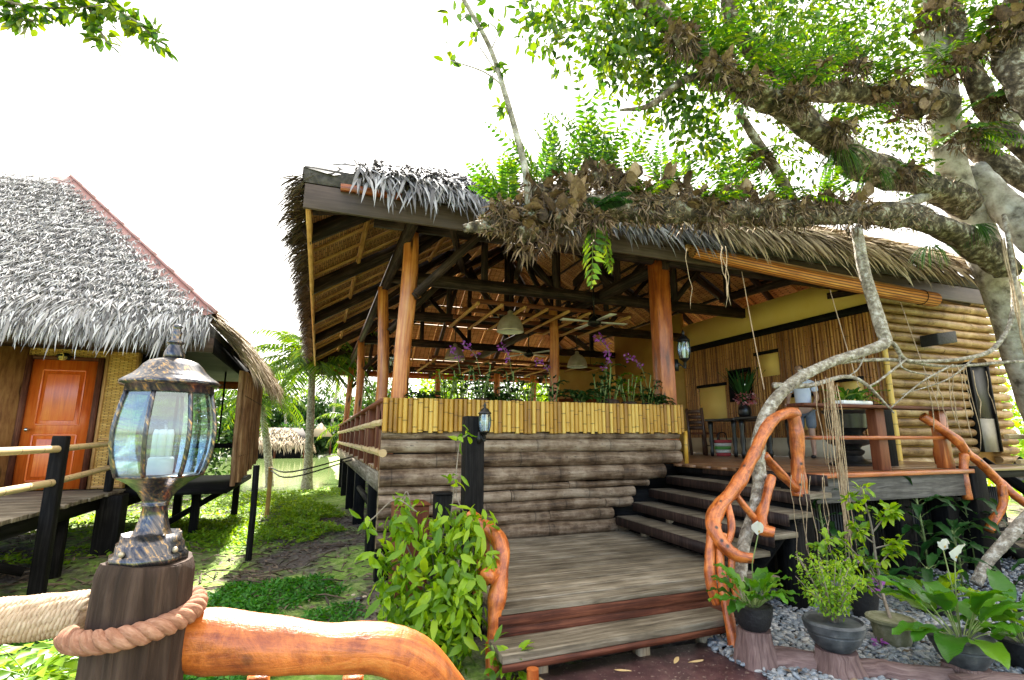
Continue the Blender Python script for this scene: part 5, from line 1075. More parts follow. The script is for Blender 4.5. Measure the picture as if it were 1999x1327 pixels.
# overhanging leafy sprig at the top left
sg = thing('overhanging_branch', 'leafy branch tip hanging into the top left corner against the sky', 'branch', at(170, 20, 3.2))
def bpath(l): return [at(*q) for q in l]
mb = MB()
TWS = [[(-60, -10, 3.2), (60, 12, 3.2), (130, 15, 3.2), (200, 10, 3.2)], [(180, -60, 3.3), (220, 10, 3.25), (270, 45, 3.2), (310, 85, 3.2)], [(150, -40, 3.3), (180, 30, 3.25), (210, 85, 3.2)], [(20, -40, 3.2), (30, 30, 3.2), (70, 40, 3.2)]]
for l in TWS: mb.tube(bpath(l), [.01, .008, .006, .003][:len(l)], 6, sub=4)
mb.build('twig', M['twig'], sg, smooth=True)
mb = MB()
for l in TWS:
    p, _ = spline(np.array(bpath(l)), np.ones(len(l)), 8)
    for c in p[5:]: cloud(mb, c, .05, 5, .085, .5, .35, LEAF9)
mb.build('leaves', M['leaf_tree'], sg)
# ================================================================== background: palms, trees, hut beyond the pond
def palm(x, y, h, lean, label, nf=18, L=2.6, z0=None):
    z = float(gz(x, y)) - .1 if z0 is None else z0
    t = thing('coconut_palm', label, 'palm', (x, y, z), 'palms around the pond'); mb = MB()
    pts = [A(x + lean[0] * q ** 1.5, y + lean[1] * q ** 1.5, z + h * q) for q in np.linspace(0, 1, 9)]; mb.tube(pts, [.24, .17, .15, .14, .135, .13, .125, .12, .11], 12, noise=.05, sub=3); mb.build('trunk', M['root_bark'], t, smooth=True)
    top = pts[-1]; mb = MB()
    for k in range(nf):
        a = k * 2.399; el = 1.1 - 1.35 * (k / nf); d = A(math.cos(a) * math.cos(el), math.sin(a) * math.cos(el), math.sin(el))
        frond(mb, top, d, L * random.uniform(.8, 1.1), L * .26, 22, 1.9, L * .018, .55)
    mb.build('fronds', M['leaf_palm'], t)
    mb = MB()
    for k in range(5): mb.ball(top + A(math.cos(k * 1.3) * .16, math.sin(k * 1.3) * .16, -.22), .11, 8, 6)
    mb.build('coconuts', M['leaf_dark'], t, smooth=True)
    return t
palm(-.25, 19.9, 4.75, (-.12, -.3), 'nearest coconut palm with pale trunk beside the pond left of the pavilion roof edge', 30, 2.9)
palm(-1.5, 21.5, 4.1, (-.7, .5), 'coconut palm leaning left behind the hanging slat screen', 24, 2.6)
palm(1.1, 23.5, 2.6, (.6, .2), 'low palm behind the first pavilion posts over the pond edge', 16, 2.2, -.5)
palm(-6, 52, 7, (.5, 0), 'tall thin palm far beyond the pond above the cottage eave', 16, 3.2)
palm(-3.2, 61, 8, (-.8, 0), 'far palm left of the pond hut', 16, 3.2, 0); palm(5, 60, 6.5, (.8, 0), 'far palm seen between the pavilion posts', 16, 3.2, 0)
palm(14, 58, 6, (-.5, 0), 'far palm seen over the bamboo panel', 16, 3.4, 0)
palm(1.2, 60, 9, (.6, 0), 'far tall palm right of the nearest palm', 18, 3.2, 0)
def bushy(x, y, h, rx, label, mat='leaf_far', n=3600, L=.55, name='bushy_tree', cat='tree', tr=.12):
    z = max(float(gz(x, y)), -.15); t = thing(name, label, cat, (x, y, z - .05), 'trees and bushes beyond the pond'); mb = MB(); k = 9
    for q in range(k):
        a = q * 2.4; f = (q + .5) / k; c = A(x + math.cos(a) * rx * .55 * math.sqrt(1 - f * .6), y + math.sin(a) * rx * .4, z + h * (.22 + .66 * f)); cloud(mb, c, (rx * .55, rx * .5, h * .24), n // k, L, .5, .35)
    mb.build('crown', M[mat], t); mb = MB(); mb.tube([(x, y, z - .1), (x + .1, y, z + h * .4), (x, y, z + h * .75)], [tr, tr * .8, tr * .4], 8, noise=.08); mb.build('trunk', M['bark'], t, smooth=True)
for a in [(-13, 60, 7.5, 4.5, 'broad tree at the far left of the far bank'), (-8, 62, 6.5, 3.6, 'rounded tree behind the cottage porch opening'), (-4.5, 64, 6, 3.2, 'pale tree directly behind the pond hut'), (-.8, 66, 7, 3.4, 'tree behind the nearest palm trunk'), (3.5, 65, 6.2, 3.4, 'tree framed by the first two pavilion posts'), (8, 64, 6.4, 3.8, 'tree right of the first pavilion post on the far bank'), (13, 66, 6.6, 4, 'far tree over the left half of the bamboo panel'), (18.5, 64, 6, 4, 'far tree over the middle of the bamboo panel'), (24, 66, 6.6, 4.4, 'far tree over the right half of the bamboo panel'), (30, 64, 7, 4.5, 'far tree behind the inner round post'), (37, 62, 7, 5, 'far tree partly behind the ochre back room')]: bushy(*a)
for a in [(2.6, 22.8, 4.0, 1.6, 'bright bush at the back of the pavilion near the first posts'), (5.2, 23.5, 4.9, 1.6, 'bright bush behind the orchids left of the round back post'), (7.6, 23.2, 4.9, 1.6, 'bright bush behind the orchids right of the round back post'), (9.8, 22.8, 4.9, 1.6, 'yellow green bush behind the inner post'), (12, 22.4, 4.9, 1.6, 'yellow green bush left of the bar front')]: bushy(*a, mat='leaf_lime' if a[0] in (5.2, 9.8) else 'leaf_far', n=2600, L=.28, name='bush', cat='bush', tr=.05)
for a in [(-7, 18.5, 2.8, 1.8, 'leafy bush seen through the cottage porch'), (-3.6, 17.6, 2.6, 1.2, 'leafy bush between porch beam and slat screen')]: bushy(*a, mat='leaf_far', n=1100, L=.22, name='bush', cat='bush', tr=.05)
for a in [(17.5, 9.5, 4.4, 1.8, 'green tree peeking out past the right end of the log room'), (15.5, 7, 2.2, 1.3, 'green bush right of the log room door'), (19.5, 8.5, 6.5, 2.2, 'tall tree at the far right edge behind the trunk')]: bushy(*a, mat='leaf_lime', n=1300, L=.22, tr=.08)
for a in [(-10.5, 59, 3, 3.2, 'low bush at the left end of the far bank'), (-6.2, 59.5, 2.6, 2.8, 'low bush on the far bank left of the hut'), (-2.2, 60, 3.2, 2.8, 'low bush rising just behind the pond hut'), (1.6, 59.5, 3, 2.6, 'low bush on the far bank between hut and shed'), (5.5, 59.5, 3, 3, 'low bush on the far bank behind the railing')]: bushy(*a, n=2200, L=.5, name='bush', cat='bush', tr=.08)
# thatched hut on the pond bank
hu = thing('pond_hut', 'low dark thatched hut standing on the far bank of the pond', 'hut', (-3.0, 52, -.2))
mb = MB(); mb.add([(-6.4, 50, 1.0), (-.6, 50, 1.0), (-.6, 54, 1.0), (-6.4, 54, 1.0), (-5.6, 52, 2.5), (-1.4, 52, 2.5)], [(0, 1, 5, 4), (2, 3, 4, 5), (1, 2, 5), (3, 0, 4), (3, 2, 1, 0)]); rf = mb.build('roof', M['thatch_base'], hu)
mb = MB()
for (o, e, i, L) in hip_planes(-6.4, 50, -.6, 54, 1.0, .75)[1][:2]: thatch_blades(mb, o, e, i, L, 2, .75, 700, thick=.06, over=.2, ll=(.4, .8), ww=(.05, .1))
mb.build('thatch', M['thatch_tan'], rf)
mb = MB(); mb.box(-5.6, 50.6, -.3, -1.4, 53.4, .55); mb.build('wall', M['dark_wood'], hu)
for x in (-5.9, -3.5, -1.1): mb = MB(); mb.box(x - .08, 50.3, -.5, x + .08, 50.46, 1.05, 'z'); mb.build('post', M['brown_paint'], hu)
hu2 = thing('bank_shelter', 'small tan roofed shelter right of the dark pond hut', 'shelter', (.3, 55, 0))
mb = MB(); mb.add([(-1.0, 54, 1.7), (1.4, 54, 1.7), (1.4, 57, 1.7), (-1, 57, 1.7), (.2, 55.5, 3.1)], [(0, 1, 4), (1, 2, 4), (2, 3, 4), (3, 0, 4), (3, 2, 1, 0)]); mb.build('roof', M['thatch_tan'], hu2)
for (x, y) in ((-.8, 54.2), (1.2, 54.2), (-.8, 56.8), (1.2, 56.8)): mb = MB(); mb.box(x - .06, y - .06, -.3, x + .06, y + .06, 1.75, 'z'); mb.build('post', M['red_plank'], hu2)
mb = MB(); mb.box(2.3, 52, -.2, 4.4, 54, 1.2); mb.box(2.2, 51.9, 1.21, 4.5, 54.1, 1.35); tag(mb.build('blue_shed', plain('blue_paint', [(.04, .25, .3), (.07, .32, .38)], 3, .6, 0)), 'small turquoise shed on the far bank behind the railing', 'shed')

# ================================================================== lights, fans and racks under the roof
def pendant(px, py, D, label, src=None):
    c = at(px, py, D)
    if src is not None: return copy_tree(src, loc=c, label=label)
    t = thing('pendant_lamp', label, 'lamp', c, 'pewter dome pendant lamps'); mb = MB()
    mb.lathe([(.245, 0), (.25, .005), (.245, .03), (.235, .1), (.2, .2), (.14, .28), (.07, .32), (.05, .33), (.05, .38), (.03, .4), (.012, .41)], c, 24, cap=False); mb.build('shade', M['pewter'], t, smooth=True)
    mb = MB(); mb.lathe([(.238, .003), (.225, .1), (.19, .2), (.13, .27), (.001, .3)], c, 24, cap=False); mb.build('inner_shade', M['white'], t, smooth=True)
    mb = MB(); mb.tube([c + A(0, 0, .4), c + A(0, 0, 1.6)], .012, 6); mb.build('rod', M['black_metal'], t); return t
pl0 = pendant(996, 648, 9.3, 'largest pewter dome lamp hanging nearest over the dining floor')
pendant(888, 702, 12.6, 'leftmost pewter dome lamp hanging beside the big front post', pl0); pendant(1127, 717, 12.6, 'rightmost pewter dome lamp hanging beyond the inner round post', pl0)
def fan(px, py, D, label, rot, src=None):
    c = at(px, py, D)
    if src is not None: return copy_tree(src, loc=c, rz=rot, label=label)
    t = thing('ceiling_fan', label, 'fan', c, 'white ceiling fans'); mb = MB(); mb.lathe([(.03, -.1), (.12, -.06), (.13, 0), (.1, .05), (.05, .1), (.02, .14)], c, 16); mb.build('motor', M['black_metal'], t, smooth=True)
    mb = MB(); mb.tube([c + A(0, 0, .1), c + A(0, 0, .9)], .015, 6); mb.build('rod', M['black_metal'], t)
    for k in range(4):
        a = k * math.pi / 2; d = A(math.cos(a), math.sin(a), 0); s_ = A(-math.sin(a), math.cos(a), 0); mb = MB()
        mb.hexa([c + d * r + s_ * w + A(0, 0, z) for z in (-.01, .005) for r, w in ((.14, -.04), (.68, -.07), (.68, .07), (.14, .04))]); mb.build('blade', M['white'], t)
    return t
f0 = fan(1160, 628, 9.6, 'nearest ceiling fan right of the inner round post', 0); fan(1032, 690, 13.0, 'ceiling fan hanging lower behind the largest pendant lamp', .5, f0); fan(985, 618, 12, 'dim ceiling fan up by the first tie beam behind the big front post', .9, f0)
def rack(X0_, X1_, Y0_, Y1_, z, label, mat):
    t = thing('hanging_rack', label, 'rack', ((X0_ + X1_) / 2, (Y0_ + Y1_) / 2, z), 'hanging slat racks under the roof')
    for y in np.linspace(Y0_, Y1_, 4): mb = MB(); mb.beam((X0_, y, z), (X1_, y, z), .05, .07); mb.build('long_slat', M['brown_paint'], t)
    for x in np.linspace(X0_ + .1, X1_ - .1, 8): mb = MB(); mb.beam((x, Y0_ - .1, z - .055), (x, Y1_ + .1, z - .055), .05, .04); mb.build('cross_slat', M[mat], t)
    for x in (X0_ + .4, X1_ - .4):
        for y in (Y0_ + .2, Y1_ - .2): mb = MB(); mb.tube([(x, y, z), (x, y, z + .5)], .008, 5); mb.build('chain', M['black_metal'], t)
rack(2.35, 5.6, 8.35, 10.3, 3.95, 'large brown slat rack hung under the first tie beams', 'batten')
rack(2.7, 8.0, 13.4, 16.0, 3.72, 'rear slat rack hung over the far half of the dining floor', 'batten')
def wall_lantern(c, s, label, facing=(0, -1, 0), arm=.12, name='wall_lantern'):
    c = np.asarray(c, float); t = thing(name, label, 'lantern', c)
    b = c + np.asarray(facing, float) * arm * s * 8 * .125 * 1.0
    mb = MB(); mb.lathe([(.01, -.3), (.03, -.27), (.02, -.22), (.05, -.19), (.085, -.165), (.09, -.15)], b, 8, .39, s); mb.lathe([(.115, .15), (.118, .162), (.085, .2), (.06, .24), (.025, .26), (.02, .28), (.03, .3), (.012, .34), (.002, .37)], b, 8, .39, s); 
    mb.build('cap', M['black_metal'], t)
    mb = MB(); pr = [(.085, -.15), (.105, -.05), (.11, .05), (.095, .15)]; mb.lathe(pr, b, 8, .39, s * .97, cap=False); mb.build('globe', M['glass'], t)
    for k in range(8): a = .39 + k * math.pi / 4; mb = MB(); mb.tube([b + A(math.cos(a) * r * s, math.sin(a) * r * s, z * s) for r, z in pr], .006 * s, 5); mb.build('rib', M['black_metal'], t)
    mb = MB(); mb.tube([c + A(0, 0, -.3 * s), c + A(0, 0, -.2 * s), b + A(0, 0, -.32 * s), b + A(0, 0, -.27 * s)], .014 * s, 6, sub=4); mb.lathe([(.04, -.36), (.05, -.28), (.04, -.16)], c, 10, 0, s); mb.build('bracket', M['black_metal'], t)
    mb = MB(); mb.tube([b + A(0, 0, -.14 * s), b + A(0, 0, .04 * s)], .028 * s, 8); mb.build('bulb', M['white'], t, smooth=True, auto=True)
    return t
wall_lantern((5.07, 6.42, 2.92), .88, 'black wall lantern fixed to the square orange front post', (.7, -.7, 0), .15)
lp = A(1.3, 4.5, 0)
mb = MB(); mb.box(1.215, 4.42, -.1, 1.385, 4.58, 1.79, 'z'); tag(mb.build('lantern_post', M['dark_wood'], bevel=.012), 'charred black timber post with a small lantern beside the landing', 'post')
wall_lantern(on_y(936, 825, 4.42), .5, 'small bronze lantern with pale bulb on the charred post by the landing', (.5, -.8, 0), .13)
wall_lantern(at(795, 690, 13.0), .9, 'small dark lantern hanging behind the second pavilion post', (0, -1, 0), .1, 'hanging_lantern'); wall_lantern(at(762, 706, 15.0), .9, 'tiny dark lantern hanging furthest back at the left posts', (0, -1, 0), .1, 'hanging_lantern')
# rolled bamboo blind and strings
a, b = A(4.5, 5.22, 4.03), A(9.35, 5.22, 3.83)
bl = thing('rolled_blind', 'long rolled up orange bamboo blind hanging under the right half of the eave', 'blind', (6.9, 5.22, 3.93))
mb = MB(); pts = [a + (b - a) * t + A(0, 0, -.03 * math.sin(t * 3.14)) for t in np.linspace(0, 1, 13)]; mb.tube(pts, [.085 + .035 * t for t in np.linspace(0, 1, 13)], 52, cap=False); vv = mb.v[-1].reshape(13, 52, 3); ct = vv.mean(1, keepdims=True); vv[:, ::2] = ct + (vv[:, ::2] - ct) * .95; mb.v[-1] = vv.reshape(-1, 3); mb.build('roll', M['blind'], bl)
mb = MB(); d = nz(b - a); e1 = A(0, 1, 0); e2 = np.cross(d, e1)
for k in range(70): q = k / 10 * 6.283; r = .008 + .072 * k / 70; p = a + e1 * math.cos(q) * r + e2 * math.sin(q) * r; mb.tube([p - d * .004, p + d * .012], .0045, 5)
mb.build('roll_end', M['batten'], bl)
for t in (.04, .22, .45, .62, .8, .93):
    mb = MB(); c = a + (b - a) * t; r = .09 + .035 * t; mb.tube([c + e1 * math.cos(q) * r + e2 * math.sin(q) * r - A(0, 0, .03 * math.sin(t * 3.14)) for q in np.linspace(0, 6.283, 17)], .006, 4)
mb.build('tie', M['dark_wood'], bl)
mb = MB(); mb.hexa([a + A(0, .1, .06), b + A(0, .1, .1), b + A(0, .16, .1), a + A(0, .16, .06), a + A(0, .1, .14), b + A(0, .1, .18), b + A(0, .16, .18), a + A(0, .16, .14)]); mb.build('head_rail', M['batten'], bl)
for (x, y, x2, y2, lb) in ((1448, 530, 1492, 760, 'leftmost thin pull cord hanging from the rolled blind'), (1620, 565, 1700, 830, 'middle thin pull cord ending in a loop over the deck railing'), (1758, 590, 1835, 800, 'rightmost thin pull cord hanging before the log wall')):
    mb = MB(); p = on_y(x, y, 5.15); q = on_y(x2, y2, 4.6); mb.tube([p, (p + q) / 2 + A(0, 0, -.05), q], .006, 5, sub=4); tag(mb.build('pull_cord', M['rope_pale']), lb, 'cord', 'pull cords of the rolled blind')
# flood lamp on the log wall
fl = thing('flood_lamp', 'black boxy flood lamp on the log clad wall', 'lamp', (10.3, AY - .1, 3.2))
c = on_y(1832, 663, AY - .3); mb = MB(); mb.hexa([c + A(x * .26 + .0, y * .14, z * .1 + (.05 if x > 0 else -.03)) for z in (-1, 1) for x, y in ((-1, -1), (1, -1), (1, 1), (-1, 1))]); mb.build('housing', M['pot_black'], fl, bevel=.01)
mb = MB(); mb.beam(c + A(0, .1, -.02), c + A(-.05, .26, -.08), .05, .05); mb.build('bracket', M['black_metal'], fl)
mb = MB(); mb.hexa([c + A(.262, 0, .05) + A(x * .006, y * .11, z * .08) for z in (-1, 1) for x, y in ((-1, -1), (1, -1), (1, 1), (-1, 1))]); mb.build('lens', M['glass'], fl)

# ================================================================== orchids on the planter
def orchid(kind):
    t = thing('potted_orchid', 'x', 'orchid', (0, 0, 0), 'potted orchids along the bamboo planter'); mb = MB()
    mb.lathe([(.07, 0), (.09, .03), (.1, .12), (.09, .15), (.02, .16)], (0, 0, 0), 10); mb.build('pot', M['stump_bark'], t)
    lf, stm, fl = MB(), MB(), MB()
    for k in range(6 if kind != 2 else 10):
        a = k * 2.4; b = A(math.cos(a) * .05, math.sin(a) * .05, .14); h = random.uniform(.18, .42) if kind != 2 else .1
        top = b + A(math.cos(a) * .06, math.sin(a) * .06, h); stm.tube([b, (b + top) / 2 + A(.01, 0, 0), top], .009, 5)
        for q in range(4): p = b + (top - b) * (q + 1) / 4; big_leaf(lf, p, a + q * 2.6, .6, .17 if kind != 2 else .3, .045, 1.2, 5)
    if kind != 2:
        for k in range(1 if kind == 0 else 0):
            a = random.uniform(0, 6.28); p = A(0, 0, .35); q = [p, p + A(math.cos(a) * .1, math.sin(a) * .1, .3), p + A(math.cos(a) * .3, math.sin(a) * .25, .42)]
            sp_, _ = spline(np.array(q), np.ones(3), 8); stm.tube(sp_, .004, 4)
            for c in sp_[8:]:
                cloud(fl, c + rdir(1)[0] * .03, .02, 4, .042, .8, .1)
    stm.build('canes', M['stem'], t); lf.build('leaves', M['leaf_dark' if kind != 1 else 'leaf_shrub'], t)
    if fl.v: fl.build('flowers', M['petal_purple'], t)
    return t
protos = [orchid(0), orchid(1), orchid(2)]; used = [False] * 3
for (px, kind, sc, lab) in [(830, 2, .8, 'short dark leafed plant at the far left of the bamboo planter'), (872, 1, 1.0, 'orchid with upright canes right of the big front post'), (900, 0, 1.1, 'orchid with purple sprays second from the left on the planter'), (940, 0, 1.15, 'tall orchid left of the round back post'), (968, 2, .8, 'low bushy plant in front of the round back post'), (1008, 0, 1.1, 'orchid with a purple cluster right of the round back post'), (1035, 1, .9, 'slender lime leafed orchid in the planter middle'), (1080, 0, 1.0, 'orchid growing at the foot of the inner post'), (1130, 2, 1.1, 'palm like plant with arching leaves right of the inner post'), (1172, 0, 1.0, 'orchid with faded flowers left of the tallest spray'), (1190, 0, 1.35, 'orchid with the tallest purple spray on the planter'), (1228, 1, 1.2, 'tall lime orchid near the right end of the planter'), (1262, 0, 1.1, 'orchid with the largest purple sprays beside the square orange post'), (1272, 2, 1.0, 'fan shaped plant right beside the square orange post')]:
    p = on_y(px, 790, 6.46); loc = (p[0], 6.46, 1.932)
    if not used[kind]: o = protos[kind]; o.location = loc; o.rotation_euler = (0, 0, random.uniform(0, 6)); o.scale = (sc,) * 3; o['label'] = lab; used[kind] = True
    else: c_ = copy_tree(protos[kind], loc, random.uniform(0, 6), sc, lab); c_.rotation_euler = (random.uniform(-.15, .15), random.uniform(-.15, .15), random.uniform(0, 6))

# ================================================================== dining furniture and deck objects
def chair():
    t = thing('dining_chair', 'x', 'chair', (0, 0, 0), 'dark slatted dining chairs'); m = M['chair']
    for (x, y, h) in ((-.2, -.2, .44), (.2, -.2, .44), (-.2, .2, 1.0), (.2, .2, 1.0)): mb = MB(); mb.beam((x, y, 0), (x, y + (.08 if h > .5 else 0), h), .045, .045, (0, 1, 0)); mb.build('leg', m, t)
    mb = MB(); mb.box(-.23, -.23, .441, .23, .2, .485); mb.build('seat', M['brown_paint'], t, bevel=.008)
    for k in range(4): mb = MB(); y = .215 + .07 * (.58 + k * .115); mb.beam((-.17, y, .58 + k * .115), (.17, y, .58 + k * .115), .02, .085); mb.build('back_slat', m, t)
    mb = MB(); mb.beam((-.2, -.2, .2), (.2, -.2, .2), .03, .03); mb.build('stretcher', m, t); return t
M['chair'] = wood('chair', (.03, .012, .006), (.09, .04, .022), (.18, .09, .05), .4, 1, 20, .2, .2, .2)
ch = chair(); ch.location = (6.55, 9.2, DK); ch.rotation_euler = (0, 0, R(70)); ch['label'] = 'dark slatted chair nearest the end of the bamboo planter'
for (x, y, r, lb) in ((7.25, 9.8, 200, 'dark slatted chair between the yellow niche and the colourful bag'), (7.9, 9.2, 100, 'dark slatted chair half hidden behind the pale aerial root'), (6.9, 11.6, 20, 'dark slatted chair furthest back behind the planter end')): copy_tree(ch, (x, y, DK), R(r), 1, lb)
def table(x, y, w, d, label):
    t = thing('dining_table', label, 'table', (x, y, DK)); mb = MB(); mb.box(x - w / 2, y - d / 2, DK + .7, x + w / 2, y + d / 2, DK + .745); mb.build('top', M['urn'], t, bevel=.01)
    for sx in (-1, 1):
        for sy in (-1, 1): mb = MB(); mb.lathe([(.03, 0), (.045, .1), (.03, .16), (.05, .3), (.035, .45), (.05, .6), (.05, .695)], (x + sx * (w / 2 - .08), y + sy * (d / 2 - .08), DK), 10); mb.build('leg', M['urn'], t, smooth=True)
table(8.0, 8.3, 1.0, .8, 'dark dining table with turned legs beneath the flower vase'); table(7.55, 7.2, .8, .6, 'dark side table with turned legs behind the aerial root')
bg_ = thing('market_bag', 'colourful woven bag standing on the floor under the table', 'bag', at(1412, 882, 10.6) * A(1, 1, 0) + A(0, 0, DK)); c = ORG[bg_.name]
for k, col in enumerate([(.5, .06, .06), (.75, .7, .6), (.12, .35, .06), (.75, .7, .6), (.45, .05, .05)]): mb = MB(); mb.lathe([(.17 + .012 * k, .066 * k), (.18 + .012 * k, .066 * k + .062)], c, 10); mb.v = [(v - c) * A(1, .5, 1) + c for v in mb.v]; mb.build('stripe', plain('bag_stripe_%d' % k, [col, tuple(x * .8 for x in col)], 30, .7, .2), bg_)
mb = MB(); mb.tube([c + A(-.12, 0, .32), c + A(-.08, 0, .46), c + A(.08, 0, .46), c + A(.12, 0, .32)], .012, 6, sub=4); mb.build('handle', M['black_metal'], bg_)
mr = thing('wall_mirror', 'framed mirror hanging on the bamboo wall behind the flower vase', 'mirror', (AX - .05, 9.07, 2.45)); mb = MB(); mb.box(AX - .06, 8.78, 2.45, AX - .045, 9.36, 3.1, 'y'); mb.build('glass', M['mirror'], mr)
for q in ((8.74, 2.41, 9.4, 2.45), (8.74, 3.1, 9.4, 3.14), (8.74, 2.451, 8.78, 3.099), (9.36, 2.451, 9.4, 3.099)): mb = MB(); mb.box(AX - .075, q[0], q[1], AX - .04, q[2], q[3], 'y'); mb.build('frame', M['dark_wood'], mr)
vs_ = thing('flower_vase', 'dark vase with tall green blades and red and white flowers on the dining table', 'vase', (8.1, 8.2, DK + .746)); c = ORG[vs_.name]
mb = MB(); mb.lathe([(.08, 0), (.13, .1), (.12, .22), (.07, .3), (.09, .34)], c, 14); mb.build('vase', M['urn'], vs_, smooth=True)
mb = MB()
for k in range(22): a = k * 2.4; big_leaf(mb, c + A(math.cos(a) * .03, math.sin(a) * .03, .3), a, 1.35 + random.uniform(-.15, .1), .8, .05, .3, 5)
mb.build('blades', M['leaf_dark'], vs_); mb = MB(); cloud(mb, c + A(-.05, -.1, .4), (.24, .22, .12), 130, .07, .7, .1); mb.build('flowers', M['petal_red'], vs_)
ur = thing('pedestal_urn', 'large dark turned pedestal urn standing behind the deck railing', 'urn', A(*(at(1664, 912, 6.9)[:2]), DK + .005)); c = ORG[ur.name]
mb = MB(); mb.lathe([(.33, 0), (.34, .03), (.27, .06), (.2, .1), (.16, .16), (.2, .2), (.21, .24), (.15, .28), (.17, .31), (.32, .36), (.35, .42), (.33, .48), (.2, .52), (.22, .56), (.3, .62), (.32, .85), (.36, .88), (.37, .92), (.05, .925)], c, 28, 0, .8); mb.build('body', M['urn'], ur, smooth=True, auto=True)
tp = thing('white_planter_tray', 'white oblong tray of green plants on top of the deck railing', 'planter', at(1668, 797, 6.35)); c = A(5.75, 4.2, 1.968)
tp.location = c; ORG[tp.name] = c
mb = MB(); mb.hexa([c + A(x * .24, y * .08, z) for z in (0, .05) for x, y in ((-1, -1), (1, -1), (1, 1), (-1, 1))]); mb.build('tray', M['white'], tp, bevel=.02)
mb = MB()
for k in range(26): a = k * 2.4; big_leaf(mb, c + A(random.uniform(-.2, .2), random.uniform(-.05, .05), .05), a, random.uniform(.3, 1.3), random.uniform(.18, .34), .05, 1.2, 5)
mb.build('plants', M['leaf_fern'], tp)
# person behind the railing
pc = at(1580, 897, 9.2); pc = A(pc[0], pc[1], DK + .004)
pe = thing('person', 'person in white top and grey shorts standing on the deck behind the pale root', 'person', pc)
def skin(name, joints, edges, mat, parent=pe, sub=2):
    me = bpy.data.meshes.new(name); me.from_pydata([tuple(j[:3]) for j in joints], edges, []); o = bpy.data.objects.new(name, me); SC.collection.objects.link(o); o.parent = parent
    me.materials.append(M[mat]); s = o.modifiers.new('skin', 'SKIN'); s.use_smooth_shade = True
    for v, j in zip(me.skin_vertices[0].data, joints): v.radius = (j[3], j[4] if len(j) > 4 else j[3])
    me.skin_vertices[0].data[0].use_root = True; b = o.modifiers.new('sub', 'SUBSURF'); b.levels = sub; b.render_levels = sub; return o
J = [(0, 0, .88, .13, .1), (0, 0, 1.05, .12, .09), (0, .01, 1.25, .15, .1), (0, 0, 1.38, .1, .07), (-.01, -.01, 1.45, .045), (-.02, -.02, 1.53, .06), (-.02, -.03, 1.62, .075), (-.01, -.02, 1.68, .05),
     (.085, 0, .8, .085), (.09, -.02, .47, .058), (.09, .03, .1, .036), (.09, -.02, .04, .035), (.09, -.14, .03, .025), (-.085, 0, .8, .085), (-.09, -.03, .47, .058), (-.09, .01, .1, .036), (-.09, -.04, .04, .035), (-.09, -.16, .03, .025),
     (.17, 0, 1.34, .05), (.23, .02, 1.08, .04), (.2, -.16, .95, .03), (-.17, 0, 1.34, .05), (-.24, .0, 1.08, .04), (-.22, -.2, .98, .03)]
Ed = [(0, 1), (1, 2), (2, 3), (3, 4), (4, 5), (5, 6), (6, 7), (0, 8), (8, 9), (9, 10), (10, 11), (11, 12), (0, 13), (13, 14), (14, 15), (15, 16), (16, 17), (3, 18), (18, 19), (19, 20), (3, 21), (21, 22), (22, 23)]
for hx, base in ((.2, 20), (-.22, 23)):
    bx, by, bz, _ = J[base][:4] if len(J[base]) > 3 else J[base]
    for q in range(5):
        k = len(J); ox = (q - 2) * .016; J.append((bx + ox, by - .05, bz - .03, .012)); J.append((bx + ox * 1.1, by - .085 + (.03 if q == 0 else 0), bz - .06, .008)); Ed += [(base, k), (k, k + 1)]
skin('body', J, Ed, 'skin')
skin('shirt', [(0, 0, .9, .15, .12), (0, 0, 1.06, .14, .11), (0, .01, 1.26, .165, .115), (0, 0, 1.37, .11, .08), (.18, 0, 1.335, .066), (.215, .01, 1.17, .058), (-.18, 0, 1.335, .066), (-.22, .0, 1.17, .058)], [(0, 1), (1, 2), (2, 3), (3, 4), (4, 5), (3, 6), (6, 7)], 'white_cloth')
skin('shorts', [(0, 0, .9, .15, .12), (.09, 0, .78, .1), (.095, -.02, .5, .085), (-.09, 0, .78, .1), (-.095, -.02, .5, .085)], [(0, 1), (1, 2), (0, 3), (3, 4)], 'grey_cloth')
skin('hair', [(-.01, .02, 1.6, .07), (-.015, 0, 1.68, .075), (-.015, .05, 1.52, .05)], [(0, 1), (0, 2)], 'hair')
mb = MB(); hc = pc + A(-.02, -.03, 1.6)
mb.ball(hc + A(0, -.082, -.015), .014, 8, 6); mb.build('nose', M['skin'], pe, smooth=True)
mb = MB()
for sx in (-1, 1): mb.ball(hc + A(sx * .03, -.068, .01), .009, 8, 6)
mb.build('eyes', M['black_metal'], pe, smooth=True)
for sx in (-1, 1):
    mb = MB(); q = pc + A(sx * .09, -.09, .035); mb.v = []; mb.ball(q, .05, 10, 6, .7); mb.v = [(v - q) * A(.9, 2.3, .9) + q for v in mb.v]; mb.build('shoe', M['black_metal'], pe, smooth=True)
pe.rotation_euler = (0, 0, R(-60))

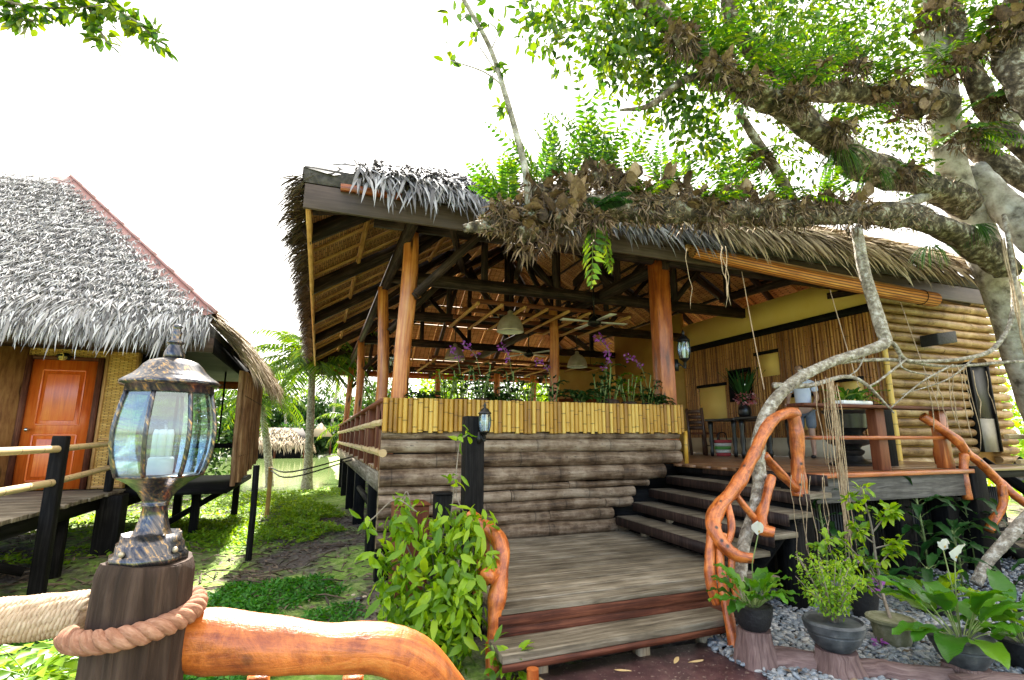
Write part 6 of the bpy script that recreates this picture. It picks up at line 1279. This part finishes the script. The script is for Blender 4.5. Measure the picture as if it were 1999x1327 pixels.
# ================================================================== branch handrails of the staircase
def branches(t, mat, lst, n=14):
    for nm, pp in lst:
        mb = MB(); mb.tube([at(x, y, D) for x, y, D, r in pp], [r for *_, r in pp], n + 4, noise=.03, sub=10, lump=.09); mb.build(nm, M[mat], t, smooth=True)
hr = thing('branch_handrail', 'glossy orange branch handrail climbing the right side of the staircase', 'handrail', (3.3, 3.7, 0))
branches(hr, 'varnish', [
 ('rail', [(1555, 806, 5.2, 0.052), (1530, 808, 5.1, 0.053), (1500, 830, 4.95, 0.055), (1470, 890, 4.8, 0.057), (1440, 945, 4.65, 0.060), (1408, 985, 4.5, 0.065), (1393, 1010, 4.4, 0.065), (1395, 1035, 4.3, 0.060), (1415, 1068, 4.22, 0.056), (1440, 1085, 4.18, 0.047), (1470, 1090, 4.15, 0.039)]),
 ('post', [(1546, 800, 5.2, 0.060), (1556, 850, 5.15, 0.062), (1558, 920, 5.1, 0.065), (1562, 968, 5.05, 0.077)]),
 ('strut', [(1492, 888, 4.95, 0.043), (1520, 920, 5, 0.041), (1556, 956, 5.05, 0.043)]), ('strut', [(1506, 930, 4.85, 0.039), (1495, 975, 4.7, 0.043), (1485, 1010, 4.6, 0.052), (1488, 1032, 4.5, 0.065), (1512, 1040, 4.45, 0.047)]),
 ('strut', [(1432, 960, 4.6, 0.030), (1455, 990, 4.6, 0.030), (1480, 1020, 4.6, 0.034)]),
 ('upright', [(1396, 1020, 4.35, 0.047), (1386, 1080, 4.25, 0.043), (1388, 1140, 4.15, 0.043), (1400, 1180, 4.1, 0.034)]), ('upright', [(1410, 1040, 4.3, 0.034), (1406, 1100, 4.2, 0.039), (1418, 1180, 4.05, 0.039), (1430, 1240, 3.95, 0.043), (1432, 1272, 3.9, 0.047)]),
 ('upright', [(1432, 1070, 4.25, 0.030), (1428, 1120, 4.15, 0.026), (1440, 1170, 4.05, 0.030)]), ('upright', [(1420, 980, 4.5, 0.026), (1428, 1030, 4.35, 0.030), (1415, 1075, 4.25, 0.026)])])
hl = thing('short_branch_rail', 'knobbly orange branch newel with a sawn stub left of the landing', 'handrail', (1.25, 3.7, 0))
branches(hl, 'varnish', [
 ('rail', [(918, 1005, 4.35, .05), (935, 1022, 4.25, .06), (962, 1040, 4.1, .066), (976, 1060, 4.0, .066), (980, 1095, 3.92, .06), (975, 1130, 3.85, .065), (970, 1170, 3.78, .062), (965, 1220, 3.72, .05), (960, 1270, 3.68, .045), (962, 1325, 3.62, .048)]),
 ('stub', [(978, 1108, 3.9, .05), (960, 1120, 3.82, .055), (950, 1126, 3.74, .056)]), ('upright', [(952, 1040, 4.15, .025), (950, 1080, 4.1, .028), (953, 1130, 4.0, .025)]), ('upright', [(935, 1050, 4.2, .035), (940, 1090, 4.15, .035), (930, 1160, 4.1, .03)]), ('strut', [(985, 1150, 3.8, .025), (978, 1180, 3.76, .03), (968, 1215, 3.72, .03)])])
h2 = thing('side_branch_rail', 'reddish branch handrail going down the side steps at the right', 'handrail', (8, 4.2, 0))
branches(h2, 'varnish', [
 ('rail', [(1800, 812, 6.3, .05), (1830, 832, 6.25, .055), (1868, 860, 6.2, .055), (1890, 885, 6.2, .05), (1915, 905, 6.2, .05), (1945, 935, 6.2, .05), (1985, 970, 6.1, .05), (2030, 1000, 6, .05)]), ('upright', [(1882, 885, 6.2, .045), (1882, 930, 6.15, .045), (1890, 975, 6.1, .05)]), ('upright', [(1955, 945, 6.15, .045), (1958, 985, 6.1, .045), (1940, 1015, 6.05, .05), (1930, 1035, 6, .05)]), ('upright', [(1858, 895, 6.3, .03), (1862, 950, 6.25, .03)]), ('strut', [(1840, 860, 6.5, .04), (1828, 880, 6.5, .035), (1832, 905, 6.5, .035)])], 12)
mb = MB(); c = at(1905, 1000, 6.3); mb.box(c[0] - .14, c[1] - .1, -.1, c[0] + .14, c[1] + .1, 1.25, 'z'); tag(mb.build('black_newel', M['dark_wood'], bevel=.015), 'thick black newel post at the head of the side steps', 'post')

# ================================================================== gravel bed, edging, pots and plants
mb = MB(); poly = [(2.9, 3.45), (3.5, 4.45), (4.7, 4.5), (9.5, 4.6), (9.5, 1.2), (4.6, 1.2), (3.3, 2.3), (2.95, 2.75)]
mb.prism(poly, -.3, .0); tag(mb.build('gravel_base', M['compost']), kind='structure')
PHI = (1 + 5 ** .5) / 2
ICO = np.array([(-1, PHI, 0), (1, PHI, 0), (-1, -PHI, 0), (1, -PHI, 0), (0, -1, PHI), (0, 1, PHI), (0, -1, -PHI), (0, 1, -PHI), (PHI, 0, -1), (PHI, 0, 1), (-PHI, 0, -1), (-PHI, 0, 1)]) / math.hypot(1, PHI)
ICF = [(0, 11, 5), (0, 5, 1), (0, 1, 7), (0, 7, 10), (0, 10, 11), (1, 5, 9), (5, 11, 4), (11, 10, 2), (10, 7, 6), (7, 1, 8), (3, 9, 4), (3, 4, 2), (3, 2, 6), (3, 6, 8), (3, 8, 9), (4, 9, 5), (2, 4, 11), (6, 2, 10), (8, 6, 7), (9, 8, 1)]
def ico2():
    v = [tuple(x) for x in ICO]; f = []; c = {}
    def mid(a, b):
        k = (min(a, b), max(a, b))
        if k not in c: c[k] = len(v); v.append(tuple(nz((np.array(v[a]) + np.array(v[b])) / 2)))
        return c[k]
    for a, b, d in ICF: x, y, z = mid(a, b), mid(b, d), mid(d, a); f += [(a, x, z), (b, y, x), (d, z, y), (x, y, z)]
    return np.array(v), f
IV, IF = ico2()
def inside(x, y, poly):
    r = np.zeros(len(x), bool); j = len(poly) - 1
    for i in range(len(poly)):
        xi, yi = poly[i]; xj, yj = poly[j]; c = ((yi > y) != (yj > y)) & (x < (xj - xi) * (y - yi) / (yj - yi + 1e-12) + xi); r ^= c; j = i
    return r
def pebbles(mb, n, x0, x1, y0, y1, s0, s1, V_, F_, poly=None):
    x = rng.uniform(x0, x1, n); y = rng.uniform(y0, y1, n)
    if poly is not None: k = inside(x, y, poly); x, y = x[k], y[k]
    n = len(x); s = rng.uniform(s0, s1, n); a = rng.uniform(0, 6.283, n); V = V_[None] * np.stack([s, s * rng.uniform(.6, .9, n), s * rng.uniform(.35, .6, n)], -1)[:, None, :]
    tl = rng.normal(0, .3, n); V = np.stack([V[..., 0], V[..., 1], V[..., 2] + V[..., 0] * tl[:, None]], -1)
    ca, sa = np.cos(a)[:, None], np.sin(a)[:, None]; X = V[..., 0] * ca - V[..., 1] * sa + x[:, None]; Y = V[..., 0] * sa + V[..., 1] * ca + y[:, None]
    mb.bulk(np.stack([X, Y, V[..., 2] + .012 + rng.uniform(0, .022, n)[:, None]], -1), F_)
mb = MB(); pebbles(mb, 9500, 2.9, 5.6, 2.0, 4.5, .015, .034, IV, IF, poly); pebbles(mb, 4500, 5.6, 9, 1.4, 4.5, .02, .038, ICO, ICF, poly)
tag(mb.build('gravel', M['pebble'], smooth=True), kind='stuff')
# sculpted concrete log edging and stump pedestals
eg = thing('concrete_log_edging', 'purplish concrete edging sculpted like fallen logs around the pebble bed', 'edging', (3.6, 2.7, 0))
def segs(pp, r, nm='log'):
    mb = MB(); mb.tube([on_z(x, y, .03) for x, y in pp], r, 14, noise=.07, sub=5); mb.build(nm, M['faux_log'], eg, smooth=True, auto=True)
segs([(1450, 1275), (1500, 1292), (1560, 1296), (1625, 1306)], .085); segs([(1660, 1312), (1720, 1312), (1770, 1322), (1860, 1330)], .08); segs([(1870, 1345), (1950, 1340), (2040, 1350)], .08); segs([(1745, 1310), (1800, 1318), (1900, 1322)], .05); segs([(1490, 1275), (1540, 1278), (1600, 1292)], .05)
def pedestal(c, r, h, label):
    mb = MB(); mb.lathe([(r * 1.4, -.05), (r * 1.25, h * .2), (r * 1.1, h * .5), (r, h * .8), (r * .98, h)], c, 22); v = mb.v[-1]; mb.v[-1] = v + np.stack([np.cos(np.arctan2(v[:, 1] - c[1], v[:, 0] - c[0]) * 5) * (v[:, 0] - c[0]), np.cos(np.arctan2(v[:, 1] - c[1], v[:, 0] - c[0]) * 5) * (v[:, 1] - c[1]), v[:, 2] * 0], -1) * .07 + rng.normal(0, .004, v.shape)
    return tag(mb.build('stump_pedestal', M['faux_log'], smooth=True, auto=True), label, 'pedestal', 'concrete stump pedestals')
P1 = on_z(1478, 1298, 0); P2 = on_z(1638, 1318, 0); P3 = on_z(1745, 1258, 0.01); P4 = on_z(1890, 1335, 0); P5 = on_z(2010, 1310, 0)
pedestal(P1, .115, .24, 'leftmost concrete stump under the peace lily by the staircase'); pedestal(P2, .13, .17, 'middle concrete stump under the wide grey bush pot'); pedestal(P4, .13, .12, 'right concrete stump under the big peace lily')
def pot(c, prof, mat, name, label, group=None):
    t = thing(name, label, 'potted plant', c, group); mb = MB(); mb.lathe(prof, c, 26); mb.build('pot', M[mat], t, smooth=True, auto=True)
    r, z = prof[-2][0], prof[-1][1]; mb = MB(); mb.lathe([(r * .93, z - .025), (r * .6, z - .015), (.001, z - .005)], np.asarray(c), 18, cap=False); mb.build('soil', M['compost'], t); return t
def lily(t, c, n, L, w, flowers, spread=1.0, mat='leaf_lily'):
    mb = MB(); c = np.asarray(c)
    for k in range(n):
        a = k * 2.399 + random.uniform(-.3, .3); e = random.uniform(.35, 1.25) ; q = random.uniform(.75, 1.15)
        big_leaf(mb, c + A(math.cos(a) * .04, math.sin(a) * .04, 0), a, e, L * q, w * q, random.uniform(.7, 1.45) * spread, 10, pet=L * random.uniform(.4, .8), fold=.22)
    mb.build('leaves', [M[mat], M['stem']], t, smooth=True)
    for (dx, dy, h, s) in flowers:
        b = c + A(dx, dy, h); mb = MB(); mb.mi = 0; big_leaf(mb, b, random.uniform(3.6, 5), 1.2, .13 * s, .085 * s, .3, 6, fold=.35); mb.mi = 1; mb.tube([c, c + A(dx * .3, dy * .3, h * .6), b], .004, 5); mb.mi = 2; mb.tube([b + A(0, -.012, .02), b + A(0, -.015, .075 * s)], .007, 6); mb.build('flower', [M['petal_white'], M['stem'], M['culm']], t)
c1 = P1 + A(0, 0, .24); t1 = pot(c1, [(.085, 0), (.11, .03), (.13, .1), (.14, .16), (.125, .165), (.12, .15)], 'pot_black', 'peace_lily', 'glossy peace lily with one white flower in a black pot beside the staircase foot', 'potted plants on the pebble bed'); lily(t1, c1 + A(0, 0, .15), 30, .21, .09, [(.06, -.05, .5, 1)])
c2 = P2 + A(0, 0, .17); t2 = pot(c2, [(.1, 0), (.15, .05), (.17, .1), (.165, .11), (.185, .12), (.195, .17), (.18, .185), (.17, .17)], 'pot_grey', 'potted_bush', 'fine leaved little bush in a wide dark grey pot', 'potted plants on the pebble bed')
tw, lf = MB(), MB()
for k in range(26):
    a = k * 2.4; h = random.uniform(.22, .42); sp2 = random.uniform(.05, .24); b = c2 + A(0, 0, .16); e = b + A(math.cos(a) * sp2, math.sin(a) * sp2, h); tw.tube([b + A(math.cos(a) * .02, math.sin(a) * .02, 0), (b + e) / 2 + A(0, 0, .03), e], [.005, .004, .002], 5)
    for q in np.linspace(.35, 1, 6): cloud(lf, b + (e - b) * q, .045, 9, .035, .5, .1)
tw.build('stems', M['twig'], t2); lf.build('leaves', M['leaf_lime'], t2)
t3 = pot(P3, [(.11, 0), (.125, .05), (.14, .15), (.15, .17), (.17, .175), (.17, .195), (.15, .2), (.14, .19)], 'pot_moss', 'potted_sapling', 'tall thin sapling with sparse lime leaves in a mossy concrete pot', 'potted plants on the pebble bed')
tw, lf = MB(), MB(); D3 = 4.35
def sap(pp, r):
    p = [at(*q) for q in pp]; tw.tube(p, np.linspace(r, r * .3, len(p)), 6, sub=4); s_, _ = spline(np.array(p), np.ones(len(p)), 6); return s_
st_ = P3 + A(0, 0, .18); p = [st_, at(1722, 1155, D3), at(1710, 1090, D3), at(1700, 1020, D3), at(1690, 985, D3), at(1680, 950, D3)]; tw.tube(p, np.linspace(.014, .004, 6), 6, sub=4)
for pp in ([(1712, 1135, 4.3), (1670, 1080, 4.2), (1632, 1050, 4.15), (1590, 1065, 4.1)], [(1712, 1135, 4.35), (1690, 1095, 4.3), (1650, 1110, 4.25)], [(1705, 1060, 4.35), (1680, 1040, 4.3), (1672, 1030, 4.3)], [(1712, 1110, 4.35), (1735, 1080, 4.35), (1750, 1070, 4.3)], [(1703, 1040, 4.35), (1725, 1010, 4.35), (1730, 995, 4.3), (1745, 1000, 4.3)], [(1708, 1070, 4.35), (1745, 1060, 4.35), (1755, 1050, 4.3)], [(1695, 1000, 4.35), (1665, 980, 4.3), (1658, 972, 4.3)], [(1722, 1170, 4.3), (1690, 1140, 4.2), (1640, 1110, 4.1), (1610, 1055, 4.05)]):
    s_ = sap(pp, .007)
    for c in s_[len(s_) // 3::2]: cloud(lf, c, .04, 6, .075, .55, .1, LEAF9)
for y in (950, 962, 985, 1010): cloud(lf, at(1683 + (y - 950) * .2, y, D3), .06, 7, .08, .55, .0, LEAF9)
tw.build('stem', M['twig'], t3, smooth=True); lf.build('leaves', M['leaf_shrub'], t3)
c4 = P4 + A(0, 0, .12); t4 = pot(c4, [(.11, 0), (.15, .06), (.165, .1), (.16, .11), (.18, .12), (.19, .17), (.175, .18), (.165, .165)], 'pot_grey', 'peace_lily', 'broad leaved peace lily with two white flowers in a grey pot at the right', 'potted plants on the pebble bed'); lily(t4, c4 + A(0, 0, .15), 26, .31, .15, [(.02, -.02, .5, 1.15), (.0, .03, .56, .8)], 1.0)
c5 = P5; t5 = pot(c5, [(.1, 0), (.13, .08), (.15, .16), (.16, .2), (.15, .21), (.14, .19)], 'pot_black', 'peace_lily', 'peace lily in a black pot cut off by the right edge', 'potted plants on the pebble bed'); lily(t5, c5 + A(0, 0, .18), 18, .3, .13, [], 1.1)
P6 = on_z(1690, 1205, .01); t6 = pot(P6, [(.09, 0), (.11, .12), (.13, .24), (.135, .26), (.12, .265), (.11, .24)], 'pot_black', 'purple_flower_pot', 'tall black pot with a purple flower behind the fine leaved bush', 'potted plants on the pebble bed'); mb = MB(); cloud(mb, P6 + A(0, 0, .4), .16, 90, .08, .5, .1, LEAF9); mb.build('leaves', M['leaf_fern'], t6); mb = MB(); cloud(mb, P6 + A(.0, -.12, .3), (.07, .05, .04), 14, .07, .6, .2); cloud(mb, P6 + A(-.2, -.1, .52), (.06, .05, .05), 12, .04, .6, .2); mb.build('flowers', M['petal_purple'], t6)
P7 = on_z(1830, 1200, .01); t7 = pot(P7, [(.12, 0), (.14, .06), (.16, .1), (.15, .11), (.14, .09)], 'pot_black', 'young_lily', 'young plant with upright lime leaves in a low black pot behind the right peace lily', 'potted plants on the pebble bed'); lily(t7, P7 + A(0, 0, .09), 14, .26, .09, [], .8, 'leaf_shrub')
def cane(px, py, z, n, h, L, w, label, mat='leaf_dark'):
    b = on_z(px, py, z) if isinstance(px, (int, float)) else px; t = thing('broadleaf_plant', label, 'plant', b, 'dark broadleaf plants under the deck'); mb = MB(); mb.tube([b, b + A(.02, 0, h / 2), b + A(0, .02, h)], .012, 6); mb.build('cane', M['stem'], t)
    mb = MB()
    for k in range(n): a = k * 2.4; zz = h * (.35 + .65 * k / n); big_leaf(mb, b + A(0, 0, zz), a, random.uniform(.2, 1.0), L * random.uniform(.8, 1.15), w, random.uniform(1.2, 1.9), 8, pet=L * .25)
    mb.build('leaves', [M[mat], M['stem']], t, smooth=True)
for (x, y, n, h, L, w, lb) in [(4.95, 4.1, 14, .95, .34, .085, 'dark broadleaf plant left of the sapling under the deck edge'), (6.4, 4.05, 18, 1.0, .42, .1, 'dark broadleaf plant under the middle of the deck beam'), (6.6, 3.85, 14, .6, .4, .1, 'lower dark plant with drooping leaves at the skirt middle'), (7.5, 4.2, 18, .95, .4, .1, 'dark glossy plant below the right end of the deck'), (5.7, 3.6, 14, .35, .42, .085, 'low dark plant with hanging leaves behind the mossy pot'), (7.9, 3.5, 14, .6, .4, .09, 'dark glossy plant beside the sloping pale root'), (8.9, 3.6, 16, .8, .4, .1, 'dark plant at the right edge behind the sloping root'), (7.0, 3.2, 12, .4, .38, .09, 'small dark plant left of the sloping root foot')]: cane(A(x, y, 0), None, None, n, h, L, w, lb)
for (x, y, n, r, lb) in [(8.6, 2.9, 260, .35, 'loose green bush right of the sloping root'), (1505, 1215, 0, 0, '')]:
    if n: mb = MB(); cloud(mb, (x, y, .4), (r, r, .4), n, .12, .4, .3, LEAF9); tag(mb.build('low_bush', M['leaf_fern']), lb, 'bush')
# leafy shrub left of the landing
sh = thing('leafy_shrub', 'bright lime green climbing shrub with drooping leaves left of the landing', 'shrub', (.95, 3.95, 0)); mb, tw = MB(), MB()
for (px, py, D, rr, n) in [(800, 1010, 4.0, .16, 26), (770, 1020, 4.0, .1, 14), (870, 1020, 4.0, .18, 40), (925, 1020, 4.0, .16, 34), (840, 1070, 3.95, .24, 70), (910, 1080, 3.95, .2, 60), (780, 1110, 3.85, .16, 36), (845, 1140, 3.8, .25, 85), (900, 1150, 3.8, .22, 70), (790, 1190, 3.75, .2, 60), (850, 1210, 3.7, .25, 85), (900, 1220, 3.75, .2, 55), (760, 1150, 3.8, .12, 22), (820, 1250, 3.7, .18, 50), (875, 1270, 3.65, .18, 46), (740, 1075, 3.9, .1, 14), (925, 1120, 3.85, .12, 22), (955, 1085, 3.85, .05, 6), (885, 1180, 3.7, .2, 50)]:
    n = int(n * 1.7); c = at(px, py, D); d = rdir(n); P = c + d * (rng.random(n) ** .5)[:, None] * rr; q = rdir(n) * .8; q[:, 2] -= .75; N = d + A(0, -.4, .5) + rdir(n) * .3
    leaves(mb, P, q, N, (sz := rng.uniform(.045, .17, n)), sz * rng.uniform(.3, .45, n), LEAF9)
    tw.tube([A(1.0, 4.1, -.05), A((c[0] + 1) / 2 + random.uniform(-.1, .1), (c[1] + 4.1) / 2, c[2] * .6), c], [.012, .008, .003], 5, sub=4)
for pp in ([(805, 1000, 4.0), (795, 960, 4.0), (785, 975, 4.0)], [(905, 1000, 4.1), (890, 960, 4.15), (895, 880, 4.2), (905, 850, 4.2)], [(880, 1010, 4.1), (885, 965, 4.1), (888, 930, 4.1)], [(815, 1000, 3.95), (772, 975, 3.95), (730, 1010, 3.9), (715, 1020, 3.9)]):
    p = np.array([at(*q) for q in pp]); tw.tube(p, [.005] * len(p), 5, sub=4); n = 9; c = p[-1]; leaves(mb, c + rdir(n) * .05, rdir(n) - A(0, 0, .6), rdir(n) + A(0, 0, .4), rng.uniform(.07, .13, n), rng.uniform(.03, .05, n), LEAF9)
tw.build('stems', M['twig'], sh); mb.build('leaves', M['leaf_shrub'], sh)
sd_ = thing('young_shoot', 'small lime shoot growing at the foot of the left branch newel', 'plant', at(985, 1320, 3.5) * A(1, 1, 0)); mb = MB()
for (px, py, n) in ((960, 1265, 12), (985, 1295, 12), (1010, 1280, 12), (965, 1300, 9), (1005, 1310, 10)): cloud(mb, at(px, py, 3.45), .05, n, .1, .45, .1, LEAF9)
mb.build('leaves', M['leaf_shrub'], sd_); mb = MB(); mb.tube([at(985, 1330, 3.5) * A(1, 1, 0), at(985, 1290, 3.45)], .006, 5); mb.tube([at(985, 1330, 3.5) * A(1, 1, 0), at(960, 1260, 3.45)], .006, 5); mb.build('stem', M['stem'], sd_)
# seedlings below the rope bound rail
for k, (px, py, D, n, lb) in enumerate([(60, 1275, 1.9, 9, 'compound leafed seedling nearest the left edge below the rope bound rail'), (110, 1290, 2.1, 9, 'compound leafed seedling next to the stump post'), (20, 1310, 1.8, 8, 'compound leafed seedling in the bottom left corner'), (-20, 1270, 2.2, 8, 'compound leafed seedling half out of the left edge')]):
    c = at(px, py, D); b = A(c[0], c[1], float(gz(c[0], c[1]))); t = thing('seedling', lb, 'plant', b, 'seedlings below the rope rail'); mb = MB()
    for q in range(n): a = q * 2.4; frond(mb, A(c[0], c[1], c[2] - .08), A(math.cos(a), math.sin(a), random.uniform(.15, .7)), .26, .1, 5, .7, .04, .1)
    mb.build('leaves', M['leaf_shrub'], t); mb = MB(); mb.tube([b, (b + c) / 2 + A(.02, 0, 0), c - A(0, 0, .08)], .006, 5); mb.build('stem', M['stem'], t)
# rubbish-sized pale stones near the shrub
for k, (px, py) in enumerate([(690, 1165), (700, 1172), (712, 1168), (683, 1180)]):
    c = on_z(px, py, -.07); mb = MB(); q = IV * A(.035, .03, .014) * random.uniform(.7, 1.2); mb.add(q + c + A(0, 0, .02), IF); tag(mb.build('pale_stone', M['pot_grey'] if k % 2 else M['cream'], smooth=True), 'pale stone in a small heap on the soil left of the shrub', 'stone', 'pale stones on the soil')

for k, (px, py, lb) in enumerate([(1713, 1256, 'fallen purple petal on the pebbles in front of the mossy pot')]):
    mb = MB(); cloud(mb, on_z(px, py, .05), (.05, .03, .012), 14, .05, .7, .2); tag(mb.build('fallen_petal', M['petal_purple']), lb, 'petal')
mb = MB(); x = rng.uniform(2.95, 5.4, 90); y = rng.uniform(2.4, 4.3, 90); k_ = inside(x, y, poly); D = rdir(90); D[:, 2] *= .2; N = rdir(90) * .4; N[:, 2] += 1
leaves(mb, np.stack([x, y, np.full(90, .045)], -1)[k_], D[k_], N[k_], rng.uniform(.04, .09, 90)[k_], rng.uniform(.015, .035, 90)[k_]); tag(mb.build('fallen_leaves', bpy.data.materials['litter']), kind='stuff')
